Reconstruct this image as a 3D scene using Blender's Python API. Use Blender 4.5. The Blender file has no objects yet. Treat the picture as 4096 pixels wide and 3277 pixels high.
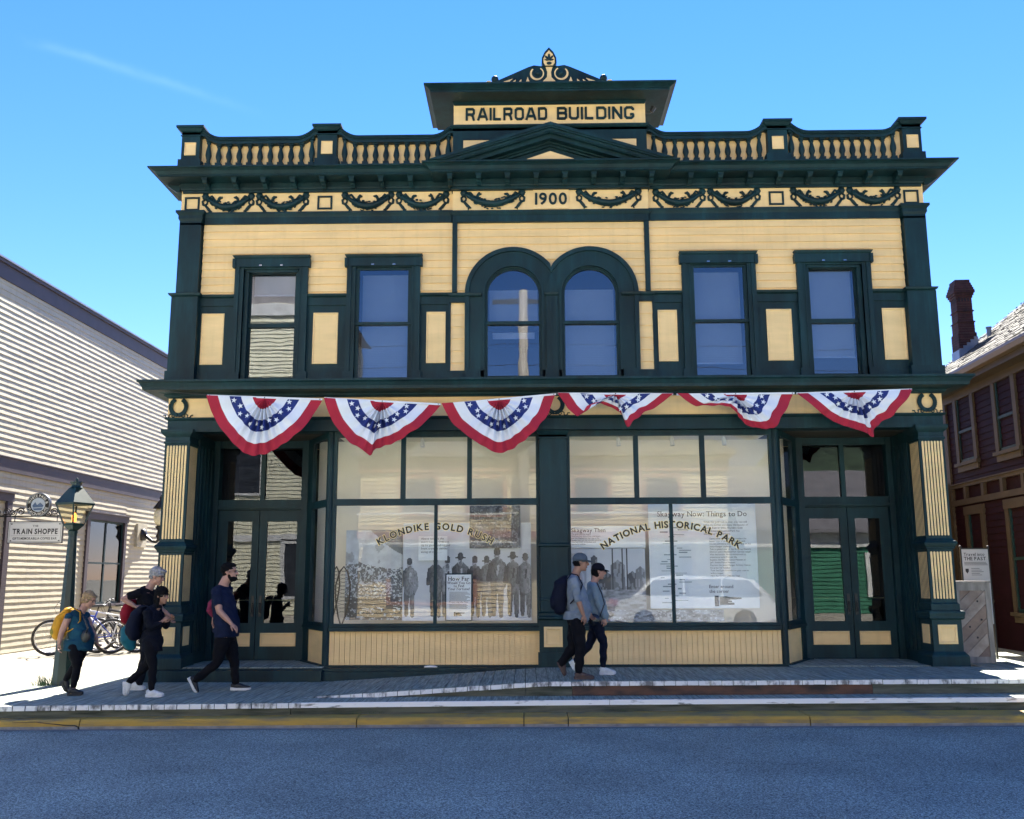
import bpy, math, random
import numpy as np
from mathutils import Vector, Matrix
PI = math.pi; R = math.radians
random.seed(7)
scn = bpy.context.scene
COL = scn.collection

# ------------------------------------------------------------ camera
cam_d = bpy.data.cameras.new('camera'); cam = bpy.data.objects.new('camera', cam_d); COL.objects.link(cam)
scn.camera = cam
cam_d.sensor_width = 36.0; cam_d.lens = 33.4; cam_d.clip_end = 6000; cam_d.clip_start = 0.05
_p, _y, _r = R(9.985), R(-0.867), R(-0.237)
_f = Vector((math.sin(_y)*math.cos(_p), math.cos(_y)*math.cos(_p), math.sin(_p)))
_rt = Vector((math.cos(_y), -math.sin(_y), 0)); _up = _rt.cross(_f)
_rt2 = _rt*math.cos(_r)+_up*math.sin(_r); _up2 = -_rt*math.sin(_r)+_up*math.cos(_r)
cam.matrix_world = Matrix(((_rt2.x, _up2.x, -_f.x, 0), (_rt2.y, _up2.y, -_f.y, -14.2), (_rt2.z, _up2.z, -_f.z, 1.70), (0, 0, 0, 1)))
# ------------------------------------------------------------ sky and sun
SUN_EL, SUN_AZ = R(49), R(9)          # the sun stands behind the building, a little to the right
world = bpy.data.worlds.new('World'); scn.world = world; world.use_nodes = True
wn = world.node_tree.nodes; wl = world.node_tree.links
bg = wn['Background']; sky = wn.new('ShaderNodeTexSky'); sky.sky_type = 'NISHITA'; sky.sun_disc = False
sky.sun_elevation = SUN_EL; sky.sun_rotation = SUN_AZ; sky.altitude = 10; sky.air_density = 1.0; sky.dust_density = 0.0; sky.ozone_density = 4.0
whs = wn.new('ShaderNodeHueSaturation'); whs.inputs['Saturation'].default_value = 1.27; wl.new(sky.outputs[0], whs.inputs['Color'])
wtn = wn.new('ShaderNodeMixRGB'); wtn.blend_type = 'MULTIPLY'; wtn.inputs[0].default_value = 1; wtn.inputs[2].default_value = (1.0, 0.81, 1.0, 1); wl.new(whs.outputs[0], wtn.inputs[1])
# a faint streak of cirrus high on the left: near the great circle with normal NC, between two directions
wt = wn.new('ShaderNodeTexCoord')
def wmath(op, a, b=None, c=None):
    n_ = wn.new('ShaderNodeMath'); n_.operation = op
    for i_, q in enumerate((a, b, c)):
        if q is None: continue
        if isinstance(q, (int, float)): n_.inputs[i_].default_value = q
        else: wl.new(q, n_.inputs[i_])
    return n_.outputs[0]
def wdot(v):
    n_ = wn.new('ShaderNodeVectorMath'); n_.operation = 'DOT_PRODUCT'; n_.inputs[1].default_value = v; wl.new(wt.outputs['Generated'], n_.inputs[0]); return n_.outputs['Value']
wz = wn.new('ShaderNodeTexNoise'); wz.inputs['Scale'].default_value = 9; wz.inputs['Detail'].default_value = 5; wl.new(wt.outputs['Generated'], wz.inputs['Vector'])
dn = wmath('ADD', wdot((-.3003, .3679, -.8801)), wmath('MULTIPLY', wmath('SUBTRACT', wz.outputs[0], .5), .022))
band = wmath('POWER', 2.718, wmath('MULTIPLY', wmath('MULTIPLY', dn, dn), -1/(.0045**2)))
al = wmath('SUBTRACT', wdot((-.3943, .8043, .4691)), .9965); al = wmath('MULTIPLY', al, 1/.0035); al = wmath('MAXIMUM', al, 0)
cl_ = wmath('MULTIPLY', wmath('MULTIPLY', wmath('MULTIPLY', band, al), wmath('MAXIMUM', wmath('MULTIPLY', wmath('SUBTRACT', wz.outputs[0], .40), 4.0), 0)), .015)
wmix = wn.new('ShaderNodeMixRGB'); wmix.inputs[2].default_value = (6.0, 8.0, 9.5, 1); wl.new(cl_, wmix.inputs[0]); wl.new(wtn.outputs[0], wmix.inputs[1])
wl.new(wmix.outputs[0], bg.inputs[0]); bg.inputs[1].default_value = 0.05
sun_d = bpy.data.lights.new('sun', 'SUN'); sun_d.energy = 5.0; sun_d.angle = R(0.5); sun_d.color = (1.0, 0.94, 0.85)
sun = bpy.data.objects.new('sun', sun_d); COL.objects.link(sun)
_s = Vector((math.sin(SUN_AZ)*math.cos(SUN_EL), math.cos(SUN_AZ)*math.cos(SUN_EL), math.sin(SUN_EL)))
sun.rotation_euler = _s.to_track_quat('Z', 'Y').to_euler(); sun.location = (0, 20, 30)
scn.view_settings.view_transform = 'Standard'; scn.view_settings.look = 'None'
scn.view_settings.gamma = 1; scn.view_settings.exposure = 2.6; scn.view_settings.use_curve_mapping = False

# ------------------------------------------------------------ materials
def mat(name, col, rough=0.6, metal=0.0, var=0.12, vscale=3.0, bump=0.0, bscale=60.0, stretch=(1, 1, 1), spec=0.5, col2=None, detail=6, thresh=None, coat=0, emis=None, streak=0):
    m = bpy.data.materials.new(name); m.use_nodes = True
    n = m.node_tree.nodes; l = m.node_tree.links; b = n['Principled BSDF']
    b.inputs['Roughness'].default_value = rough; b.inputs['Metallic'].default_value = metal
    b.inputs['Specular IOR Level'].default_value = spec; b.inputs['Coat Weight'].default_value = coat
    tc = n.new('ShaderNodeTexCoord'); mp = n.new('ShaderNodeMapping'); mp.inputs['Scale'].default_value = stretch
    l.new(tc.outputs['Object'], mp.inputs['Vector'])
    nz = n.new('ShaderNodeTexNoise'); nz.inputs['Scale'].default_value = vscale; nz.inputs['Detail'].default_value = detail; nz.inputs['Roughness'].default_value = 0.6
    l.new(mp.outputs[0], nz.inputs['Vector'])
    rp = n.new('ShaderNodeValToRGB')
    c = Vector(col[:3]); d = Vector(col2[:3]) if col2 else c*(1-2*var)
    e = c*(1+var) if not col2 else c
    t = thresh or (0.3, 0.7)
    rp.color_ramp.elements[0].position = t[0]; rp.color_ramp.elements[1].position = t[1]
    rp.color_ramp.elements[0].color = (*d, 1); rp.color_ramp.elements[1].color = (*e, 1)
    l.new(nz.outputs[0], rp.inputs[0])
    if streak:                                       # rain streaks and fading down the boards
        m2 = n.new('ShaderNodeMapping'); m2.inputs['Scale'].default_value = (11, 11, .9); l.new(tc.outputs['Object'], m2.inputs['Vector'])
        s2 = n.new('ShaderNodeTexNoise'); s2.inputs['Scale'].default_value = 1.0; s2.inputs['Detail'].default_value = 7; s2.inputs['Roughness'].default_value = .65; l.new(m2.outputs[0], s2.inputs['Vector'])
        mr = n.new('ShaderNodeMapRange'); mr.inputs[1].default_value = .50; mr.inputs[2].default_value = .78; mr.inputs[3].default_value = 1.0; mr.inputs[4].default_value = 1-streak; l.new(s2.outputs[0], mr.inputs[0])
        sc = n.new('ShaderNodeVectorMath'); sc.operation = 'SCALE'; l.new(rp.outputs[0], sc.inputs[0]); l.new(mr.outputs[0], sc.inputs['Scale']); l.new(sc.outputs[0], b.inputs['Base Color'])
    else: l.new(rp.outputs[0], b.inputs['Base Color'])
    if bump:
        n2 = n.new('ShaderNodeTexNoise'); n2.inputs['Scale'].default_value = bscale; n2.inputs['Detail'].default_value = 4
        l.new(mp.outputs[0], n2.inputs['Vector'])
        bp = n.new('ShaderNodeBump'); bp.inputs['Strength'].default_value = bump; bp.inputs['Distance'].default_value = 0.01
        l.new(n2.outputs[0], bp.inputs['Height']); l.new(bp.outputs[0], b.inputs['Normal'])
    if emis:
        b.inputs['Emission Color'].default_value = (*emis[:3], 1); b.inputs['Emission Strength'].default_value = emis[3]
    return m
M = {}
M['green'] = mat('dark teal paint', (0.0045, 0.027, 0.032), 0.55, streak=-.7, var=0.28, vscale=2.0, bump=0.2, bscale=25, stretch=(1, 1, 0.4), spec=0.28)
M['yellow'] = mat('cream yellow paint', (0.87, 0.60, 0.275), 0.6, var=0.07, vscale=2.2, bump=0.2, streak=.10, bscale=40, stretch=(0.4, 1, 2))
M['glass_r'] = None
M['white'] = mat('white paint', (0.78, 0.76, 0.70), 0.6, var=0.06, vscale=4)
M['siding_w'] = mat('weathered ivory clapboard paint', (0.43, 0.395, 0.30), 0.65, streak=.22, var=0.08, vscale=2, bump=0.35, bscale=30, stretch=(1, 0.25, 3))
M['purple'] = mat('plum grey trim paint', (0.040, 0.027, 0.036), 0.6, var=0.12)
M['maroon'] = mat('maroon clapboard paint', (0.014, 0.0035, 0.008), 0.7, var=0.15, bump=0.2, bscale=30, spec=0.12)
M['tan'] = mat('tan trim paint', (0.062, 0.050, 0.036), 0.6, var=0.1, spec=0.2)
M['black'] = mat('black metal', (0.012, 0.012, 0.014), 0.4, var=0.1)
M['chrome'] = mat('bright metal', (0.6, 0.6, 0.62), 0.25, metal=1.0, var=0.05)
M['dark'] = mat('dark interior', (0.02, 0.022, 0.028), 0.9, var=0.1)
M['cream_in'] = mat('cream interior wall', (0.86, 0.78, 0.64), 0.8, var=0.03, vscale=1)
M['blind'] = mat('grey blind slats', (0.30, 0.30, 0.36), 0.5, var=0.03)
M['gold'] = mat('gold leaf', (1.0, 0.80, 0.32), 0.5, metal=0.0, var=0.05)
M['ink'] = mat('black ink', (0.015, 0.015, 0.018), 0.6, var=0.05)
M['paper'] = mat('printed white panel', (0.80, 0.84, 0.82), 0.5, var=0.03)
M['deck'] = mat('grey weathered decking', (0.285, 0.32, 0.26), 0.8, var=0.35, vscale=5, bump=0.4, bscale=25, stretch=(9, 0.5, 3), detail=8)
M['deck_end'] = mat('worn white board ends', (0.72, 0.72, 0.70), 0.8, vscale=9, stretch=(1, 1, 0.6), col2=(0.16, 0.16, 0.16), thresh=(0.36, 0.50), detail=8)
M['plank_edge'] = mat('worn white plank edge', (0.80, 0.80, 0.78), 0.8, vscale=7, stretch=(0.6, 1, 3), col2=(0.22, 0.22, 0.21), thresh=(0.34, 0.44), detail=9)
M['riser'] = mat('damp grey riser board', (0.11, 0.115, 0.09), 0.85, vscale=4, stretch=(0.4, 1, 4), col2=(0.022, 0.030, 0.020), thresh=(0.32, 0.62), detail=8)
M['riser_red'] = mat('reddish cedar board', (0.12, 0.060, 0.040), 0.85, vscale=5, stretch=(0.5, 1, 1.4), col2=(0.03, 0.026, 0.024), thresh=(0.35, 0.6), detail=8)
M['kerb'] = mat('worn yellow kerb paint', (0.42, 0.26, 0.045), 0.8, vscale=2.6, stretch=(0.8, 1, 7), col2=(0.20, 0.15, 0.07), thresh=(0.34, 0.56), detail=9, bump=0.4, bscale=30)
M['kerb_conc'] = mat('bare kerb concrete', (0.22, 0.22, 0.22), 0.9, var=0.2, vscale=8, bump=0.3)
M['concrete'] = mat('pale concrete', (0.19, 0.175, 0.14), 0.9, var=0.12, vscale=2.0, bump=0.25, bscale=50, detail=9)
M['brick'] = mat('red chimney brick', (0.060, 0.021, 0.020), 0.85, var=0.3, vscale=6, bump=0.5, bscale=40)
M['galv'] = mat('galvanised sheet', (0.22, 0.24, 0.28), 0.45, metal=0.5, var=0.1)
M['oldwood'] = mat('silvered pallet wood', (0.36, 0.29, 0.24), 0.85, vscale=5, stretch=(1, 1, 1), col2=(0.15, 0.12, 0.11), thresh=(0.3, 0.68), bump=0.4, bscale=30, detail=8)
M['gutter'] = mat('tan gutter metal', (0.13, 0.095, 0.065), 0.5, var=0.1)
M['grass'] = mat('grass blades', (0.05, 0.10, 0.03), 0.7, var=0.3)
M['red_l'] = mat('red lens', (0.4, 0.01, 0.01), 0.3)

def road_mat():
    m = bpy.data.materials.new('asphalt'); m.use_nodes = True
    n = m.node_tree.nodes; l = m.node_tree.links; b = n['Principled BSDF']; b.inputs['Roughness'].default_value = 0.78
    tc = n.new('ShaderNodeTexCoord')
    v = n.new('ShaderNodeTexVoronoi'); v.inputs['Scale'].default_value = 110; l.new(tc.outputs['Object'], v.inputs['Vector'])
    nz = n.new('ShaderNodeTexNoise'); nz.inputs['Scale'].default_value = 45; nz.inputs['Detail'].default_value = 5; l.new(tc.outputs['Object'], nz.inputs['Vector'])
    n2 = n.new('ShaderNodeTexNoise'); n2.inputs['Scale'].default_value = 0.9; n2.inputs['Detail'].default_value = 7; l.new(tc.outputs['Object'], n2.inputs['Vector'])
    rp = n.new('ShaderNodeValToRGB'); rp.color_ramp.elements[0].color = (0.062, 0.080, 0.078, 1); rp.color_ramp.elements[1].color = (0.39, 0.48, 0.435, 1)
    rp.color_ramp.elements[0].position = 0.36; rp.color_ramp.elements[1].position = 0.66
    mx = n.new('ShaderNodeMixRGB'); mx.inputs[0].default_value = 0.5; l.new(v.outputs['Color'], mx.inputs[1]); l.new(nz.outputs[0], mx.inputs[2])
    bw = n.new('ShaderNodeRGBToBW'); l.new(mx.outputs[0], bw.inputs[0]); l.new(bw.outputs[0], rp.inputs[0])
    r2 = n.new('ShaderNodeMapRange'); r2.inputs[1].default_value = 0.3; r2.inputs[2].default_value = 0.7; r2.inputs[3].default_value = 0.80; r2.inputs[4].default_value = 1.18; l.new(n2.outputs[0], r2.inputs[0])
    mu = n.new('ShaderNodeVectorMath'); mu.operation = 'SCALE'; l.new(rp.outputs[0], mu.inputs[0]); l.new(r2.outputs[0], mu.inputs['Scale'])
    l.new(mu.outputs[0], b.inputs['Base Color'])
    bp = n.new('ShaderNodeBump'); bp.inputs['Strength'].default_value = 0.7; bp.inputs['Distance'].default_value = 0.012
    l.new(bw.outputs[0], bp.inputs['Height']); l.new(bp.outputs[0], b.inputs['Normal'])
    return m
M['asphalt'] = road_mat()

def glass_mat(name, tint=(0.9, 0.95, 0.95), boost=1.6, wave=0.02, wscale=2.5, base=0.03):
    m = bpy.data.materials.new(name); m.use_nodes = True
    n = m.node_tree.nodes; l = m.node_tree.links
    for x in list(n): n.remove(x)
    out = n.new('ShaderNodeOutputMaterial'); mix = n.new('ShaderNodeMixShader'); tr = n.new('ShaderNodeBsdfTransparent'); gl = n.new('ShaderNodeBsdfGlossy')
    tr.inputs[0].default_value = (*tint, 1); gl.inputs['Roughness'].default_value = 0.0
    ge = n.new('ShaderNodeNewGeometry'); dt = n.new('ShaderNodeVectorMath'); dt.operation = 'DOT_PRODUCT'; l.new(ge.outputs['Normal'], dt.inputs[0]); l.new(ge.outputs['Incoming'], dt.inputs[1])
    ab = n.new('ShaderNodeMath'); ab.operation = 'ABSOLUTE'; l.new(dt.outputs['Value'], ab.inputs[0])
    om = n.new('ShaderNodeMath'); om.operation = 'SUBTRACT'; om.inputs[0].default_value = 1; l.new(ab.outputs[0], om.inputs[1])
    pw = n.new('ShaderNodeMath'); pw.operation = 'POWER'; pw.inputs[1].default_value = 5; l.new(om.outputs[0], pw.inputs[0])
    fr = n.new('ShaderNodeMath'); fr.operation = 'MULTIPLY_ADD'; fr.inputs[1].default_value = .96; fr.inputs[2].default_value = .04; l.new(pw.outputs[0], fr.inputs[0])
    ma = n.new('ShaderNodeMath'); ma.operation = 'MULTIPLY_ADD'; ma.inputs[1].default_value = boost; ma.inputs[2].default_value = base; ma.use_clamp = True
    tc = n.new('ShaderNodeTexCoord'); nz = n.new('ShaderNodeTexNoise'); nz.inputs['Scale'].default_value = wscale; nz.inputs['Detail'].default_value = 2
    bp = n.new('ShaderNodeBump'); bp.inputs['Strength'].default_value = 1.0; bp.inputs['Distance'].default_value = wave
    l.new(tc.outputs['Object'], nz.inputs['Vector']); l.new(nz.outputs[0], bp.inputs['Height']); l.new(bp.outputs[0], gl.inputs['Normal'])
    l.new(fr.outputs[0], ma.inputs[0]); l.new(ma.outputs[0], mix.inputs[0]); l.new(tr.outputs[0], mix.inputs[1]); l.new(gl.outputs[0], mix.inputs[2])
    l.new(mix.outputs[0], out.inputs[0])
    return m
M['glass'] = glass_mat('shop window glass', tint=(.985, .99, .99), boost=0.7, wave=0.0009, wscale=1.3, base=0.0)
M['glass_up'] = glass_mat('upper window glass', tint=(.80, .86, .92), boost=1.5, wave=0.0010, wscale=1.3, base=0.035)
M['glass_dk'] = glass_mat('dark door glass', tint=(0.5, 0.55, 0.6), boost=1.0, wave=0.0007, wscale=1.4, base=0.02)
M['glass_lamp'] = glass_mat('lantern glass', tint=(0.95, 0.93, 0.85), boost=1.0, wave=0.0, base=0.0)

def fabric(name, col, rough=0.9, bump=0.3, var=0.12):
    return mat(name, col, rough, var=var, vscale=7, bump=bump, bscale=14, spec=0.2)
def attr_mat(name, rough=0.5):
    m = bpy.data.materials.new(name); m.use_nodes = True
    n = m.node_tree.nodes; l = m.node_tree.links
    a = n.new('ShaderNodeVertexColor'); a.layer_name = 'print'; l.new(a.outputs[0], n['Principled BSDF'].inputs['Base Color'])
    n['Principled BSDF'].inputs['Roughness'].default_value = rough
    return m
M['print'] = attr_mat('printed photograph')

# ------------------------------------------------------------ mesh helpers
class MB:
    def __init__(s): s.v = []; s.f = []; s.m = []; s.mi = 0; s.sm = []; s.smooth = False
    def add(s, vs, fs, mi=None):
        o = len(s.v); s.v.extend([tuple(v) for v in vs]); k = s.mi if mi is None else mi
        for f in fs: s.f.append(tuple(i+o for i in f)); s.m.append(k); s.sm.append(s.smooth)
    def box(s, x0, x1, y0, y1, z0, z1, mi=None):
        vs = [(x0, y0, z0), (x1, y0, z0), (x1, y1, z0), (x0, y1, z0), (x0, y0, z1), (x1, y0, z1), (x1, y1, z1), (x0, y1, z1)]
        s.add(vs, [(0, 3, 2, 1), (4, 5, 6, 7), (0, 1, 5, 4), (1, 2, 6, 5), (2, 3, 7, 6), (3, 0, 4, 7)], mi)
    def hexa(s, vs, mi=None):
        s.add(vs, [(0, 3, 2, 1), (4, 5, 6, 7), (0, 1, 5, 4), (1, 2, 6, 5), (2, 3, 7, 6), (3, 0, 4, 7)], mi)
    def quad(s, a, b, c, d, mi=None): s.add([a, b, c, d], [(0, 1, 2, 3)], mi)
    def prism(s, poly, y0, y1, mi=None, ax='y'):           # poly in (x, z) pushed from y0 to y1
        n = len(poly)
        def P(p, t): return (p[0], t, p[1]) if ax == 'y' else ((t, p[0], p[1]) if ax == 'x' else (p[0], p[1], t))
        vs = [P(p, y0) for p in poly]+[P(p, y1) for p in poly]
        s.add(vs, [tuple(range(n)), tuple(range(2*n-1, n-1, -1))]+[(i, i+n, (i+1) % n+n, (i+1) % n) for i in range(n)], mi)
    def ring(s, prof, x0, x1, y0, y1, mi=None):            # rectangular mould: prof = [(offset, z)...]
        n = len(prof); vs = []
        for d, z in prof: vs += [(x0-d, y0-d, z), (x1+d, y0-d, z), (x1+d, y1+d, z), (x0-d, y1+d, z)]
        fs = [(3, 2, 1, 0)]
        for i in range(n-1):
            for k in range(4): fs.append((4*i+k, 4*i+(k+1) % 4, 4*i+4+(k+1) % 4, 4*i+4+k))
        fs.append(tuple(4*(n-1)+k for k in range(4)))
        s.add(vs, fs, mi)
    def tube(s, pts, r, n=8, mi=None, lat=None, ry=None, cap=True):    # swept tube; r may be a list
        P = [Vector(p) for p in pts]; m = len(P); rr = r if hasattr(r, '__len__') else [r]*m
        r2 = ry if ry is not None else rr; r2 = r2 if hasattr(r2, '__len__') else [r2]*m
        vs = []; prev = None
        for i in range(m):
            d = (P[min(i+1, m-1)]-P[max(i-1, 0)])
            d = d.normalized() if d.length > 1e-9 else Vector((0, 0, 1))
            if lat is not None: a = Vector(lat)
            else:
                a = prev if prev is not None else (Vector((0, 1, 0)) if abs(d.y) < 0.9 else Vector((1, 0, 0)))
            a = a-d*a.dot(d)
            if a.length < 1e-6: a = Vector((1, 0, 0))-d*d.x
            a.normalize(); b = d.cross(a); prev = a
            for k in range(n):
                t = 2*PI*k/n; vs.append(P[i]+a*(math.cos(t)*rr[i])+b*(math.sin(t)*r2[i]))
        fs = [(i*n+k, i*n+(k+1) % n, (i+1)*n+(k+1) % n, (i+1)*n+k) for i in range(m-1) for k in range(n)]
        if cap: fs += [tuple(range(n-1, -1, -1)), tuple((m-1)*n+k for k in range(n))]
        s.add(vs, fs, mi)
    def torus(s, c, R_, r, n=28, k=8, ax='y', mi=None, a0=0, a1=2*PI):
        closed = abs(a1-a0-2*PI) < 1e-6; cnt = n if closed else n+1; vs = []
        for i in range(cnt):
            t = a0+(a1-a0)*i/n
            for j in range(k):
                u = 2*PI*j/k; q = R_+r*math.cos(u); w = r*math.sin(u)
                p = (q*math.cos(t), w, q*math.sin(t)) if ax == 'y' else ((w, q*math.cos(t), q*math.sin(t)) if ax == 'x' else (q*math.cos(t), q*math.sin(t), w))
                vs.append((c[0]+p[0], c[1]+p[1], c[2]+p[2]))
        fs = []
        for i in range(n):
            i2 = (i+1) % cnt
            for j in range(k): fs.append((i*k+j, i*k+(j+1) % k, i2*k+(j+1) % k, i2*k+j))
        s.add(vs, fs, mi)
    def lathe(s, prof, c=(0, 0, 0), n=16, mi=None):        # prof = [(r, z)]
        vs = [];
        for r_, z in prof:
            for k in range(n): t = 2*PI*k/n; vs.append((c[0]+r_*math.cos(t), c[1]+r_*math.sin(t), c[2]+z))
        fs = [(i*n+k, i*n+(k+1) % n, (i+1)*n+(k+1) % n, (i+1)*n+k) for i in range(len(prof)-1) for k in range(n)]
        fs += [tuple(range(n-1, -1, -1)), tuple((len(prof)-1)*n+k for k in range(n))]
        s.add(vs, fs, mi)
    def ball(s, c, r, n=12, m=8, sc=(1, 1, 1), mi=None, rot=None):
        vs = []; fs = []
        for i in range(1, m):
            a = PI*i/m
            for k in range(n):
                t = 2*PI*k/n; vs.append(Vector((sc[0]*r*math.sin(a)*math.cos(t), sc[1]*r*math.sin(a)*math.sin(t), sc[2]*r*math.cos(a))))
        vs += [Vector((0, 0, sc[2]*r)), Vector((0, 0, -sc[2]*r))]; T = len(vs)-2
        if rot is not None: vs = [rot @ v for v in vs]
        vs = [v+Vector(c) for v in vs]
        for i in range(m-2):
            for k in range(n): fs.append((i*n+k, (i+1)*n+k, (i+1)*n+(k+1) % n, i*n+(k+1) % n))
        for k in range(n): fs.append((T, k, (k+1) % n)); fs.append((T+1, (m-2)*n+(k+1) % n, (m-2)*n+k))
        s.add(vs, fs, mi)
    def mesh(s, name, mats):
        me = bpy.data.meshes.new(name); me.from_pydata([tuple(v) for v in s.v], [], s.f)
        for x in (mats if isinstance(mats, (list, tuple)) else [mats]): me.materials.append(M[x] if isinstance(x, str) else x)
        me.polygons.foreach_set('material_index', s.m); me.polygons.foreach_set('use_smooth', s.sm); me.update()
        return me
    def build(s, name, mats, parent=None, loc=None, rz=0):
        o = bpy.data.objects.new(name, s.mesh(name, mats)); COL.objects.link(o)
        if parent is not None: o.parent = parent
        if loc is not None: o.location = loc
        if rz: o.rotation_euler.z = rz
        return o
def tag(o, label=None, cat=None, group=None, kind=None):
    if label: o['label'] = label
    if cat: o['category'] = cat
    if group: o['group'] = group
    if kind: o['kind'] = kind
    return o
def empty(name, loc=(0, 0, 0), rz=0, label=None, cat=None, group=None, parent=None):
    o = bpy.data.objects.new(name, None); COL.objects.link(o); o.location = loc; o.rotation_euler.z = rz; o.empty_display_size = 0.1
    if parent is not None: o.parent = parent
    return tag(o, label, cat, group)
KIDS = {}
def copy_tree(o, parent=None):
    c = o.copy(); COL.objects.link(c)
    if parent is not None: c.parent = parent
    for ch in list(o.children): copy_tree(ch, c)
    return c

# ------------------------------------------------------------ lettering
_gc = {}
def glyph(ch, bold=0.0):
    k = (ch, bold)
    if k not in _gc:
        cu = bpy.data.curves.new('t', 'FONT'); cu.body = ch; cu.size = 1; cu.offset = bold; cu.extrude = 0; cu.resolution_u = 3
        ob = bpy.data.objects.new('t', cu); COL.objects.link(ob); bpy.context.view_layer.update()
        me = bpy.data.meshes.new_from_object(ob.evaluated_get(bpy.context.evaluated_depsgraph_get()))
        vs = [tuple(v.co) for v in me.vertices]; fs = [tuple(p.vertices) for p in me.polygons]
        # boundary edges, for the side walls of raised letters
        ec = {}
        for f in fs:
            for i in range(len(f)):
                e = (f[i], f[(i+1) % len(f)]); kk = tuple(sorted(e)); ec.setdefault(kk, []).append(e)
        bd = [v[0] for v in ec.values() if len(v) == 1]
        x0 = min([v[0] for v in vs], default=0); x1 = max([v[0] for v in vs], default=0.25)
        _gc[k] = (vs, fs, bd, x0, x1)
        bpy.data.objects.remove(ob); bpy.data.curves.remove(cu); bpy.data.meshes.remove(me)
    return _gc[k]
def text_w(s, size, bold=0.0, gap=0.07, space=0.30, sx=1.0):
    w = 0
    for ch in s:
        if ch == ' ': w += space; continue
        g = glyph(ch, bold); w += g[4]-g[3]+gap
    return (w-gap)*size*sx
def put_text(mb, s, x, z, y, size, bold=0.0, mi=None, align='c', depth=0.0, gap=0.07, space=0.30, sx=1.0, fit=None, T=None, serif=False):
    """flat or raised letters on the plane y, facing -Y. depth > 0 gives side walls reaching back to y+depth."""
    if fit:
        w = text_w(s, size, bold, gap, space, 1.0); sx = fit/w
    w = text_w(s, size, bold, gap, space, sx)
    cx = x-w/2 if align == 'c' else (x if align == 'l' else x-w)
    for ch in s:
        if ch == ' ': cx += space*size*sx; continue
        vs, fs, bd, x0, x1 = glyph(ch, bold)
        P = [(cx+(v[0]-x0)*size*sx, y, z+v[1]*size) for v in vs]
        n = len(P)
        if T: P = [T(p) for p in P]
        if depth and not T:
            mb.add(P+[(p[0], p[1]+depth, p[2]) for p in P], list(fs)+[(b, a, a+n, b+n) for a, b in bd], mi)
        else: mb.add(P, fs, mi)
        if serif and ch not in 'OQCGSJ&.,:;·?0123456789-oceasg':
            zs = [v[1] for v in vs]; top = max(zs); bot = 0.0 if ch not in 'pqyj' else min(zs)
            for zl, sg in ((bot, 1),)+(((top, -1),) if ch not in 'Athfbdkilrmnpuvwxyzqj' or ch in 'bdhkl' else ()):
                xs_ = sorted(set(round(v[0], 3) for v in vs if abs(v[1]-zl) < .03)); o = []
                for q in xs_:
                    if o and q-o[-1][1] < .17: o[-1][1] = q
                    else: o.append([q, q])
                for a_, b_ in o:
                    if ch in 'TE FLZ' and b_-a_ > .25 and not (ch == 'T' and sg == 1): continue
                    mb.box(cx+(a_-.055-x0)*size*sx, cx+(b_+.055-x0)*size*sx, y-.0006, y+max(depth, .0003), z+(zl-(0 if sg == 1 else .045))*size, z+(zl+(.045 if sg == 1 else 0))*size, mi)
        cx += (x1-x0+gap)*size*sx
def arc_text(mb, s, cx, cz, rad, size, a_mid, y, bold=0.0, mi=None, gap=0.07, space=0.30, inside=False, depth=0.0, sx=1.0, span=None, ref=None, only=None):
    """letters along a circle; a_mid = angle (from +x) of the middle of the text. inside=True: reads along the bottom."""
    w = text_w(s, size, bold if ref is None else ref, gap, space, sx)
    if span: k = span*rad/w; gap = gap+(k-1)*w/size/sx/max(1, len(s)-1); w = text_w(s, size, bold, gap, space, sx)
    t = -w/2; wi = 0
    for ch in s:
        if ch == ' ': t += space*size*sx; wi += 1; continue
        vs, fs, bd, x0, x1 = glyph(ch, bold); cw = (x1-x0)*size*sx
        if ref is not None: g_ = glyph(ch, ref); cw = (g_[4]-g_[3])*size*sx
        a = a_mid-(t+cw/2)/rad if not inside else a_mid+(t+cw/2)/rad
        ca, sa = math.cos(a), math.sin(a)
        P = []
        for v in vs:
            lx = (v[0]-(x0+x1)/2)*size*sx; lz = v[1]*size
            if not inside: P.append((cx+ca*(rad+lz)+sa*lx, y, cz+sa*(rad+lz)-ca*lx))
            else: P.append((cx+ca*(rad-lz)-sa*lx, y, cz+sa*(rad-lz)+ca*lx))
        n = len(P)
        if only is not None and wi != only: t += cw+gap*size*sx; continue
        if depth: mb.add(P+[(p[0], p[1]+depth, p[2]) for p in P], list(fs)+[(b, a_, a_+n, b+n) for a_, b in bd], mi)
        else: mb.add(P, fs, mi)
        t += cw+gap*size*sx
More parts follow.
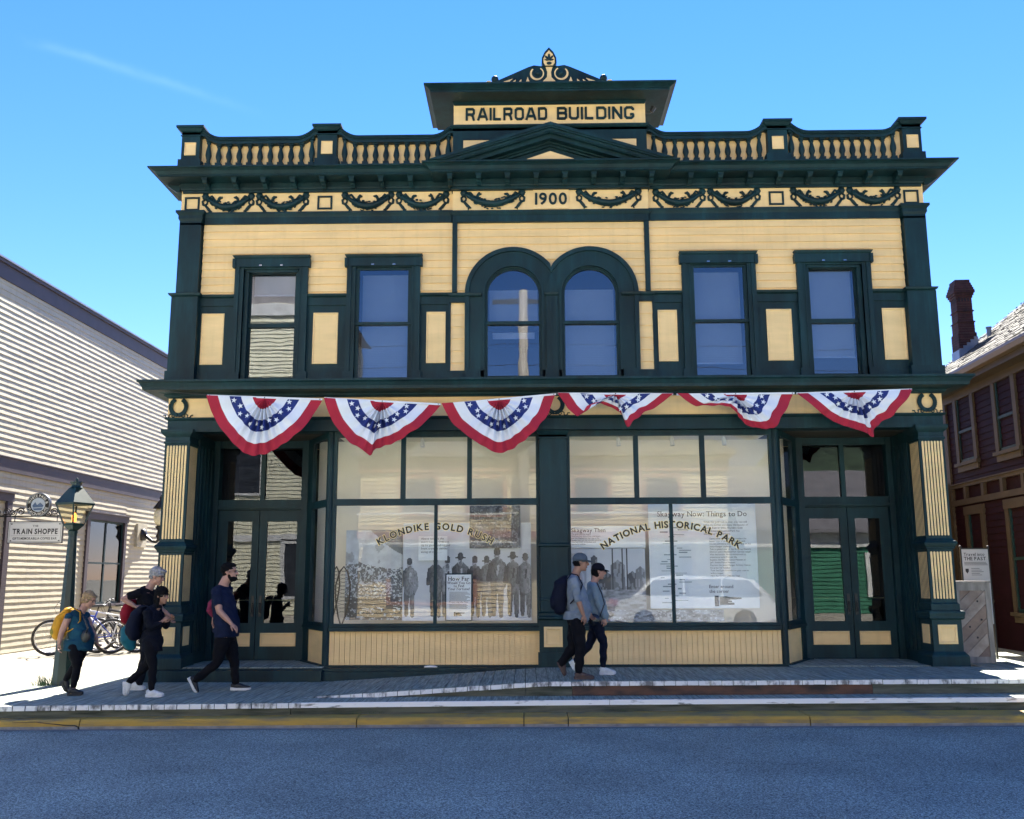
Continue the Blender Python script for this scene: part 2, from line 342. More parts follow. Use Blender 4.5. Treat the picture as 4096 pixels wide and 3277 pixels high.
# block letters cut from board, with clipped corners
BL = {
 'R': (0.66, [[(0, 0), (0, 1)], [(0, .93), (.5, .93), (.6, .83), (.6, .58), (.5, .48), (.07, .48)], [(.32, .48), (.5, .36), (.6, .0)]]),
 'A': (0.76, [[(0, 0), (.33, 1)], [(.76, 0), (.43, 1)], [(.14, .30), (.62, .30)]]),
 'I': (0.0, [[(0, 0), (0, 1)]]),
 'L': (0.56, [[(0, 1), (0, 0)], [(0.05, .07), (.56, .07)]]),
 'O': (0.60, [[(.0, .2), (.0, .8), (.13, .93), (.47, .93), (.6, .8), (.6, .2), (.47, .07), (.13, .07), (.0, .2)]]),
 'D': (0.60, [[(0, 0), (0, 1)], [(.05, .93), (.47, .93), (.6, .8), (.6, .2), (.47, .07), (.05, .07)]]),
 'B': (0.60, [[(0, 0), (0, 1)], [(.05, .93), (.48, .93), (.58, .83), (.58, .62), (.48, .52), (.05, .52)], [(.4, .52), (.5, .52), (.6, .42), (.6, .17), (.5, .07), (.05, .07)]]),
 'U': (0.60, [[(0, 1), (0, .2), (.13, .07), (.47, .07), (.6, .2), (.6, 1)]]),
 'N': (0.60, [[(0, 0), (0, 1)], [(.6, 0), (.6, 1)], [(.02, .95), (.58, .05)]]),
 'G': (0.60, [[(.6, .72), (.6, .8), (.47, .93), (.13, .93), (0, .8), (0, .2), (.13, .07), (.47, .07), (.6, .2), (.6, .36)], [(.36, .36), (.64, .36)]]),
}
def stroke(mb, pts, w, y0, y1, mi=None):
    n = len(pts); closed = pts[0] == pts[-1]; L = []; Rr = []
    for i in range(n):
        p = Vector(pts[i]); a = Vector(pts[i-1]) if i > 0 else (Vector(pts[-2]) if closed else None); b = Vector(pts[i+1]) if i < n-1 else (Vector(pts[1]) if closed else None)
        d1 = (p-a).normalized() if a is not None else None; d2 = (b-p).normalized() if b is not None else None
        if d1 is None: d1 = d2
        if d2 is None: d2 = d1
        t = (d1+d2).normalized(); nn = Vector((-t.y, t.x)); k = 1/max(0.5, nn.dot(Vector((-d1.y, d1.x))))
        L.append(p+nn*w/2*k); Rr.append(p-nn*w/2*k)
    for i in range(n-1):
        q = [Rr[i], Rr[i+1], L[i+1], L[i]]
        mb.add([(c.x, y0, c.y) for c in q]+[(c.x, y1, c.y) for c in q], [(0, 1, 2, 3), (7, 6, 5, 4), (0, 4, 5, 1), (2, 6, 7, 3)]+([(0, 3, 7, 4)] if i == 0 and not closed else [])+([(1, 5, 6, 2)] if i == n-2 and not closed else []), mi)
def block_text(mb, s, x0, x1, z, h, y0, y1, sw=0.17, gap=0.30, space=0.55):
    tot = 0
    for ch in s: tot += space if ch == ' ' else BL[ch][0]+gap
    tot -= gap; sx = (x1-x0-sw*h)/(tot*h); cx = 0
    for ch in s:
        if ch == ' ': cx += space; continue
        w, ss = BL[ch]
        for i, st in enumerate(ss):
            stroke(mb, [(x0+sw*h/2+(cx+p[0])*h*sx, z+p[1]*h) for p in st], sw*h, y0-0.0008*i, y1)
        cx += w+gap

# ------------------------------------------------------------ clapboards
def clap(mb, x0, x1, z0, z1, y, pitch=0.124, lap=0.021, zref=0.0, mi=None):
    k = math.floor((z0-zref)/pitch)
    while zref+k*pitch < z1-1e-6:
        a = max(z0, zref+k*pitch); b = min(z1, zref+(k+1)*pitch)
        fa = 1-(a-zref-k*pitch)/pitch; fb = 1-(b-zref-k*pitch)/pitch
        ya = y-lap*fa; yb = y-lap*fb
        mb.add([(x0, ya, a), (x1, ya, a), (x1, yb, b), (x0, yb, b), (x0, y+0.001, a), (x1, y+0.001, a)], [(0, 1, 2, 3), (4, 5, 1, 0)], mi)
        k += 1
def settle(root, base):
    root.location = base; b = Vector(base)
    for c in root.children: c.location = Vector(c.location)-b

# ============================================================ the railroad building
XC = 0.40
RB = empty('railroad_building', label='two storey cream and dark teal false front building with a balustrade and pediment', cat='building')
def part(name, mats, fn, parent=None, smooth=False):
    mb = MB(); mb.smooth = smooth; fn(mb); return mb.build(name, mats, parent if parent is not None else RB)
G, Yw = 'green', 'yellow'
# --- back body, roof and side walls
def f(mb):
    mb.box(-5.16, -5.06, 0.3, 14, 0.2, 5.4); mb.box(5.86, 5.96, 0.3, 14, 0.2, 5.4); mb.box(-5.16, 5.96, 13.9, 14, 0.2, 5.4); mb.box(-5.2, 6.0, 0.25, 14.05, 5.4, 5.55)
    mb.box(-5.45, 6.25, 0.12, 0.32, 4.4, 7.95); mb.box(-5.42, -5.1, 0.3, 0.55, 0.42, 4.3); mb.box(5.9, 6.22, 0.3, 0.55, 0.42, 4.3)
    mb.box(-5.0, 5.8, 1.55, 1.6, 4.45, 7.9, 1); mb.box(-5.0, 5.8, 0.33, 1.6, 4.42, 4.45, 1); mb.box(-5.0, 5.8, 0.33, 1.6, 7.2, 7.25, 1)
# false front back wall has openings, so build it round them
def body(mb):
    mb.box(-5.16, -5.06, 0.56, 14, 0.2, 5.4); mb.box(5.86, 5.96, 0.56, 14, 0.2, 5.4); mb.box(-5.05, 5.85, 13.9, 14, 0.2, 5.39); mb.box(-5.2, 6.0, 1.7, 14.05, 5.401, 5.55)
    mb.box(-5.45, -5.05, 0.12, 0.5, 4.5, 7.95); mb.box(5.85, 6.25, 0.12, 0.5, 4.5, 7.95); mb.box(-5.45, 6.25, 0.12, 0.5, 6.9, 8.0)
    mb.box(-5.42, -5.165, 0.27, 0.55, 0.3, 4.3); mb.box(5.965, 6.22, 0.27, 0.55, 0.3, 4.3)
part('outer_wall', Yw, body)
part('bounce_cover', 'dark', lambda mb: (mb.box(-5.25, 6.05, .51, 14.1, 5.551, 5.60), mb.box(-5.46, 6.26, .20, .51, 8.001, 8.02), mb.box(-5.46, 6.26, .501, .515, 5.601, 8.0)))  # unseen dark sheets added over the roof and false front to cut bounced sunlight
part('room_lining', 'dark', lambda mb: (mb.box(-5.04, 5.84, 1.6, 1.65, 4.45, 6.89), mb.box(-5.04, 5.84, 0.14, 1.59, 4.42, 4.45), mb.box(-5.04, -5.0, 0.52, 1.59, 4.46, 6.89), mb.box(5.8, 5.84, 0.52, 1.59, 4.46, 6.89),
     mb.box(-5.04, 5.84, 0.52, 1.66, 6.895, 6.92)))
# --- upper siding
def f(mb):
    yp = 0.0
    for a, b, z0, z1 in ((-5.06, -4.5, 6.03, 6.56), (-3.4, -2.74, 6.03, 6.56), (-1.66, -1.10, 6.03, 6.56), (-5.06, -1.10, 6.56, 7.19)):
        clap(mb, a, b, z0, z1, yp, zref=7.195)
        clap(mb, 2*XC-b, 2*XC-a, z0, z1, yp, zref=7.195)
    x = -1.08
    while x < 1.879:
        b = min(x+0.04, 1.88); zz = 6.02
        for c in (-0.19, 1.0):
            m = (x+b)/2
            if abs(m-c) < 0.60: zz = 6.02+math.sqrt(0.60**2-(m-c)**2)
        if -1.08 <= x: clap(mb, x, b, zz, 7.19, yp, zref=7.195)
        x = b
    for a, b in ((-1.155, -0.90), (1.70, 1.955)):
        clap(mb, a, b, 4.80, 5.88, yp, pitch=0.19, lap=0.018, zref=5.88-0.19*6)
part('wall_siding', Yw, f)
# --- wall behind the panels, plinth zone
for a, b in ((-5.1, -4.5), (-3.4, -2.74), (-1.66, -1.155)):
    for s in (0, 1):
        def f(mb):
            x0, x1 = (a, b) if not s else (2*XC-b, 2*XC-a)
            mb.box(x0, x1, 0.0, 0.1, 4.66, 6.03); mb.box(x0-.004, x1+.004, -0.02, 0.0, 5.86, 6.0)
            mb.ring([(0.0, 5.985), (0.03, 6.0), (0.045, 6.03), (0, 6.035)], x0, x1, -0.03, 0.05)
            mb.box(x0-.003, x1+.003, -0.035, 0.0, 4.66, 4.795)
            if a == -1.66: u = (-1.157, -.90) if not s else (1.70, 1.957); mb.box(u[0], u[1], -0.03, 0.02, 4.66, 4.796)
        part('dado', G, f)
def panel(name, x0, x1, z0, z1, y, parent=None, fr=0.035):
    def f(mb):
        for k, (d, yy) in enumerate(((0, 0.016), (0.012, 0.022), (fr, 0.006))):
            pass
        a = [(x0, z0), (x1, z0), (x1, z1), (x0, z1)]
        def rect(d, yy): return [(x0+d, yy, z0+d), (x1-d, yy, z0+d), (x1-d, yy, z1-d), (x0+d, yy, z1-d)]
        L = [rect(0, y), rect(0, y-0.016), rect(fr*.45, y-0.02), rect(fr*.6, y-0.008), rect(fr, y-0.004)]
        vs = [p for r_ in L for p in r_]; fs = []
        for i in range(len(L)-1):
            for k in range(4): fs.append((4*i+k, 4*i+(k+1) % 4, 4*i+4+(k+1) % 4, 4*i+4+k))
        fs.append(tuple(4*(len(L)-1)+k for k in range(4))); mb.add(vs, fs)
    return part(name, Yw, f, parent)
for x0, x1 in ((-5.02, -4.67), (-3.285, -2.90), (-1.53, -1.235)):
    panel('wall_panel', x0, x1, 4.93, 5.74, -0.001); panel('wall_panel', 2*XC-x1, 2*XC-x0, 4.93, 5.74, -0.001)
# --- corner pilasters and bay strips
for s in (0, 1):
    def f(mb, s=s):
        x0, x1 = (-5.42, -5.08) if not s else (5.88, 6.22)
        mb.box(x0, x1, -0.10, 0.13, 6.03, 7.19); mb.box(x0-.05, x1+.02 if not s else x1+.05, -0.13, 0.14, 4.66, 5.985)
        mb.ring([(0.02, 5.985), (0.05, 6.0), (0.06, 6.03), (0, 6.035)], x0-.03, x1+.01, -0.12, 0.12)
        mb.ring([(0, 7.16), (0.0, 7.22), (0.02, 7.26), (0.02, 7.31), (0.055, 7.35), (0.055, 7.385), (0, 7.39)], x0, x1, -0.10, 0.2)
        mb.box(x0-.08, x1+.03 if not s else x1+.08, -0.15, 0.14, 4.66, 4.81)
    part('corner_pilaster', G, f)
for s in (-1, 1):
    def f(mb, s=s):
        a, b = sorted((XC+s*1.46, XC+s*1.535)); mb.box(a, b, -0.06, 0.05, 6.04, 7.20)
        a, b = sorted((XC+s*1.305, XC+s*1.57)); mb.box(a, b, -0.05, 0.05, 5.88, 5.965)
        mb.ring([(0.0, 5.965), (0.02, 5.985), (0.03, 6.02), (0.0, 6.03)], a, b, -0.06, 0.04)
        mb.box(a, b, -0.05, 0.05, 4.66, 4.80)
        a, b = sorted((XC+s*1.555, XC+s*1.60)); mb.box(a, b, -0.03, 0.05, 4.805, 5.875)
    part('bay_strip', G, f)
# --- upper windows
def window(cx, deep, name='sash_window'):
    hw = 0.435
    def f(mb):
        mb.ring([(0, 6.47), (0, 6.60), (0.02, 6.62), (0.035, 6.65), (0, 6.655)], cx-0.57, cx+0.57, -0.085, 0.0)
        mb.box(cx-.605, cx-.56, -0.105, 0, 6.46, 6.60); mb.box(cx+.56, cx+.605, -0.105, 0, 6.46, 6.60)
        for s in (-1, 1):
            for a, b, y in ((hw, .555, -0.05), (.50, .57, -0.07), (hw-.0, hw+.02, -0.06)):
                u, v = sorted((cx+s*a, cx+s*b)); mb.box(u, v, y, 0.12, 4.66+(0.14 if y == -.07 else 0), 6.472)
            u, v = sorted((cx+s*(hw+.0), cx+s*.60)); mb.box(u, v, -0.09, 0.0, 4.66, 4.80)
            if deep:
                u, v = sorted((cx+s*.37, cx+s*(hw+.001))); mb.box(u, v, -0.0, 0.13, 4.70, 6.44)
        mb.box(cx-hw, cx+hw, -0.045, 0.12, 6.44 if deep else 6.455, 6.475)
        if deep: mb.box(cx-.40, cx+.40, -0.02, 0.13, 6.40, 6.44)
        mb.box(cx-hw, cx+hw, -0.06 if not deep else -0.03, 0.14, 4.66, 4.70)
    w = part(name, G, f)
    g = .345 if deep else .38; yg = 0.10 if deep else -0.005; zt = 6.41 if deep else 6.42; zb = 4.745 if deep else 4.71
    def f(mb):
        o = hw if not deep else .375
        for y0, z0, z1 in ((yg-.02, 5.565, zt), (yg, zb, 5.565)):
            mb.box(cx-o, cx-g, y0, y0+.04, z0, z1); mb.box(cx+g, cx+o, y0, y0+.04, z0, z1)
        mb.box(cx-o, cx+o, yg-.035, yg+.03, 5.535, 5.60 if deep else 5.575); mb.box(cx-o, cx+o, yg-.02, yg+.02, zt, zt+.03); mb.box(cx-o, cx+o, yg, yg+.04, 4.70, zb)
    sh = part('sash', G, f, w)
    part('pane', 'glass_up', lambda mb: mb.box(cx-g, cx+g, yg-.002, yg+.002, 5.59, zt), sh)
    part('pane', 'glass_up', lambda mb: mb.box(cx-g, cx+g, yg+.016, yg+.02, zb, 5.54), sh)
    def f(mb):
        z = 6.40; bot = 4.76 if abs(cx+2.2) < .1 else (6.1 if deep and cx < 0 else 4.95)
        if deep and cx > 0: bot = 5.05
        while z > bot:
            mb.add([(cx-g+.015, .19, z), (cx+g-.015, .19, z), (cx+g-.015, .212, z-.022), (cx-g+.015, .212, z-.022)], [(0, 1, 2, 3)]); z -= 0.028
        mb.box(cx-g+.015, cx+g-.015, .185, .21, z-.02, z)
    part('window_blind', 'blind', f, w)
    def f(mb):
        for dx in (-.165, .165):
            for k in range(3): mb.box(cx+dx-.02+k*.016, cx+dx-.012+k*.016, -.11, -.085, 6.475, 6.495)
    part('clip', 'chrome', f, w)
window(-3.95, True); window(-2.2, False); window(2.99, False); window(4.76, True)
# --- twin arched window
def f(mb):
    sp = 6.01
    def plate(ri, ro, y0, y1, z_lo=4.80, clip=True):
        for c, sgn in ((-0.19, 1), (1.0, -1)):
            n = 36; I = []; O = []
            def lim(x): return (min(x, XC+.0005) if sgn == 1 else max(x, XC-.0005)) if clip else x
            I.append((c-ri, z_lo)); O.append((lim(c-ro), z_lo))
            for i in range(n+1):
                a = PI-PI*i/n; I.append((c+ri*math.cos(a), sp+ri*math.sin(a)))
                ox = c+ro*math.cos(a); oz = sp+ro*math.sin(a)
                if clip and ((sgn == 1 and ox > XC) or (sgn == -1 and ox < XC)):
                    oz = sp+(abs(XC-c))*math.tan(a if sgn == 1 else PI-a) if abs(math.cos(a)) > 1e-6 else oz; ox = XC
                O.append((lim(ox), oz))
            I.append((c+ri, z_lo)); O.append((lim(c+ro), z_lo))
            m = len(I)
            vs = [(p[0], y0, p[1]) for p in I]+[(p[0], y0, p[1]) for p in O]+[(p[0], y1, p[1]) for p in I]+[(p[0], y1, p[1]) for p in O]
            fs = []
            for i in range(m-1):
                fs += [(i, i+1, m+i+1, m+i), (i, 2*m+i, 2*m+i+1, i+1), (m+i, m+i+1, 3*m+i+1, 3*m+i)]
            mb.add(vs, fs)
    plate(.44, .70, -0.055, 0.08); plate(.68, .745, -0.085, -0.0); plate(.44, .475, -0.068, 0.0)
    mb.box(-.925, -.69, -.095, 0, 4.66, 4.812); mb.box(1.49, 1.73, -.095, 0, 4.66, 4.812); mb.box(.30, .50, -.095, 0, 4.66, 4.812)
    for a, b in ((-.94, -.69), (1.49, 1.74), (.31, .49)): mb.ring([(0, 5.965), (.012, 5.98), (.02, 6.01), (0, 6.016)], a, b, -.095, -.02)
AW = part('arched_window_surround', G, f)
for c in (-0.19, 1.0):
    def f(mb, c=c):
        sp = 6.01; n = 28
        for ri, ro, y0, y1 in ((.395, .445, -.01, .05), (.42, .446, -.03, .05)):
            I = [(c-ri, 4.70)]+[(c+ri*math.cos(PI-PI*i/n), sp+ri*math.sin(PI*i/n)) for i in range(n+1)]+[(c+ri, 4.70)]
            O = [(c-ro, 4.70)]+[(c+ro*math.cos(PI-PI*i/n), sp+ro*math.sin(PI*i/n)) for i in range(n+1)]+[(c+ro, 4.70)]
            m = len(I); vs = [(p[0], y0, p[1]) for p in I+O]+[(p[0], y1, p[1]) for p in I+O]; fs = []
            for i in range(m-1): fs += [(i, i+1, m+i+1, m+i), (i, 2*m+i, 2*m+i+1, i+1)]
            mb.add(vs, fs)
        mb.box(c-.445, c+.445, -.035, .05, 5.525, 5.575); mb.box(c-.445, c+.445, -.02, .06, 4.66, 4.72)
    s = part('arched_sash', G, f, AW)
    def f(mb, c=c):
        n = 28; P = [(c-.395, 4.72)]+[(c+.395*math.cos(PI-PI*i/n), 6.01+.395*math.sin(PI*i/n)) for i in range(n+1)]+[(c+.395, 4.72)]
        mb.prism(P, .018, .022)
    part('pane', 'glass_up', f, s)
    def f(mb, c=c):
        z = 6.13; bot = 5.60 if c < 0 else 4.76
        while z > bot:
            mb.add([(c-.38, .17, z), (c+.38, .17, z), (c+.38, .192, z-.022), (c-.38, .192, z-.022)], [(0, 1, 2, 3)]); z -= 0.028
        mb.box(c-.38, c+.38, .165, .19, z-.02, z)
        if c < 0: mb.box(c-.33, c+.33, .3, .32, 5.38, 5.48)
    part('window_blind', 'blind', f, AW)
# --- belt under the frieze, frieze boards
def f(mb):
    for a, b, y in ((-5.05, -1.15, -.03), (1.95, 5.85, -.03)):
        mb.box(a, b, y, .1, 7.19, 7.32); mb.ring([(0, 7.30), (.01, 7.32), (.03, 7.35), (.03, 7.38), (0, 7.385)], a, b, y, .1)
    mb.box(-1.135, 1.935, -.07, .1, 7.175, 7.30); mb.ring([(0, 7.28), (.01, 7.29), (.035, 7.325), (.035, 7.355), (0, 7.36)], -1.135, 1.935, -.07, .1)
part('belt_course', G, f)
FB = part('frieze_board', Yw, lambda mb: (mb.box(-5.45, -1.13, -.001, .12, 7.383, 7.80), mb.box(1.93, 6.25, -.001, .12, 7.383, 7.80), mb.box(-1.13, 1.93, -.10, .12, 7.358, 7.80)))
for x0 in (-5.39, -3.28, 3.835, 5.94):
    def f(mb, x0=x0):
        z0, z1, w = 7.43, 7.655, .028; x1 = x0+.235
        mb.box(x0, x1, -.02, -.001, z0, z0+w); mb.box(x0, x1, -.02, -.001, z1-w, z1); mb.box(x0, x0+w, -.02, -.001, z0+w, z1-w); mb.box(x1-w, x1, -.02, -.001, z0+w, z1-w)
    part('frieze_square', G, f, FB)
def garland(mb, x, w, z, y, rnd):
    # z = bottom of the frieze; the swag hangs between two rosettes
    mb.smooth = True
    for s, ox in ((1, x+.055), (-1, x+w-.055)):
        mb.ball((ox, y-.01, z+.278), .050, 10, 6, (1, .6, 1))
        for k in range(8):
            t = 2*PI*k/8; mb.ball((ox+.040*math.cos(t), y-.008, z+.278+.040*math.sin(t)), .021, 6, 4, (1, .8, 1))
        def rib(pts, r): mb.tube([(ox+s*px, y-.008-.006*math.sin(i*2), z+pz) for i, (px, pz) in enumerate(pts)], [q*1.5 for q in r], 6)
        j = rnd.uniform(-.012, .012)
        rib([(.035, .24), (.075, .262+j), (.10, .285), (.13, .245), (.165, .185-j), (.20, .195), (.225, .245), (.245, .275+j)], [.009, .013, .012, .012, .014, .015, .017, .008])
        rib([(.225, .25), (.25, .252), (.275, .258)], [.016, .013, .009])
        rib([(-.01, .225), (-.04, .19), (-.03, .14), (.0, .125), (.03, .15), (.035, .19), (.005, .225)], [.011, .012, .015, .012, .010, .009, .009])
        rib([(-.005, .14), (.03, .095), (.06, .06), (.085, .035+j), (.115, .022)], [.012, .016, .018, .013, .006])
        rib([(.08, .04), (.075, .015), (.068, .002)], [.012, .009, .006])
    n = 16; P = []; rr = []
    for i in range(n+1):
        t = i/n; u = 2*t-1; P.append((x+.075+(w-.15)*t, y-.01, z+.085+.175*abs(u)**1.9)); rr.append(.036+.058*(1-u*u))
    mb.tube(P, [q*.9 for q in rr], 8, ry=[q*.55 for q in rr])
    for i in range(110):
        t = rnd.uniform(.02, .98); u = 2*t-1; r_ = .036+.058*(1-u*u); zz = z+.085+.175*abs(u)**1.9+rnd.uniform(-r_, r_)*.95
        if zz < z+.004: zz = z+.006
        a = rnd.uniform(-.5, .5); mb.ball((x+.075+(w-.15)*t, y-.022-rnd.uniform(0, .012), zz), .017, 5, 4, (1.5, .7, .7), rot=Matrix.Rotation(a-math.copysign(.5, u)*0 - u*.7, 3, 'Y'))
rnd = random.Random(3)
for x0, x1, z, y in ((-5.12, -4.28, 7.385, -.005), (-4.26, -3.41, 7.385, -.005), (-2.90, -2.06, 7.385, -.005), (-2.04, -1.19, 7.385, -.005), (-1.01, .01, 7.36, -.105), (.80, 1.83, 7.36, -.105),
                     (2.01, 2.85, 7.385, -.005), (2.87, 3.71, 7.385, -.005), (4.17, 5.03, 7.385, -.005), (5.05, 5.90, 7.385, -.005)):
    part('garland', G, lambda mb: garland(mb, x0, x1-x0, z, y, rnd), FB)
DP = part('date_plaque', Yw, lambda mb: mb.box(.13, .69, -.125, -.10, 7.36, 7.72), FB)
part('date_numerals', G, lambda mb: put_text(mb, '1900', .41, 7.43, -.145, .265, .018, depth=.02, gap=.10, fit=.50, serif=True), DP)
# --- main cornice with brackets
def cornice_prof(z0, H):
    z = 0; k = H/.335
    return [(d, z0+q*k) for d, q in [(0, z), (.02, z), (.02, z+.045), (.04, z+.05), (.05, z+.075), (.06, z+.08), (.06, z+.17), (.10, z+.175), (.30, z+.178), (.30, z+.185), (.32, z+.195), (.32, z+.215), (.33, z+.22), (.36, z+.27), (.40, z+.295), (.44, z+.305), (.44, z+.33), (0, z+.335)]]
def f(mb):
    mb.ring(cornice_prof(7.712, .28), -5.40, 6.20, -.02, .45)
    # fine dentil row under the crown
    x = -5.70
    while x < 6.5:
        if not (-1.45 < x < 2.25): mb.box(x, x+.014, -.338, -.31, 7.866, 7.884)
        x += .026
CO = part('cornice', G, f)
def bracket(mb, x, y, z):
    w = .07
    mb.prism([(y, z+.01), (y-.05, z+.012), (y-.07, z+.03), (y-.10, z+.035), (y-.13, z+.06), (y-.19, z+.065), (y-.22, z+.10), (y-.22, z+.125), (y, z+.125)], x-w/2, x+w/2, ax='x')
    mb.box(x-w/2-.012, x+w/2+.012, y-.225, y, z+.125, z+.14); mb.box(x-w/2-.006, x+w/2+.006, y-.222, y, z+.108, z+.125)
for k in range(8):
    for xx in (-5.00+.46*k, 5.80-.46*k): part('cornice_bracket', G, lambda mb: bracket(mb, xx, -.08, 7.720), CO)
for s in (-1, 1): part('corner_bracket', G, lambda mb: mb.prism([(XC+s*5.86, 7.72), (XC+s*5.92, 7.725), (XC+s*6.0, 7.78), (XC+s*6.08, 7.84), (XC+s*5.86, 7.84)], -.06, .02), CO)
def f(mb):
    mb.ring(cornice_prof(7.672, .30), -1.13, 1.93, -.16, .2)
    x = -1.43
    while x < 2.22: mb.box(x, x+.014, -.478, -.45, 7.836, 7.854); x += .026
# --- pediment
PD = part('pediment', G, f)
for k in range(8): part('cornice_bracket', G, lambda mb: bracket(mb, -1.155+.4445*k, -.22, 7.690), PD)
def f(mb):
    za, ze, hx = 8.56, 7.97, 1.86
    # raking mould: bands of growing depth
    s = (za-ze)/hx
    for t0, t1, y in ((0, .05, -.64), (.05, .075, -.62), (.075, .12, -.585), (.12, .135, -.57), (.135, .20, -.50), (.20, .225, -.38), (.225, .26, -.34), (.26, .36, -.30)):
        for sg in (-1, 1):
            o0 = [(XC, za-t0), (XC+sg*(hx-t0/s), ze), (XC+sg*(hx-t1/s), ze), (XC, za-t1)]
            mb.prism(o0 if sg == 1 else o0[::-1], y, .1 if t0 == 0 else -.12)
    mb.prism([(XC-1.2, ze), (XC+1.2, ze), (XC, ze+.37)], -.13, .15)
part('raking_mould', G, f, PD)
part('tympanum', Yw, lambda mb: mb.prism([(XC-.62, 7.972), (XC+.62, 7.972), (XC, 8.19)], -.40, -.29), PD)
# --- parapet: posts, rails, balusters
def post(x0, x1, end):
    def f(mb):
        mb.box(x0, x1, -.11, .20, 7.99, 8.72)
        mb.ring([(.035, 7.99), (.035, 8.24), (.0, 8.245)], x0, x1, -.11, .2)
        mb.ring([(0, 8.64), (.015, 8.645), (.015, 8.66), (.0, 8.665), (0, 8.71), (.02, 8.72), (.055, 8.755), (.075, 8.765), (.075, 8.80), (0, 8.805)], x0, x1, -.11, .2)
    p = part('parapet_post', G, f); c = (x0+x1)/2
    panel('post_panel', c-.09, c+.09, 8.315, 8.53, -.111, p, fr=.022)
for a, b, e in ((-5.46, -5.17, 1), (-3.29, -2.98, 0), (3.84, 4.15, 0), (5.96, 6.25, 1)): post(a, b, e)
def baluster(mb, x, zt):
    mb.smooth = True; k = 4
    mb.smooth = False; mb.box(x-.045, x+.045, -.08, -.0, 8.13, 8.205); mb.box(x-.038, x+.038, -.075, -.005, zt-.03, zt+.02); mb.smooth = True
    h = zt-.03-8.205
    mb.lathe([(r_, q*h) for r_, q in ((.026, 0), (.026, .05), (.034, .09), (.028, .14), (.036, .22), (.049, .36), (.044, .52), (.030, .70), (.024, .82), (.024, .88), (.034, .91), (.034, .95), (.026, 1.0))], (x, -.04, 8.205), 10)
def balustrade(x0, x1, xs):
    def top(x):
        d = min(x-x0, x1-x); return 8.765 if d < .06 else (8.625+.14*(max(0, 1-(d-.06)/.28)**2) if d < .34 else 8.625)
    N = 48; X = [x0+(x1-x0)*i/N for i in range(N+1)]
    def f(mb):
        for d0, d1, y0, y1 in ((0, .03, -.12, .06), (.03, .05, -.105, .05), (.05, .075, -.085, .03), (.075, .11, -.095, .02)):
            for a, b in zip(X[:-1], X[1:]):
                mb.hexa([(a, y0, top(a)-d1), (b, y0, top(b)-d1), (b, y1, top(b)-d1), (a, y1, top(a)-d1), (a, y0, top(a)-d0), (b, y0, top(b)-d0), (b, y1, top(b)-d0), (a, y1, top(a)-d0)])
        mb.box(x0, x1, -.095, .05, 7.99, 8.135)
    r_ = part('balustrade', G, f)
    part('backing_board', Yw, lambda mb: [mb.hexa([(a, .01, 8.13), (b, .01, 8.13), (b, .03, 8.13), (a, .03, 8.13), (a, .01, top(a)-.06), (b, .01, top(b)-.06), (b, .03, top(b)-.06), (a, .03, top(a)-.06)]) for a, b in zip(X[:-1], X[1:])] and None, r_)
    for x in xs: part('baluster', G, lambda mb: baluster(mb, x, top(x)-.105), r_)
balustrade(-5.17, -3.29, [-5.045+.1655*i for i in range(11)]); balustrade(-2.98, -1.13, [-2.865+.1655*i for i in range(11)])
balustrade(1.93, 3.84, [2.055+.1665*i for i in range(11)]); balustrade(4.15, 5.96, [4.225+.16*i for i in range(11)])
# --- name block over the centre
def f(mb):
    mb.box(-1.13, 1.93, -.15, .45, 7.99, 8.72); mb.ring([(0, 8.66), (.0, 8.70), (.02, 8.71), (.04, 8.73), (.04, 8.75), (0, 8.755)], -1.13, 1.93, -.15, .45)
    mb.box(-1.0, -.97, -.165, -.15, 8.32, 8.52); mb.box(1.77, 1.80, -.165, -.15, 8.32, 8.52); mb.box(-1.0, 1.80, -.166, -.15, 8.50, 8.52)
NB = part('name_block', G, f)
part('block_panel', Yw, lambda mb: mb.box(-.965, 1.765, -.157, -.15, 8.33, 8.497), NB)
part('name_board', Yw, lambda mb: mb.box(-1.12, 1.92, -.14, .4, 8.752, 9.11), NB)
part('name_lettering', G, lambda mb: block_text(mb, 'RAILROAD', -.93, .365, 8.838, .205, -.165, -.139), NB); part('name_lettering', G, lambda mb: block_text(mb, 'BUILDING', .52, 1.745, 8.838, .205, -.165, -.139), NB)
def f(mb):
    mb.ring([(0, 9.095), (.015, 9.10), (.015, 9.115), (.03, 9.12), (.03, 9.135), (.04, 9.14), (.34, 9.14), (.36, 9.14), (.36, 9.17), (.375, 9.175), (.375, 9.185), (.40, 9.20), (.43, 9.215), (.455, 9.225), (.455, 9.25), (0, 9.255)], -1.10, 1.90, -.14, .42)
part('name_cornice', G, f, NB)
CR = part('crest', G, lambda mb: (
    mb.box(XC-.95, XC+.95, -.29, -.20, 9.25, 9.385), mb.prism([(XC-.86, 9.38), (XC+.86, 9.38), (XC+.84, 9.425), (XC+.33, 9.66), (XC+.24, 9.69), (XC+.14, 9.675), (XC-.14, 9.675), (XC-.24, 9.69), (XC-.33, 9.66), (XC-.84, 9.425)][::1], -.30, -.22),
    mb.ball((XC-.86, -.26, 9.475), .06, 12, 8, (1, .8, 1.05)), mb.ball((XC+.86, -.26, 9.475), .06, 12, 8, (1, .8, 1.05)),
    mb.prism([(XC, 9.98), (XC-.07, 9.90), (XC-.115, 9.80), (XC-.12, 9.72), (XC-.09, 9.655), (XC+.09, 9.655), (XC+.12, 9.72), (XC+.115, 9.80), (XC+.07, 9.90)], -.33, -.20)))
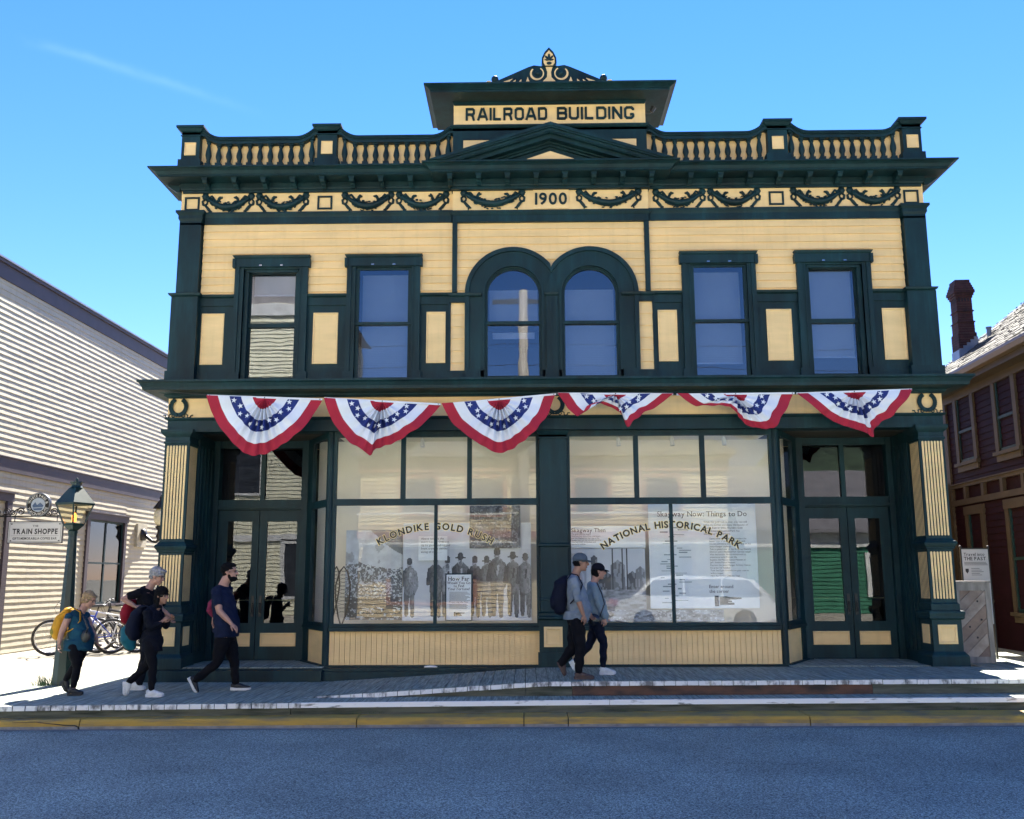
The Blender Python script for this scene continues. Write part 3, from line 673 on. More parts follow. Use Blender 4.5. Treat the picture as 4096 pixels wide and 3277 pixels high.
def f(mb):
    y0, y1 = -.335, -.33
    mb.prism([(XC, 9.925), (XC-.055, 9.86), (XC-.088, 9.78), (XC-.088, 9.71), (XC-.06, 9.665), (XC+.06, 9.665), (XC+.088, 9.71), (XC+.088, 9.78), (XC+.055, 9.86)], y0, y1)
    mb.prism([(XC-.055, 9.655), (XC+.055, 9.655), (XC+.03, 9.57), (XC+.035, 9.48), (XC+.11, 9.40), (XC-.11, 9.40), (XC-.035, 9.48), (XC-.03, 9.57)], -.306, -.30)
    for s in (-1, 1):
        pts = [(XC+s*(.19+.10*math.cos(a)*(1 if a > 0 else 1)), 9.545+.10*math.sin(a)) for a in [R(50)-R(290)*i/18 for i in range(19)]]
        n = len(pts); w = [.02 + .014*math.sin(PI*min(1, i/12)) for i in range(n)]
        for i in range(n-1):
            a, b = Vector(pts[i]), Vector(pts[i+1]); c = Vector((XC+s*.19, 9.545))
            da = (a-c).normalized(); db = (b-c).normalized()
            q = [a-da*w[i]*.5, b-db*w[i+1]*.5, b+db*w[i+1]*.5, a+da*w[i]*.5]
            mb.add([(v.x, -.306, v.y) for v in q], [(0, 1, 2, 3) if s == 1 else (3, 2, 1, 0)])
        mb.prism([(XC+s*.31, 9.40), (XC+s*.37, 9.40), (XC+s*.34, 9.49)], -.306, -.30)
        mb.prism([(XC+s*.44, 9.40), (XC+s*.49, 9.40), (XC+s*.44, 9.45)], -.306, -.30); mb.prism([(XC+s*.54, 9.40), (XC+s*.59, 9.40), (XC+s*.53, 9.445)], -.306, -.30)
        mb.prism([(XC+s*.64, 9.40), (XC+s*.76, 9.40), (XC+s*.58, 9.46)], -.306, -.30)
        P = [(XC+s*.90, 9.25), (XC+s*1.08, 9.25), (XC+s*1.08, 9.39), (XC+s*1.06, 9.42), (XC+s*1.0, 9.43), (XC+s*.97, 9.455), (XC+s*.92, 9.44)]
        mb.prism(P, -.27, -.25)
part('crest_inlay', Yw, f, CR)
def f(mb):
    for a, l in ((0, .11), (38, .10), (-38, .10), (75, .075), (-75, .075)):
        t = R(a); mb.ball((XC+math.sin(t)*l*.55, -.34, 9.745+math.cos(t)*l*.6), l*.52, 8, 6, (.36, .15, 1), rot=Matrix.Rotation(t, 3, 'Y'))
    mb.ball((XC, -.34, 9.70), .035, 8, 6, (1.2, .2, .8))
part('palmette', G, f, CR)
for s in (-1, 1): part('scroll_knob', G, lambda mb: mb.ball((XC+s*.185, -.31, 9.55), .042, 12, 8, (1, .6, 1)), CR, True)
part('spotlight', 'black', lambda mb: (mb.tube([(1.93, -.05, 8.99), (2.0, -.05, 8.98), (2.06, -.05, 9.02)], .010, 6), mb.tube([(2.03, -.05, 9.0), (2.07, -.05, 9.08)], [.03, .045], 10)), NB)

# --- lower cornice and shop frieze
part('lower_cornice', G, lambda mb: mb.ring([(0, 4.38), (.03, 4.385), (.06, 4.41), (.06, 4.43), (.14, 4.45), (.30, 4.455), (.31, 4.50), (.34, 4.55), (.37, 4.57), (.37, 4.60), (.0, 4.655)], -5.40, 6.20, -.14, .3))
SF = part('shop_frieze', Yw, lambda mb: mb.box(-5.42, 6.22, -.12, .2, 4.08, 4.40))
def f(mb):
    mb.ring([(0, 3.87), (0, 4.04), (.03, 4.055), (.045, 4.08), (0, 4.085)], -5.41, 6.21, -.13, -.02)
    mb.box(-5.40, 6.20, -.02, .24, 3.88, 4.08)
part('shop_architrave', G, f)
def wreath(mb, cx, rr):
    mb.smooth = True; cz = 4.25; y = -.135
    for s in (-1, 1):
        P = [(cx+s*.115*math.sin(a)*1.0, y, cz-.115*math.cos(a)*1.08) for a in [R(4)+R(150)*i/14 for i in range(15)]]
        mb.tube(P, [.026-.0008*i for i in range(15)], 7)
        for i in range(14):
            p = P[i]; a = R(4)+R(150)*i/14
            for o in (-1, 1):
                mb.ball((p[0]+o*.018*math.sin(a)*s, y-.012, p[2]-o*.018*math.cos(a)), .019, 6, 4, (.65, .7, 1.4), rot=Matrix.Rotation(s*(PI/2-a)+s*o*.45, 3, 'Y'))
        q = [(.02, -.11), (.05, -.14), (.08, -.165), (.10, -.14), (.09, -.115), (.12, -.11), (.14, -.125), (.14, -.16), (.17, -.165), (.19, -.15), (.19, -.13), (.225, -.13)]
        mb.tube([(cx+s*a, y, cz+b) for a, b in q], .0085, 6)
for cx in (-5.255, .43, 5.99): part('wreath', G, lambda mb: wreath(mb, cx, 0), SF)

# --- corner columns (fluted shafts on pedestals)
def column(x0, mir):
    # built for the left one, x0..x0+.36; side flutes face the doorway
    x1 = x0+.37; y0, y1 = -.16, .22; inx = x1 if not mir else x0
    def f(mb):
        mb.box(x0, x1, y0, y1, 1.30, 3.70)
        mb.ring([(0, 3.68), (.015, 3.69), (.015, 3.72), (.0, 3.725), (0, 3.79), (.03, 3.82), (.045, 3.84), (.055, 3.865), (.055, 3.90), (.0, 3.905)], x0, x1, y0, y1)
        mb.ring([(0, 2.07), (.02, 2.08), (.02, 2.10), (.045, 2.13), (.055, 2.16), (.04, 2.185), (.02, 2.20), (.0, 2.23)], x0, x1, y0, y1)
        mb.ring([(.02, 1.18), (.02, 1.29), (.0, 1.31)], x0, x1, y0, y1)
        mb.ring([(.03, 1.07), (.05, 1.09), (.05, 1.12), (.06, 1.16), (.055, 1.19), (0, 1.20)], x0-.01, x1+.01, y0-.01, y1+.01)
        mb.box(x0-.025, x1+.025, y0-.02, y1+.02, .62, 1.08)
        mb.ring([(.065, .42), (.065, .555), (.055, .58), (.035, .60), (.02, .625)], x0-.015, x1+.015, y0-.01, y1+.01)
    c = part('column', G, f)
    for zb, zt in ((2.27, 3.655), (1.365, 2.035)):
        def f(mb):
            for k in range(7):
                xx = x0+.05+(.27)*k/6
                n = 6; pts = [(xx-.0145, zb+.012)]+[(xx+.0145*math.cos(a), zt-.012+.0145*math.sin(a)) for a in [PI-PI*i/n for i in range(n+1)]]+[(xx+.0145*math.cos(a), zb+.012+.0145*math.sin(a)) for a in [-PI*i/n for i in range(1, n)]]
                mb.prism(pts[::-1], y0-.008, y0)
                yy = y0+.055+.27*k/6; sx = (inx, inx+.003) if not mir else (inx-.003, inx)
                mb.box(sx[0], sx[1], yy-.009, yy+.009, zb, zt)
        part('flutes', Yw, f, c)
    panel('pedestal_panel', x0+.05, x1-.05, .73, 1.0, y0-.021, c, fr=.06)
    sx = x1+.026 if not mir else x0-.026
    def f(mb):
        a, b = (sx-.002, sx+.010) if not mir else (sx-.010, sx+.002)
        mb.box(a, b, y0+.08, y1-.06, .73, 1.0)
    part('pedestal_side_panel', Yw, f, c)
column(-5.42, False); column(5.815, True)
# --- middle pier
def f(mb):
    x0, x1 = .19, .60; mb.box(x0, x1, -.08, .14, .42, 3.88)
    mb.ring([(0, 3.74), (.015, 3.745), (.015, 3.765), (0, 3.77), (0, 3.80), (.03, 3.84), (.04, 3.86), (0, 3.87)], x0, x1, -.08, .1)
    mb.box(x0-.02, x1+.02, -.10, .1, .42, 1.08); mb.ring([(.01, 1.08), (.04, 1.10), (.04, 1.125), (.02, 1.14), (.02, 1.18), (.03, 1.19), (0, 1.20)], x0, x1, -.1, .1)
    mb.ring([(.0, 2.13), (.025, 2.145), (.025, 2.17), (.01, 2.185), (0, 2.19)], x0, x1, -.08, .1)
    mb.ring([(.0, 1.36), (.012, 1.365), (.012, 1.39), (0, 1.40)], x0, x1, -.08, .1)
    mb.box(x0-.04, x1+.04, -.125, .1, .42, .62)
MP = part('middle_pier', G, f); panel('pedestal_panel', .235, .505, .70, .985, -.101, MP, fr=.075)
# --- shop windows
def shop(x0, x1, mir):
    zc = (x0+x1)/2; bars_up = 3
    def f(mb):
        yy0, yy1 = -.01, .07
        mb.box(x0, x1, yy0, yy1, 3.79, 3.9); mb.box(x0, x1, yy0-.015, yy1, 2.76, 2.855); mb.box(x0, x1, yy0-.02, yy1, .99, 1.03); mb.box(x0, x1, yy0-.05, yy1, .925, .985)
        w = .045
        mb.box(x0, x0+w, yy0, yy1, 1.03, 3.79); mb.box(x1-w, x1, yy0, yy1, 1.03, 3.79)
        L = (x1-x0-2*w)
        for k in (1, 2): cx = x0+w+L*k/3; mb.box(cx-.035, cx+.035, yy0+.005, yy1, 2.855, 3.79)
        mb.box(zc-.024, zc+.024, yy0+.01, yy1, 1.03, 2.76)
        px = x0-.05 if not mir else x1+.05
        mb.tube([(px, .02, .42), (px, .02, 3.9)], .055, 12)
        mb.box(x0-.1, x1+.1, -.06, .1, .40, .445); mb.box(x0-.02, x1+.02, -.085, .1, .36, .41)
    s = part('shop_window', G, f); w = .045; L = (x1-x0-2*w)
    for k in range(3):
        a = x0+w+L*k/3+(.035 if k else 0); b = x0+w+L*(k+1)/3-(.035 if k < 2 else 0)
        part('transom_pane', 'glass', lambda mb: mb.box(a, b, .028, .034, 2.85, 3.795), s)
    for a, b in ((x0+w, zc-.024), (zc+.024, x1-w)): part('display_pane', 'glass', lambda mb: mb.box(a, b, .028, .034, 1.025, 2.765), s)
    def f(mb):
        mb.box(x0, x1, .02, .1, .45, .92)
        x = x0; k = 0
        while x < x1-.001:
            b = min(x+.0775, x1); mb.box(x+.003, b-.003, .006, .02, .445, .925); x = b
    part('bulkhead', Yw, f, s)
    # cream display recess behind the glass
    def f(mb):
        mb.box(x0-.45, x1+.45, 1.02, 1.06, .95, 3.87); mb.box(x0-.05, x1+.05, .08, 1.02, .93, .96); mb.box(x0-.03, x1+.03, .24, 1.02, 3.86, 3.88)
    part('display_recess', 'cream_in', f, s)
    return s
SL = shop(-2.90, .185, False); SR = shop(.605, 3.68, True)
# --- angled side lights of the two doorways
def sidelight(mir):
    A = Vector((-2.97, .05)); B = Vector((-3.50, .98))
    def W(t, d, z):                      # t along A->B (metres), d outward toward the doorway
        u = (B-A).normalized(); n = Vector((-u.y, u.x))*1.0
        p = A+u*t+n*d*(1)
        x = p.x if not mir else 2*XC-p.x
        return (x, p.y, z)
    L = (B-A).length
    def bx(mb, t0, t1, d0, d1, z0, z1):
        vs = [W(t0, d0, z0), W(t1, d0, z0), W(t1, d1, z0), W(t0, d1, z0), W(t0, d0, z1), W(t1, d0, z1), W(t1, d1, z1), W(t0, d1, z1)]
        mb.hexa(vs if mir else vs)
    def f(mb):
        bx(mb, 0, L, -.03, .03, 3.79, 3.9); bx(mb, 0, L, -.03, .035, 2.755, 2.86); bx(mb, 0, L, -.03, .035, .985, 1.04); bx(mb, 0, L, -.03, .05, .925, .984)
        bx(mb, 0, .06, -.03, .03, 1.04, 3.79); bx(mb, L-.30, L, -.03, .03, .45, 3.79); bx(mb, 0, L, -.03, .07, .42, .45)
    s = part('side_light', G, f)
    part('side_pane', 'glass', lambda mb: bx(mb, .06, L-.30, -.003, .003, 2.86, 3.79), s); part('side_pane', 'glass', lambda mb: bx(mb, .06, L-.30, -.003, .003, 1.04, 2.755), s)
    def f(mb):
        bx(mb, .0, L-.30, -.02, .01, .45, .925); t = .02
        while t < L-.32: bx(mb, t+.003, t+.034, .01, .018, .45, .925); t += .037
    part('side_bulkhead', Yw, f, s)
sidelight(False); sidelight(True)
# --- doorways
def doorway(mir):
    X = lambda x: x if not mir else 2*XC-x
    def bx(mb, a, b, y0, y1, z0, z1, mi=None): u, v = sorted((X(a), X(b))); mb.box(u, v, y0, y1, z0, z1, mi)
    def f(mb):
        bx(mb, -3.60, -3.50, .92, 1.12, .43, 3.88); bx(mb, -5.06, -4.93, .92, 1.12, .43, 3.88)
        bx(mb, -4.93, -3.60, .95, 1.1, 2.77, 2.93); bx(mb, -4.93, -3.60, .92, 1.1, 2.795, 2.83); bx(mb, -4.93, -3.60, .95, 1.1, 3.76, 3.88); bx(mb, -4.27, -4.20, .96, 1.08, 2.93, 3.76)
        bx(mb, -5.06, -5.02, .225, .92, .43, 3.88)
        for k in range(4): bx(mb, -5.02, -5.005, .30+.16*k, .42+.16*k, .6, 3.7)
    d = part('doorway_frame', G, f)
    for a, b in ((-4.90, -4.27), (-4.20, -3.62)): part('transom_pane', 'glass_dk', lambda mb: bx(mb, a, b, 1.0, 1.006, 2.93, 3.76), d)
    part('porch_ceiling', 'tan', lambda mb: bx(mb, -5.06, -2.9, .24, 1.12, 3.875, 3.91), d)
    part('porch_floor', 'deck', lambda mb: bx(mb, -5.3, -2.95, -.16, 1.15, .36, .432), d)
    for a, b, hs in ((-4.925, -4.275, 1), (-4.265, -3.605, -1)):
        g0, g1 = a+.15, b-.11
        if hs == -1: g0, g1 = a+.12, b-.06
        def f(mb):
            bx(mb, a, g0, .99, 1.035, .435, 2.765); bx(mb, g1, b, .99, 1.035, .435, 2.765); bx(mb, g0, g1, .99, 1.035, 2.59, 2.765); bx(mb, g0, g1, .99, 1.035, .435, 1.0)
        dd = part('door', G, f, d)
        part('pane', 'glass_dk', lambda mb: bx(mb, g0, g1, 1.01, 1.016, 1.0, 2.59), dd)
        u, v = sorted((X(g0-.04), X(g1+.04))); panel('kick_panel', u, v, .645, .85, .989, dd, fr=.04)
        part('push_bar', 'gold', lambda mb: bx(mb, g0, g1, 1.03, 1.045, 1.345, 1.36), dd)
        hx = b-.05 if hs == 1 else a+.06
        part('handle', 'black', lambda mb: (bx(mb, hx-.02, hx+.02, .975, .99, 1.10, 1.42), mb.tube([(X(hx), .98, 1.15), (X(hx), .93, 1.17), (X(hx), .93, 1.29), (X(hx), .98, 1.31)], .009, 6)), dd)
doorway(False); doorway(True)
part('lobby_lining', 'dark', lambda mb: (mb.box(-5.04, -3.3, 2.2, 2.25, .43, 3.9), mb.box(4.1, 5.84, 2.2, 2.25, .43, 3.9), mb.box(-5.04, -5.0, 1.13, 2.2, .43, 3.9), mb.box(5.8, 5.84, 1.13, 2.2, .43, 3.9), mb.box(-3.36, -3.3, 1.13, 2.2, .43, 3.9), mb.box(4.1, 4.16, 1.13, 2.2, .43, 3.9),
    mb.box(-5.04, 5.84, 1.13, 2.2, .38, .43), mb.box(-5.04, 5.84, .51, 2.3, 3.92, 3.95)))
# --- ground plinth with its dark steps
def f(mb):
    mb.box(-5.49, 6.29, -.22, .1, .18, .418); mb.box(-5.45, -2.92, -.38, -.22, .18, .405); mb.box(-2.92, -.72, -.30, -.22, .18, .375); mb.box(-5.40, 6.2, .1, 1.1, .18, .36)
    mb.box(-5.49, -5.40, .1, .55, .18, .418); mb.box(6.2, 6.29, .1, .55, .18, .418)
part('plinth', G, f)
settle(RB, (XC, 0, .18))
# ============================================================ window lettering (part of the glass of each shop window)
def lettering(shop_obj, s, cx, zb, rad, size, span):
    w0 = text_w(s, size, .004, .10, .42); g = .10+(span*rad/w0-1)*w0/size/(len(s)-1)
    for wi in range(len(s.split())):
        mb = MB(); arc_text(mb, s, cx, zb-rad, rad, size, PI/2, .0225, .034, gap=g, space=.42, ref=.004, only=wi); o = mb.build('window_lettering', 'ink', shop_obj)
        mb = MB(); arc_text(mb, s, cx, zb-rad, rad, size, PI/2, .0245, .078, gap=g, space=.42, ref=.004, only=wi); mb.build('gilt_outline', 'gold', o)
lettering(SL, 'KLONDIKE GOLD RUSH', -1.365, 2.40, 1.64, .135, R(62))
lettering(SR, 'NATIONAL HISTORICAL PARK', 2.13, 2.41, 1.73, .135, R(71))

# ============================================================ displays behind the shop glass
def vnoise(x, y, seed=0):
    xi = np.floor(x).astype(int); yi = np.floor(y).astype(int); xf = x-xi; yf = y-yi
    def h(a, b): return ((np.sin(a*127.1+b*311.7+seed*74.7)*43758.5453) % 1.0)
    u = xf*xf*(3-2*xf); v = yf*yf*(3-2*yf)
    return (h(xi, yi)*(1-u)+h(xi+1, yi)*u)*(1-v)+(h(xi, yi+1)*(1-u)+h(xi+1, yi+1)*u)*v
def fbm(x, y, seed=0, o=4):
    t = 0; a = .5
    for k in range(o): t = t+a*vnoise(x*2**k, y*2**k, seed+k); a *= .5
    return t/(1-.5**o)
def printed(name, x0, x1, z0, z1, y, fn, res, label, cat='display panel', thick=.012, tilt=0):
    """a printed panel: a thin board whose face carries a colour per cell"""
    nx = max(2, int((x1-x0)/res)); nz = max(2, int((z1-z0)/res))
    X, Z = np.meshgrid((np.arange(nx)+.5)/nx*(x1-x0)+x0, (np.arange(nz)+.5)/nz*(z1-z0)+z0)
    C = fn(X, Z); vs = [(x0+(x1-x0)*i/nx, y, z0+(z1-z0)*j/nz) for j in range(nz+1) for i in range(nx+1)]
    fs = [(j*(nx+1)+i, j*(nx+1)+i+1, (j+1)*(nx+1)+i+1, (j+1)*(nx+1)+i) for j in range(nz) for i in range(nx)]
    mb = MB(); mb.add(vs, fs, 0); mb.box(x0, x1, y+.0005, y+thick, z0, z1, 1)
    o = mb.build(name, ['print', 'paper'])
    at = o.data.color_attributes.new('print', 'FLOAT_COLOR', 'CORNER')
    col = np.ones((len(o.data.loops), 4), np.float32)
    cc = np.clip(C.reshape(-1, 3), 0, 1)
    if nx*nz: col[:nx*nz*4, :3] = np.repeat(cc, 4, axis=0)
    at.data.foreach_set('color', col.ravel())
    tag(o, label, cat); return o
def g3(g, tint=(.93, 1.0, 1.0)): return np.stack([g*tint[0], g*tint[1], g*tint[2]], -1)
def cap_sdf(X, Z, a, b, ra, rb):
    ax, az = a; bx, bz = b; dx, dz = bx-ax, bz-az; t = np.clip(((X-ax)*dx+(Z-az)*dz)/(dx*dx+dz*dz+1e-9), 0, 1)
    return np.hypot(X-ax-t*dx, Z-az-t*dz)-(ra+(rb-ra)*t)
def snowy(X, Z):
    g = .50+.25*fbm(X*3, Z*3, 5); d = fbm(X*7, Z*6, 9)
    ridge = 2.20+.12*np.sin(X*4)-.45*(X+2.0); m = Z < ridge
    g = np.where(m, .50+.30*fbm(X*12, Z*12, 11, 5)-.25*(d > .66), .24)
    trees = (Z < 1.75+.25*fbm(X*5, X*0, 3)) & (Z > 1.25) & (fbm(X*46, Z*46, 2, 5) > .46); g = np.where(trees, .05+.2*fbm(X*60, Z*60, 4), g)
    g = np.where((Z < 1.40) & (fbm(X*22, Z*40, 8) > .38), .07, g)
    return g3(g*.9)
printed('mountain_photo', -2.80, -1.92, 1.06, 2.42, .60, snowy, .011, 'grey photograph of a snowy pass at the left end of the left shop window', 'photo panel')
figs = [(-1.80, 1.95, .10), (-1.40, 2.00, .06), (-1.22, 1.98, .22), (-1.02, 2.03, .05), (-.80, 1.98, .03), (-.62, 1.98, .09), (-.46, 2.10, .07), (-.22, 2.04, .08), (-.03, 2.02, .12)]
def men(X, Z):
    g = np.where(Z < 1.25, .62+.15*fbm(X*8, Z*14, 4), .55+.08*fbm(X*2, Z*2, 7))
    g = np.where(Z > 2.12, .66, g)
    for i, (x, top, tone) in enumerate(figs):
        h = top-1.12; u = h/1.0; nz = .75+.6*fbm(X*30, Z*30, i)
        def ap(a, b, ra, rb, t, sh=0):
            nonlocal g
            d = cap_sdf(X, Z, (x+a[0]*u, 1.12+a[1]*h), (x+b[0]*u, 1.12+b[1]*h), ra*u*1.12, rb*u*1.12); g = np.where(d < 0, (t*1.3+.02)*nz*(.65+.9*np.clip((X-x)*6+.5, 0, 1))*(1-.35*(fbm(X*60, Z*26, i+3) > .56)), g)
        ap((-.05, .02), (-.045, .5), .028, .05, tone*.7); ap((.06, .0), (.05, .5), .028, .05, tone*.8)
        ap((0, .46), (0, .78), .085, .095, tone*1.4); ap((-.10, .78), (-.13, .55), .035, .03, tone); ap((.10, .78), (.14, .55), .035, .03, tone*1.2); ap((.14, .55), (.10, .44), .03, .026, tone*1.2)
        ap((0, .885), (0, .915), .040, .042, .30); ap((.012, .90), (.016, .90), .006, .006, .04); ap((0, .62), (.02, .76), .012, .016, .28*(i % 3 == 0)+.03); ap((0, .855), (0, .865), .03, .03, .12)
        ap((-.075, .955), (.075, .955), .010, .010, .03) if i % 2 else None; ap((0, .965), (0, 1.0), .046, .042, .04)
    return g3(g, (.95, 1.0, 1.02))
printed('prospectors_photo', -1.90, .06, 1.05, 2.52, .50, men, .010, 'wide black and white photograph of a row of men in hats on snow', 'photo panel')
def rocks(X, Z): return g3(.05+.40*np.clip(fbm(X*11, Z*11, 21, 6)-.25, 0, 1)**1.3+.16*(fbm(X*45, Z*45, 6) > .62), (.95, 1, 1))
printed('rock_photo', -.88, -.10, 2.13, 2.78, .46, rocks, .014, 'grey photograph of boulders hanging high in the left shop window behind the word RUSH', 'photo panel')
def words(parent, lines, mat_='ink', y=None):
    mb = MB()
    for (s, x, z, sz, al, b) in lines: put_text(mb, s, x, z, y, sz, b, align=al, gap=.085, space=.28, serif=sz > .05)
    return mb.build('print', mat_, parent)
def board(name, x0, x1, z0, z1, y, label, lines, cat='display panel', frame=None, m='paper'):
    mb = MB(); mb.box(x0, x1, y, y+.015, z0, z1)
    if frame: mb.box(x0-.02, x1+.02, y+.004, y+.03, z0-.02, z1+.02, 1)
    o = mb.build(name, [m, 'green']); tag(o, label, cat)
    if lines: words(o, lines, y=y-.002)
    return o
board('quotation_panel', -1.66, -1.22, 1.95, 2.32, .44, 'small pale panel quoting words about the storm-beaten Chilkoot, between the two groups of letters', [
    ('Above towers the', -1.62, 2.265, .045, 'l', .0), ('storm-beaten Chilkoot.', -1.62, 2.215, .045, 'l', 0), ('Up its gaunt and rugged', -1.62, 2.165, .045, 'l', 0), ('front crawls a slender', -1.62, 2.115, .045, 'l', 0), ('string of men. . . .', -1.62, 2.065, .045, 'l', 0)])
pst = board('fortune_poster', -1.215, -.845, 1.07, 1.735, .30, 'pale green framed poster asking How Far Would You Go to Find Your Fortune?', [
    ('How Far', -1.03, 1.645, .085, 'c', .012), ('Would You Go', -1.03, 1.595, .054, 'c', .01), ('to Find', -1.03, 1.55, .054, 'c', .01), ('Your Fortune?', -1.03, 1.505, .054, 'c', .01),
    ('Preserving the Past', -1.03, 1.32, .034, 'c', .008)], 'poster', True, 'paper')
mb = MB()
for k in range(9): mb.box(-1.17, -.90+.02*(k % 3)-.03*((k*7) % 4 == 1), .297, .299, 1.475-.016*k, 1.480-.016*k)
for k in range(5): mb.box(-1.17, -.91+.015*(k % 2), .297, .299, 1.295-.016*k, 1.300-.016*k)
def hand_shape(mb, x, z, s, y, mi=None):
    P = [(0, 0), (.34, .0), (.36, .02), (.34, .05), (.20, .055), (.20, .065), (.30, .07), (.29, .10), (.20, .11), (.26, .125), (.52, .14), (.54, .155), (.52, .175), (.25, .185), (.16, .205), (.0, .19)]
    mb.prism([(x+a*s, z+b*s) for a, b in P], y, y+.002, mi); mb.box(x-.12*s, x-.02*s, y, y+.002, z-.03*s, z+.22*s, mi)
hand_shape(mb, -1.07, 1.13, .25, .297); mb.build('small_print', 'ink', pst)
# right window
def street(X, Z):
    g = .55+.1*fbm(X*3, Z*3, 1)
    g = np.where(Z < 1.55, .10+.55*np.clip(fbm(X*14, Z*30, 3)-.2, 0, 1), g)
    for x, w, h, t in ((.75, .30, 2.05, .42), (1.02, .10, 2.02, .10), (1.17, .20, 1.80, .06), (1.38, .22, 1.95, .16), (1.60, .14, 1.78, .08), (1.72, .14, 1.85, .2)):
        m = (np.abs(X-x) < w/2) & (Z > 1.5) & (Z < h-.25*np.abs(X-x)*3*(w < .25)); g = np.where(m, t+.25*(vnoise(X*40, Z*14, 5) > .6)*.6, g)
    for x in (1.3, 1.45, 1.52): g = np.where((np.abs(X-x) < .006) & (Z > 1.5), .05, g)
    return g3(g, (.92, .98, 1.04))
printed('street_photo', .66, 1.80, 1.06, 2.12, .50, street, .010, 'black and white photograph of an old muddy street with false front stores', 'photo panel')
board('then_panel', .62, 1.81, 2.13, 2.46, .49, 'pale panel headed Skagway Then above the old street photograph', [
    ('Skagway Then', .68, 2.37, .085, 'l', .004), ('The gold rush has begun.', .68, 2.33, .030, 'l', 0), ('With each boat that arrives, newcomers', .68, 2.30, .026, 'l', 0), ('pour into Skagway on their way to the', .68, 2.27, .026, 'l', 0), ('Klondike, more than 500 miles (800 km) away.', .68, 2.24, .024, 'l', 0), ('They find muddy streets lined with', .68, 2.21, .026, 'l', 0), ('ramshackle buildings.', .68, 2.18, .026, 'l', 0)])
def mud(X, Z): return g3(.08+.75*np.clip(fbm(X*9, Z*26, 33)-.30, 0, 1)+.25*(fbm(X*28, Z*40, 8) > .6), (.92, .98, 1.03))
now = board('now_panel', 1.86, 3.50, 1.22, 2.80, .46, 'large white panel headed Skagway Now: Things to Do with a pointing hand at its foot', [
    ('Skagway Now: Things to Do', 2.68, 2.60, .112, 'c', .004)] +
    [(s, 2.70, 2.50-.045*i, .040, 'l', 0) for i, s in enumerate(('While the gold rush is over, you can still', 'relive its stories and enjoy the beauty of', 'Alaska. Rain or shine, Klondike Gold', 'Rush National Historical Park has', 'something for everyone.'))] +
    [(s, 2.78, 2.25-.040*i, .034, 'l', 0) for i, s in enumerate(('Come inside the museum to explore the', 'human saga of the stampede, kids with', 'movies and interactive exhibits. Take on the', 'Junior Ranger challenge.', 'Take a guided tour of the Skagway Historic', 'District with a National Park Service ranger.', 'Visit the historic Moore Homestead to', 'experience early frontier life.', 'Explore the Mascot Saloon Museum or', 'Jeff. Smiths Parlor Museum.', 'Pop into the Junior Ranger Activity Center.', "It's great for families.", 'Tour the Dyea townsite on your own or', 'with a ranger.', 'Hike the famous Chilkoot Trail.'))] +
    [('Enter around', 2.75, 1.52, .066, 'l', .006), ('the corner', 2.75, 1.45, .066, 'l', .006)])
mb = MB(); hand_shape(mb, 2.90, 1.27, .62, .456); mb.build('pointing_hand', 'ink', now)
mb = MB(); rr_ = random.Random(5)
for k in range(34):
    z = 2.42-.034*k*1.0; x = 2.02+rr_.uniform(0, .3); mb.box(x, x+rr_.uniform(.05, .2), .456, .458, z, z+rr_.uniform(.008, .022))
mb.build('directory_map', mat('printed grey green', (.30, .36, .36)), now)
printed('mud_photo', 1.02, 2.95, 1.03, 1.20, .42, mud, .012, 'low black and white strip of churned mud at the foot of the right shop window', 'photo panel')
# snowshoes standing at the left end, and track lamps
def snowshoe(x, y, rz, lab):
    mb = MB(); P = [(0, 0, 0), (.05, 0, .15), (.10, 0, .4), (.11, 0, .62), (.06, 0, .82), (0, 0, .90), (-.06, 0, .82), (-.11, 0, .62), (-.10, 0, .4), (-.05, 0, .15), (0, 0, 0)]
    mb.tube(P, .012, 6, 0)
    for k in range(12):
        z = .2+.055*k; mb.tube([(-.09, 0, z), (.09, 0, z+.05)], .003, 4, 1); mb.tube([(-.09, 0, z+.05), (.09, 0, z)], .003, 4, 1)
    o = mb.build('snowshoe', [mat('dark ash wood', (.06, .035, .02)), mat('rawhide', (.25, .2, .13))]); o.location = (x, y, .97); o.rotation_euler = (R(8), 0, rz)
    tag(o, lab, 'snowshoe', 'snowshoes in the left shop window')
snowshoe(-2.99, .42, R(55), 'wooden snowshoe with rawhide lacing leaning behind the angled side light'); snowshoe(-2.80, .36, R(20), 'wooden snowshoe with rawhide lacing behind the front glass, beside the mountain photograph')
for i, x in enumerate((1.42, 2.25, 3.05, -1.62, -.62)):
    mb = MB(); mb.tube([(0, 0, 0), (0, 0, -.06)], .008, 6); mb.tube([(0, 0, -.05), (.01, -.02, -.17)], [.03, .036], 12)
    o = mb.build('track_lamp', 'white'); o.location = (x, .42, 3.86)
    tag(o, ('small white can lamp under the ceiling of the right shop window, %s of three' % ('first', 'middle', 'last')[i]) if i < 3 else ('small white can lamp under the ceiling of the left shop window, %s' % ('nearer the doorway', 'nearer the middle pier')[i-3]), 'ceiling lamp', 'can lamps in the shop windows')

# ============================================================ ground, road, kerb, boardwalks
def yl(x): return -2.464+(.0685 if x < -.19 else .0337)*(x+.19)          # front edge of the low walk
def yk(x): return (.025 if x < -.2 else .007)*(x+.2)                 # drift of the kerb line
def yu(x): return -2.05+.03*(x-.5)                                       # front edge of the upper walk
def ramp(x): return .25 if x < -2.75 else (.25+.17*(x+2.75)/2.95 if x < .20 else .42)
mb = MB(); mb.box(-900, 900, -900, 900, -1.0, -.03); tag(mb.build('ground', 'concrete'), kind='structure')
mb = MB(); mb.quad((-60, -17.4, 0), (60, -17.4, 0), (60, -2.5, 0), (-60, -2.5, 0)); tag(mb.build('road', 'asphalt'), kind='structure')
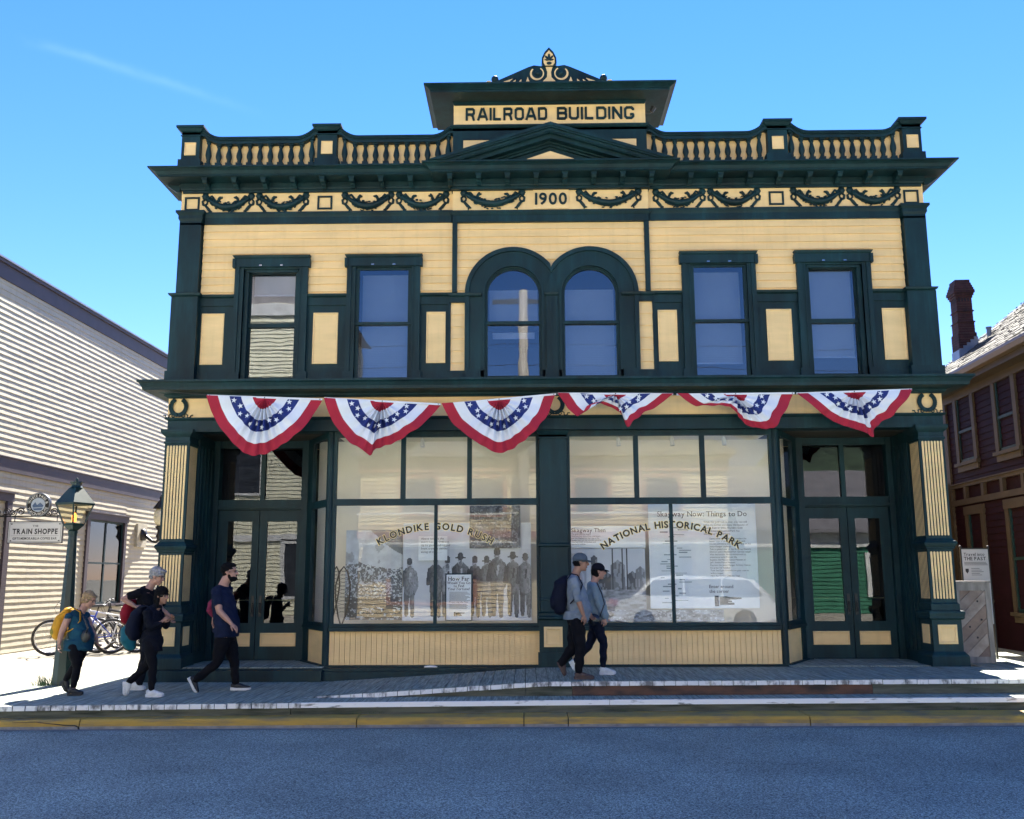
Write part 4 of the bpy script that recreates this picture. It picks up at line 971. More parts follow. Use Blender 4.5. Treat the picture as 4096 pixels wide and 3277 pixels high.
# kerb with joints
def f():
    mb = MB(); xs = [-16, -11.2, -7.9, -5.13, -1.97, -.05, 0.46, 3.23, 6.1, 9, 12, 16]; rr = random.Random(2)
    for a, b in zip(xs[:-1], xs[1:]):
        dy = rr.uniform(-.006, .006); n = max(2, int((b-a)/.25))
        for i in range(n):
            p, q = a+.006+(b-a-.012)*i/n, a+.006+(b-a-.012)*(i+1)/n
            def sec(x): w = .004*math.sin(x*9)+.003*math.sin(x*23+1); g = yk(x)+.02; return [(x, g-2.855+dy+w, -.02), (x, g-2.86+dy+w, .035), (x, g-2.85+dy+w*.5, .085+w), (x, g-2.825+dy, .108+w*.5), (x, g-2.40, .112)]
            A, B = sec(p), sec(q)
            for k in range(4): mb.add([A[k], B[k], B[k+1], A[k+1]], [(0, 1, 2, 3)], 1 if k == 0 else 0)
            if i == 0: mb.add(A+[(p, -2.6, -.02)], [(0, 1, 2, 3, 4, 5)][:1], 0)
            if i == n-1: mb.add(B+[(q, -2.6, -.02)], [(5, 4, 3, 2, 1, 0)], 0)
        mb.box(b-.012, b+.012, -2.79+yk(b), -2.5+yk(b), -.02, .09, 2)
    mb.box(-16, 16, -2.42, 0, -.02, .10, 2)
    return mb.build('kerb', ['kerb', 'kerb_conc', 'dark'])
tag(f(), kind='structure')
# crack in the kerb
mb = MB(); pts = [(-5.9, -2.862, .088), (-5.75, -2.864, .082), (-5.62, -2.866, .087), (-5.5, -2.866, .070), (-5.4, -2.867, .062), (-5.30, -2.867, .050), (-5.18, -2.867, .045), (-5.14, -2.867, .03), (-5.13, -2.867, .0)]; pts = [(x, y_+yk(x)+.022, z) for x, y_, z in pts]
mb.tube(pts, [.002, .003, .004, .004, .005, .006, .006, .010, .012], 5); tag(mb.build('kerb_crack', 'dark'), kind='structure')
mb = MB(); mb.quad((-16, -2.95+yk(-16), .004), (-.2, -2.95, .004), (-.2, -2.83, .004), (-16, -2.83+yk(-16), .004)); mb.quad((-.2, -2.95, .004), (16, -2.95+yk(16), .004), (16, -2.83+yk(16), .004), (-.2, -2.83, .004)); tag(mb.build('gutter_strip', mat('dusty gutter concrete', (.20, .21, .215), .9, var=.25, vscale=5, stretch=(.4, 3, 1), bump=.3)), kind='structure')
# low walk: boards with worn white ends; long plank in front of the ramp
def boards():
    mb = MB(); rr = random.Random(11); x = -13.0; w = .1435
    while x < -2.75:
        a, b = x+.004, x+w-.004; z = .25+rr.uniform(-.002, .002); dy = rr.uniform(-.006, .006)
        yb = -.62 if x < -6.70 else 3.6
        yf = yl(x)+dy
        mb.hexa([(a, yf+.004, z-.05), (b, yf+.004, z-.05), (b, yb, z-.05), (a, yb, z-.05), (a, yf+.004, z), (b, yf+.004, z), (b, yb, z), (a, yb, z)], 0)
        h = .058
        mb.hexa([(a, yf-.004, z-h), (b, yf-.004, z-h), (b, yf+.0035, z-h), (a, yf+.0035, z-h), (a, yf-.003, z-.004), (b, yf-.003, z-.004), (b, yf+.0035, z-.002), (a, yf+.0035, z-.002)], 1)
        x += w
    # inner part right of the ramp foot
    x = -2.75
    return mb
mb = boards(); tag(mb.build('boardwalk', ['deck', 'deck_end']), kind='structure')
mb = MB(); xs = [-2.78, .97, 5.95, 9.2, 13]
for a, b in zip(xs[:-1], xs[1:]):
    a += .003; b -= .003
    mb.hexa([(a, yl(a)+.012, .195), (b, yl(b)+.012, .195), (b, yu(b)+.05, .195), (a, yu(a)+.05, .195), (a, yl(a)+.012, .249), (b, yl(b)+.012, .249), (b, yu(b)+.05, .249), (a, yu(a)+.05, .249)], 0)
    mb.hexa([(a, yl(a)-.004, .192), (b, yl(b)-.004, .192), (b, yl(b)+.0115, .192), (a, yl(a)+.0115, .192), (a, yl(a)-.001, .247), (b, yl(b)-.001, .247), (b, yl(b)+.0115, .251), (a, yl(a)+.0115, .251)], 1)
tag(mb.build('boardwalk_step', ['deck', 'plank_edge']), kind='structure')
# ramp and upper walk
mb = MB(); rr = random.Random(12); x = -2.75; w = .143
while x < 13:
    a, b = x+.004, x+w-.004; za, zb = ramp(a)+.004, ramp(b)+.004; j = rr.uniform(-.002, .002); za += j; zb += j; yf = yu(x)+rr.uniform(-.006, .006); yb = -.24 if x < 6.28 else 9
    if x > -.72 and x < 6.28: yb = -.225
    if x < -.72: yb = -.31
    if x < -2.9: yb = -.39
    if x > 6.3: yb = 9.
    mb.hexa([(a, yf+.004, za-.045), (b, yf+.004, zb-.045), (b, yb, zb-.045), (a, yb, za-.045), (a, yf+.004, za), (b, yf+.004, zb), (b, yb, zb), (a, yb, za)], 0)
    h = min(.055, .004+.05*(x+2.75)/.6)
    mb.hexa([(a, yf-.004, za-h), (b, yf-.004, zb-h), (b, yf+.0035, zb-h), (a, yf+.0035, za-h), (a, yf-.003, za-.003), (b, yf-.003, zb-.003), (b, yf+.0035, zb-.002), (a, yf+.0035, za-.002)], 1)
    x += w
tag(mb.build('upper_boardwalk', ['deck', 'deck_end']), kind='structure')
# riser boards
mb = MB()
def riser(a, b, fy, z0, za, zb, mi, off): mb.hexa([(a, fy(a)+off, z0), (b, fy(b)+off, z0), (b, fy(b)+off+.04, z0), (a, fy(a)+off+.04, z0), (a, fy(a)+off, za), (b, fy(b)+off, zb), (b, fy(b)+off+.04, zb), (a, fy(a)+off+.04, za)], mi)
riser(-13, -2.8, yl, .0, .20, .20, 0, .03)
for a, b in ((-2.79, 1.95), (1.955, 7.2), (7.205, 13)): riser(a, b, yl, .0, .195, .195, 0, .03)
riser(-2.0, -.03, yu, .2505, .255, .365, 0, .03)
for a, b, m_ in ((-.025, .545, 0), (.55, 4.28, 1), (4.285, 8.3, 0), (8.31, 13, 0)): riser(a, b, yu, .2505, .372, .372, m_, .03)
tag(mb.build('walk_risers', ['riser', 'riser_red']), kind='structure')
mb = MB(); mb.smooth = True; mb.ball((-1.40, -.092, .425), .10, 14, 6, (1, .08, .22)); tag(mb.build('paint_scrap', 'white'), 'small white scrap lying on the base board under the left shop window', 'scrap')
# side lot of pale concrete with joints
mb = MB()
for (a, b, c, d) in ((-13.5, -9.6, -.60, 4.2), (-9.58, -6.72, -.60, 4.2), (-13.5, -9.6, 4.22, 12), (-9.58, -6.72, 4.22, 12), (-13.5, -5.2, 12.02, 40), (-6.70, -5.5, 3.62, 12)): mb.box(a, b, c, d, .0, .248)
tag(mb.build('side_lot', 'concrete'), kind='structure')
# alley deck on the right, boards across, is covered by the long boards of the upper walk

# ============================================================ ivory clapboard building on the left
aL = R(.8)
LB = empty('clapboard_building', label='long ivory clapboard building with plum grey trim, its side wall raked by the sun', cat='building')
def lpart(name, mats, fn, parent=None):
    mb = MB(); fn(mb); return mb.build(name, mats, parent if parent is not None else LB)
# local frame: x = distance out from the wall (towards +X), y along the wall
def f(mb):
    def cl(y0, y1, z0, z1, pitch, zref):
        k = 0; z = z0
        while z < z1-1e-4:
            b = min(z+pitch, z1); r_ = random.Random(int(z*1000))
            n = max(1, int((y1-y0)/.25)); L1 = .0150
            for i in range(n):
                p, q = y0+(y1-y0)*i/n, y0+(y1-y0)*(i+1)/n
                w0 = .0012*math.sin(p*3.1+z*40)+.0009*math.sin(p*11.3+z*17); w1 = .0012*math.sin(q*3.1+z*40)+.0009*math.sin(q*11.3+z*17)
                mb.add([(L1+w0, p, z), (L1+w1, q, z), (0, q, b), (0, p, b), (-.005, p, z), (-.005, q, z)], [(0, 1, 2, 3), (4, 5, 1, 0)])
            z = b
    cl(.5, 7.75, .27, 3.78, .121, 0); cl(9.82, 19, .27, 3.78, .121, 0); cl(7.75, 9.82, .27, 1.04, .121, 0); cl(7.75, 9.82, 3.2, 3.78, .121, 0)
    cl(.5, 19, 4.08, 7.62, .115, 0)
lpart('side_wall', 'siding_w', f)
lpart('body', 'siding_w', lambda mb: (mb.box(-8, -.04, .5, 19, .2, 7.5), mb.box(-8, -.2, .45, .5, .2, 7.5), mb.box(-.05, .0, .5, 19, .19, .268)))
def f(mb):
    mb.box(-.02, .03, .5, 19.1, 3.79, 4.06); mb.box(-.02, .055, .5, 19.1, 4.055, 4.075); mb.box(-.02, .045, .5, 19.1, 3.775, 3.81)
lpart('belt_board', 'purple', f)
def f(mb):
    mb.box(-.02, .035, .4, 19.2, 7.50, 7.80); mb.box(-.3, .075, .4, 19.2, 7.80, 7.86)
lpart('fascia', 'purple', f)
lpart('roof', 'galv', lambda mb: mb.prism([(.10, 7.865), (.10, 7.90), (-4, 9.6), (-8.1, 7.9), (-8.1, 7.86)], .4, 19.2, ax='y') or None)
def lwin(y0, y1, z0, z1):
    def f(mb):
        mb.box(-.02, .05, y0, y0+.14, z0, z1-.15); mb.box(-.02, .05, y1-.14, y1, z0, z1-.15); mb.box(-.02, .06, y0-.05, y1+.06, z1-.15, z1); mb.box(-.02, .09, y0-.07, y1+.08, z1, z1+.025); mb.box(-.02, .075, y0-.03, y1+.03, z0-.06, z0)
    w = lpart('window', 'purple', f)
    def f(mb):
        a, b = y0+.14, y1-.14; m = (a+b)/2; zz = (z0+z1)/2-.1
        for q in (a+.025, b-.025, m): mb.box(-.03, .0, q-.03, q+.03, z0, z1-.15)
        mb.box(-.035, .01, a, b, zz-.02, zz+.02); mb.box(-.03, .0, a, b, z0, z0+.05); mb.box(-.03, .0, a, b, z1-.2, z1-.15)
    lpart('sash', 'green', f, w)
    lpart('pane', 'glass_dk', lambda mb: mb.box(-.022, -.018, y0+.14, y1-.14, z0, z1-.15), w)
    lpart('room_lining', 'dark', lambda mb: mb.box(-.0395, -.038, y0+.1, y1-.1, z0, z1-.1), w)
lwin(7.72, 9.85, 1.10, 3.22)
def f(mb):
    mb.box(-.02, .06, 3.0, 3.16, .27, 3.2); mb.box(-.02, .06, 4.32, 4.50, .27, 3.2); mb.box(-.02, .07, 2.95, 4.53, 3.2, 3.36); mb.box(-.02, .11, 2.9, 4.58, 3.36, 3.385)
LD = lpart('door_casing', 'purple', f)
lpart('door', 'maroon', lambda mb: (mb.box(-.03, .0, 3.16, 4.32, .27, 3.2), mb.box(0, .012, 3.3, 4.18, .5, 1.4), mb.box(0, .012, 3.3, 4.18, 1.55, 3.0)), LD)
LB.location = (-10.30, 0, 0); LB.rotation_euler.z = -aL

# wall lamp on the left building: plate, arm, globe hanging at its tip
WL = empty('wall_lamp', label='globe lamp with a black cap on a long bracket arm from the ivory clapboard wall', cat='wall lamp')
mb = MB(); mb.box(-.01, .05, -.30, .30, 2.50, 3.10); mb.build('back_plate', 'siding_w', WL)
mb = MB(); mb.smooth = True; mb.lathe([(.0, -.16), (.10, -.14), (.13, 0), (.10, .14), (.0, .16)], (.05, 0, 2.82), 12); mb.tube([(.06, 0, 2.86), (.18, 0, 2.76), (.32, 0, 2.66), (.42, 0, 2.63), (.48, 0, 2.68), (.50, 0, 2.80)], [.055, .045, .035, .035, .04, .05], 10)
mb.lathe([(.03, 2.70), (.09, 2.78), (.06, 2.86), (.05, 2.93), (.10, 3.0), (.12, 3.04), (.05, 3.06)], (.50, 0, 0), 14); mb.build('arm', 'black', WL)
mb = MB(); mb.smooth = True; mb.lathe([(.07, 3.05), (.13, 3.12), (.165, 3.25), (.17, 3.36), (.14, 3.46), (.10, 3.50)], (.50, 0, 0), 18)
mb.build('globe', mat('milky lamp globe', (.82, .76, .55), .3, var=.08, vscale=6), WL)
mb = MB(); mb.smooth = True; mb.lathe([(.20, 3.50), (.18, 3.54), (.12, 3.62), (.07, 3.70), (.03, 3.74), (.05, 3.78), (.02, 3.84), (.0, 3.90)], (.50, 0, 0), 16); mb.build('cap', 'black', WL)
WL.location = (-10.14, 10.75, 0)
settle_z = 0

# ============================================================ maroon building on the right
aR_ = R(3.0)
MBD = empty('maroon_building', label='dark maroon clapboard house with tan trim, shingle roof and tall brick chimney', cat='building')
def rpart(name, mats, fn, parent=None):
    mb = MB(); fn(mb); return mb.build(name, mats, parent if parent is not None else MBD)
# local: x = into the house (wall at 0, camera-side face toward -x), y along the wall
def f(mb):
    def cl(y0, y1, z0, z1):
        z = z0
        while z < z1-1e-4:
            b = min(z+.118, z1); mb.add([(-.014, y0, z), (-.014, y1, z), (0, y1, b), (0, y0, b), (.004, y0, z), (.004, y1, z)], [(0, 3, 2, 1), (0, 1, 5, 4)]); z = b
    cl(-1, 4.9, 3.42, 5.2); cl(-1, 4.9, .42, 3.06)
rpart('side_wall', 'maroon', f)
rpart('body', 'maroon', lambda mb: (mb.box(.02, 8, -1.0, 4.86, .2, 5.35), mb.box(-2.3, .02, 4.9, 8, .2, 3.5), mb.box(.02, 8, 4.9, 12, .2, 3.5)))
def f(mb):
    mb.box(-.05, .02, 4.72, 4.92, .42, 5.2); mb.box(-.30, .02, -1.2, 4.95, 5.19, 5.30); mb.box(-.05, .02, -1.1, 4.93, 5.05, 5.195)
    mb.box(-.05, .02, -1.0, 4.72, 3.36, 3.43); mb.box(-.08, .02, -1.0, 4.72, 3.425, 3.445); mb.box(-.05, .02, -1.0, 4.72, 3.02, 3.13)
    for y in (4.1, 3.3, 2.5, 1.7, .9, .1): mb.box(-.048, .02, y-.05, y+.05, 3.13, 3.36)
rpart('trim_boards', 'tan', f)
def rwin(y0, y1, z0, z1, low=False):
    def f(mb):
        mb.box(-.05, .02, y0, y0+.13, z0, z1); mb.box(-.05, .02, y1-.13, y1, z0, z1)
        if z1 < 5: mb.box(-.06, .02, y0-.02, y1+.02, z1-.10, z1+.06)
        mb.box(-.09, .02, y0-.05, y1+.05, z0-.04, z0+.02); mb.box(-.045, .02, y0, y1, z0-.15, z0-.04)
    w = rpart('window', 'tan', f)
    def f(mb):
        a, b = y0+.13, y1-.13; m = (z0+z1)/2-.02
        mb.box(-.03, .019, a, a+.05, z0+.02, z1); mb.box(-.03, .019, b-.05, b, z0+.02, z1); mb.box(-.035, .019, a, b, m-.02, m+.03); mb.box(-.03, .019, a, b, z0+.02, z0+.08)
    rpart('sash', 'green', f, w); rpart('pane', 'glass_dk', lambda mb: mb.box(.008, .012, y0+.13, y1-.13, z0, z1), w)
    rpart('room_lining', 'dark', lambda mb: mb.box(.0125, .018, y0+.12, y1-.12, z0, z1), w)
rwin(3.38, 4.32, 3.80, 5.06); rwin(1.66, 2.58, 3.80, 5.06); rwin(-.1, .82, 3.80, 5.06)
rwin(3.35, 4.18, 1.25, 2.92); rwin(1.35, 2.46, 1.05, 2.92)
rpart('gutter', 'gutter', lambda mb: (mb.prism([(-.42, 5.30), (-.30, 5.30), (-.30, 5.43), (-.44, 5.43), (-.445, 5.38)], -1.25, 5.8)))
def f(mb):
    rr = random.Random(4)
    s = math.tan(R(38)); y = -1.25
    mb.box(-.30, 5.0, -1.22, 4.97, 5.30, 5.36, 0) 
    mb.prism([(-.40, 5.40), (4.2, 5.40+4.6*s), (8.4, 5.42), (-.40, 5.36)], -1.24, 5.78, 0)
    nrow = 34
    for i in range(nrow):
        x0 = -.42+i*.135; y = -1.26+rr.uniform(-.1, 0)
        while y < 5.75:
            w = rr.uniform(.07, .17); b = min(y+w-.006, 5.8); x1 = x0+.17; z0 = 5.405+(x0+.42)*s+.022+rr.uniform(-.004, .012); z1 = 5.405+(x1+.42)*s+.008; dx = rr.uniform(-.018, .018)
            mb.add([(x0+dx, y, z0), (x0+dx, b, z0), (x1, b, z1), (x1, y, z1), (x0+dx, y, z0-.02), (x0+dx, b, z0-.02)], [(0, 3, 2, 1), (0, 1, 5, 4)], rr.choice((0, 1, 2)))
            y += w
mats_sh = [mat('silvery cedar shingle', (.055, .051, .043), .85, var=.2, vscale=8), mat('dark cedar shingle', (.030, .027, .022), .85, var=.2, vscale=8), mat('mossy cedar shingle', (.06, .058, .032), .85, var=.2, vscale=8)]
RR = rpart('roof', mats_sh, f)
def f(mb):
    # chimney in brick courses, corbelled head
    cx, cy = .57, 5.0
    def crs(z0, z1, w):
        k = z0
        while k < z1-1e-4:
            b = min(k+.054, z1); mb.box(cx-w, cx+w, cy-w, cy+w, k, b-.006, 0); mb.box(cx-w+.006, cx+w-.006, cy-w+.006, cy+w-.006, b-.006, b, 1); k = b
    crs(5.7, 6.58, .185); crs(6.58, 6.80, .165); crs(6.80, 6.825, .18); crs(6.825, 7.03, .155); crs(7.03, 7.055, .175); crs(7.055, 7.32, .155)
    crs(7.32, 7.37, .17); crs(7.37, 7.42, .19); crs(7.42, 7.49, .21); crs(7.49, 7.54, .195); crs(7.54, 7.59, .18); crs(7.59, 7.64, .165); crs(7.64, 7.71, .15)
    for k in range(4): mb.box(cx-.158, cx-.147, cy-.11+.06*k, cy-.085+.06*k, 7.24, 7.31, 2); mb.box(cx-.11+.06*k, cx-.085+.06*k, cy-.158, cy-.147, 7.24, 7.31, 2)
CH = rpart('chimney', ['brick', mat('lime mortar', (.10, .08, .07), .9), 'dark'], f)
def f(mb):
    for k in range(5): mb.box(.385+.075*k, .46+.075*k, 4.79, 4.812, 5.95+.058*k, 6.24+.062*k)
    mb.box(.37, .384, 4.81, 5.19, 5.9, 6.22)
rpart('flashing', 'galv', f, CH)
rpart('vent_pipe', 'galv', lambda mb: (mb.tube([(.86, 4.5, 6.2), (.86, 4.5, 6.58)], .045, 12), mb.tube([(.86, 4.5, 6.57), (.86, 4.5, 6.60)], .055, 12)))
MBD.location = (8.20, 0, 0); MBD.rotation_euler.z = -aR_

# planter screen of diagonal boards, with foliage behind, and the standing notice
PS = empty('planter_box', label='tall planter of diagonal silvered boards in a timber frame beside the right column', cat='planter')
x0, x1, z0, z1, y0 = 6.335, 6.86, .425, 1.60, .25
mb = MB(); mb.box(x1-.075, x1, y0, y0+.55, z0, z1-.02); mb.box(x0, x1-.075, y0, y0+.06, z0, z0+.09); mb.box(x0, x1-.075, y0, y0+.06, z1-.13, z1-.02); mb.box(x0, x0+.07, y0, y0+.55, z0+.09, z1-.13); mb.box(x0-.02, x1+.005, y0-.02, y0+.58, z1-.02, z1+.01)
mb.box(x1-.02, x1-.003, y0+.06, y0+.5, z0, z1-.02); mb.build('frame', mat('grey timber frame', (.27, .25, .23), .85, var=.2, vscale=4, stretch=(3, 3, .6), bump=.3), PS)
mb = MB(); rr = random.Random(8); w = .145; a0, a1, b0, b1 = x0+.07, x1-.075, z0+.09, z1-.13
def clip_poly(P, ax, lim, keep_less):
    out = []
    for i in range(len(P)):
        p, q = P[i], P[(i+1) % len(P)]; ip = (p[ax] <= lim) == keep_less; iq = (q[ax] <= lim) == keep_less
        if ip: out.append(p)
        if ip != iq: t = (lim-p[ax])/(q[ax]-p[ax]); out.append((p[0]+(q[0]-p[0])*t, p[1]+(q[1]-p[1])*t))
    return out
c = a0-(b1)+.0; k = 0
d = -1.2
while d < 1.4:
    # board between lines z = x*0.95 + d and + w
    s_ = .95; P = [(a0-1, b0+(-1)*s_+d), (a1+1, b0+(a1-a0+1)*s_+d), (a1+1, b0+(a1-a0+1)*s_+d+w*1.38-.008), (a0-1, b0-s_+d+w*1.38-.008)]
    for ax, lim, kl in ((0, a0, False), (0, a1, True), (1, b0, False), (1, b1, True)):
        if P: P = clip_poly(P, ax, lim, kl)
    if len(P) > 2: mb.prism(P, y0+.014+rr.uniform(0, .004), y0+.035, k % 3)
    d += w*1.38; k += 1
mb.box(a0, a1, y0+.036, y0+.05, b0, b1, 3)
for (kx, kz) in ((.33, 1.12), (.26, .93), (.30, .62), (.22, .32), (.12, .50)): mb.ball((a0+kx, y0+.013, b0+kz*.86), .016, 8, 4, (1, .3, 1), 3)
W3 = [mat('silvered board', (.30, .25, .22), .85, vscale=4, col2=(.16, .12, .10), thresh=(.3, .65), detail=8, bump=.3), mat('brownish board', (.27, .20, .16), .85, vscale=4, col2=(.13, .09, .08), thresh=(.3, .65), detail=8, bump=.3), mat('pale board', (.38, .33, .29), .85, vscale=4, col2=(.20, .16, .14), thresh=(.3, .6), detail=8, bump=.3), 'dark']
mb.build('diagonal_boards', W3, PS)
NS = empty('standing_notice', label='pale notice board reading Travel into THE PAST on a dark frame behind the planter', cat='notice board')
mb = MB(); xa, xb, za, zb, yy = 6.80, 7.21, .95, 2.095, .95; mb.box(xa, xb, yy, yy+.012, za, zb); mb.build('sign_face', mat('notice face', (.42, .45, .48), .5, var=.03), NS)
mb = MB(); mb.box(xa-.02, xa, yy-.005, yy+.03, .42, zb); mb.box(xb, xb+.02, yy-.005, yy+.03, .42, zb); mb.box(xa-.02, xb+.02, yy-.005, yy+.03, zb, zb+.02); mb.ball((xa-.01, yy+.01, zb+.035), .025, 8, 6); mb.ball((xb+.01, yy+.01, zb+.035), .025, 8, 6); mb.build('frame', 'black', NS)
mb = MB(); put_text(mb, 'Travel into', xa+.03, zb-.10, yy-.002, .065, .016, align='l', gap=.09, serif=True); put_text(mb, 'THE PAST', xa+.03, zb-.17, yy-.002, .075, .02, align='l', fit=.34, gap=.1, serif=True)
for k in range(3): mb.box(xa+.03, xb-.04+.01*k, yy-.002, yy-.001, zb-.205-.02*k, zb-.198-.02*k)
mb.prism([(xa+.04, zb-.30), (xa+.09, zb-.30), (xa+.09, zb-.34), (xa+.065, zb-.375), (xa+.04, zb-.34)][::-1], yy-.002, yy-.001)
for k in range(5): mb.box(xa+.13, xa+.26+.03*(k % 3), yy-.002, yy-.001, zb-.30-.025*k, zb-.294-.025*k)
mb.build('lettering', 'ink', NS)
# ============================================================ lamp post with lantern
LP = empty('street_lamp', (0, 0, 0), label='dark green tapered street lamp with a four sided glass lantern standing beside the boardwalk', cat='street lamp')
def frust(mb, r0, z0, r1, z1, n=4, rot=0, mi=None, cx=0, cy=0):
    a = [(cx+r0*math.cos(rot+2*PI*k/n), cy+r0*math.sin(rot+2*PI*k/n), z0) for k in range(n)]; b = [(cx+r1*math.cos(rot+2*PI*k/n), cy+r1*math.sin(rot+2*PI*k/n), z1) for k in range(n)]
    mb.add(a+b, [tuple(range(n-1, -1, -1)), tuple(range(n, 2*n))]+[(k, (k+1) % n, n+(k+1) % n, n+k) for k in range(n)], mi)
q0 = R(45)
M['lampgreen'] = mat('dark green lamp paint', (.006, .026, .025), .4, var=.15, vscale=3, bump=.2, bscale=8, stretch=(1, 1, .3))
mb = MB(); frust(mb, .135, .0, .060, 2.05, 8, R(22.5)); frust(mb, .060, 2.05, .072, 2.12, 8, R(22.5)); mb.build('post', 'lampgreen', LP)
mb = MB(); frust(mb, .05, 2.12, .135, 2.20, 4, q0); frust(mb, .135, 2.20, .145, 2.23, 4, q0)
for k in range(4):
    a = q0+k*PI/2; c_, s_ = math.cos(a), math.sin(a); mb.tube([(.135*c_, .135*s_, 2.22), (.245*c_, .245*s_, 2.50)], .016, 4)
frust(mb, .255, 2.49, .265, 2.52, 4, q0)
frust(mb, .262, 2.52, .09, 2.74, 4, q0); frust(mb, .09, 2.74, .07, 2.77, 8, 0); frust(mb, .07, 2.77, .07, 2.81, 8, 0); frust(mb, .09, 2.81, .09, 2.825, 8, 0); mb.ball((0, 0, 2.845), .025, 8, 6, (1, 1, 1.6))
LC = mb.build('lantern_frame', 'lampgreen', LP)
mb = MB()
for k in range(4):
    a = q0+k*PI/2; b = a+PI/2
    P = [(.133*math.cos(a), .133*math.sin(a), 2.23), (.133*math.cos(b), .133*math.sin(b), 2.23), (.243*math.cos(b), .243*math.sin(b), 2.495), (.243*math.cos(a), .243*math.sin(a), 2.495)]
    mb.add(P+[(p[0]*.985, p[1]*.985, p[2]) for p in P], [(0, 1, 2, 3), (7, 6, 5, 4)])
mb.build('lantern_glass', 'glass_lamp', LP)
mb = MB(); mb.tube([(0, 0, 2.22), (0, 0, 2.25)], .028, 8, 1); mb.tube([(0, 0, 2.25), (0, 0, 2.34), (0, 0, 2.38)], [.030, .034, .016], 8, 0)
mb.build('lit_bulb', [mat('glowing orange bulb', (1, .5, .2), .4, emis=(1.0, .30, .04, .9)), 'white'], LP)
LP.location = (-6.47, -.66, .245); LP.rotation_euler.z = R(-24)
# grass tuft at its foot
rr = random.Random(9); mb = MB()
for i in range(90):
    x, y = -6.66+rr.gauss(0, .07), -.74+rr.gauss(0, .05); h = rr.uniform(.05, .17); a = rr.uniform(0, 2*PI); l = rr.uniform(.02, .10); w = .004
    t = (x-l+math.cos(a)*l, y+math.sin(a)*l, .245+h)
    mb.add([(x-w, y, .245), (x+w, y, .245), ((x+t[0])/2+w*.6, (y+t[1])/2, .245+h*.65), ((x+t[0])/2-w*.6, (y+t[1])/2, .245+h*.65), t], [(0, 1, 2, 3), (3, 2, 4)])
tag(mb.build('grass_tuft', 'grass'), 'small tuft of grass growing at the foot of the street lamp', 'grass', kind='stuff')
mb = MB()
for i in range(160):
    x0_ = rr.choice((1.1, 5.3, -.2, -1.9)); x = x0_+rr.gauss(0, .14); y = yl(x)+.02; h = rr.uniform(.01, .05); a = rr.uniform(-.03, .03)
    mb.add([(x-.004, y, .11), (x+.004, y, .11), (x+a, y-.015, .11+h)], [(0, 1, 2)])
tag(mb.build('kerb_weeds', 'grass'), 'sparse dark weeds in the joint between kerb and riser boards', 'weeds', kind='stuff')

# ============================================================ hanging shop sign
SG = empty('shop_sign', label='hanging THE TRAIN SHOPPE sign under a scrolled iron bracket with a round badge', cat='sign')
y = 4.2
mb = MB(); mb.smooth = False; mb.box(-10.24, -9.06, y-.012, y+.012, 2.885, 2.91)
def scroll(mb, x, z, s, fl, r=.011):
    P = []
    for i in range(26):
        t = i/25; a = t*1.55*2*PI; rad = .075*(1-.75*t); P.append((x+s*(rad*math.cos(a)*1.0), y, z+fl*rad*math.sin(a)))
    mb.tube(P, r, 6)
for sx, xs in ((1, -10.20), (-1, -9.10)):
    mb.tube([(xs, y, 2.91), (xs+sx*.06, y, 2.95), (xs+sx*.16, y, 2.925), (xs+sx*.26, y, 3.02), (xs+sx*.34, y, 3.06), (xs+sx*.43, y, 3.05)], .011, 6)
    scroll(mb, xs+sx*.08, 2.98, sx, 1); scroll(mb, xs+sx*.36, 2.985, -sx, 1); scroll(mb, xs+sx*.20, 2.96, sx, -1)
mb.tube([(-9.95, y, 2.89), (-9.95, y, 2.79)], .008, 6); mb.tube([(-9.12, y, 2.89), (-9.12, y, 2.79)], .008, 6); mb.build('bracket', 'black', SG)
mb = MB(); mb.box(-10.06, -8.985, y-.018, y+.018, 2.375, 2.80, 0); mb.box(-10.045, -9.00, y-.022, y-.0185, 2.39, 2.785, 1); mb.build('sign_board', ['black', mat('sign cream white', (.70, .70, .70), .5, var=.03)], SG)
mb = MB(); yy = y-.024; cx = -9.5225
for a, b, c_, d_ in ((-10.02, -9.025, 2.405, 2.410), (-10.02, -9.025, 2.765, 2.770), (-10.025, -10.02, 2.405, 2.77), (-9.025, -9.02, 2.405, 2.77), (-9.99, -9.06, 2.518, 2.521)): mb.box(a, b, yy, yy+.001, c_, d_)
for a in (-10.005, -9.065):
    for c_ in (2.415, 2.735): mb.box(a, a+.03, yy, yy+.001, c_, c_+.02)
put_text(mb, 'THE', cx, 2.692, yy, .050, .014, fit=.11, gap=.14, serif=True); put_text(mb, 'TRAIN SHOPPE', cx, 2.555, yy, .140, .032, fit=.88, gap=.13, serif=True)
serifs = ((-9.955, .06),)
put_text(mb, 'GIFTS·MEMORABILIA·COFFEE BAR', cx, 2.447, yy, .062, .020, fit=.86, gap=.13, serif=True)
mb.build('lettering', 'ink', SG)
mb = MB(); mb.tube([(-9.50, y-.035, 3.115), (-9.50, y+.035, 3.115)], .235, 40, 0); mb.tube([(-9.50, y-.0355, 3.115), (-9.50, y-.0350, 3.115)], .13, 36, 1)
mb.torus((-9.50, y-.036, 3.115), .222, .004, 40, 4, mi=1); mb.torus((-9.50, y-.036, 3.115), .132, .006, 36, 4, mi=1)
mb.prism([(-9.61, 3.10), (-9.56, 3.17), (-9.52, 3.11), (-9.46, 3.16), (-9.39, 3.10), (-9.41, 3.07), (-9.60, 3.06)][::-1], y-.038, y-.0365, 2); mb.prism([(-9.60, 3.045), (-9.40, 3.06), (-9.43, 3.01), (-9.57, 3.01)][::-1], y-.038, y-.0365, 2)
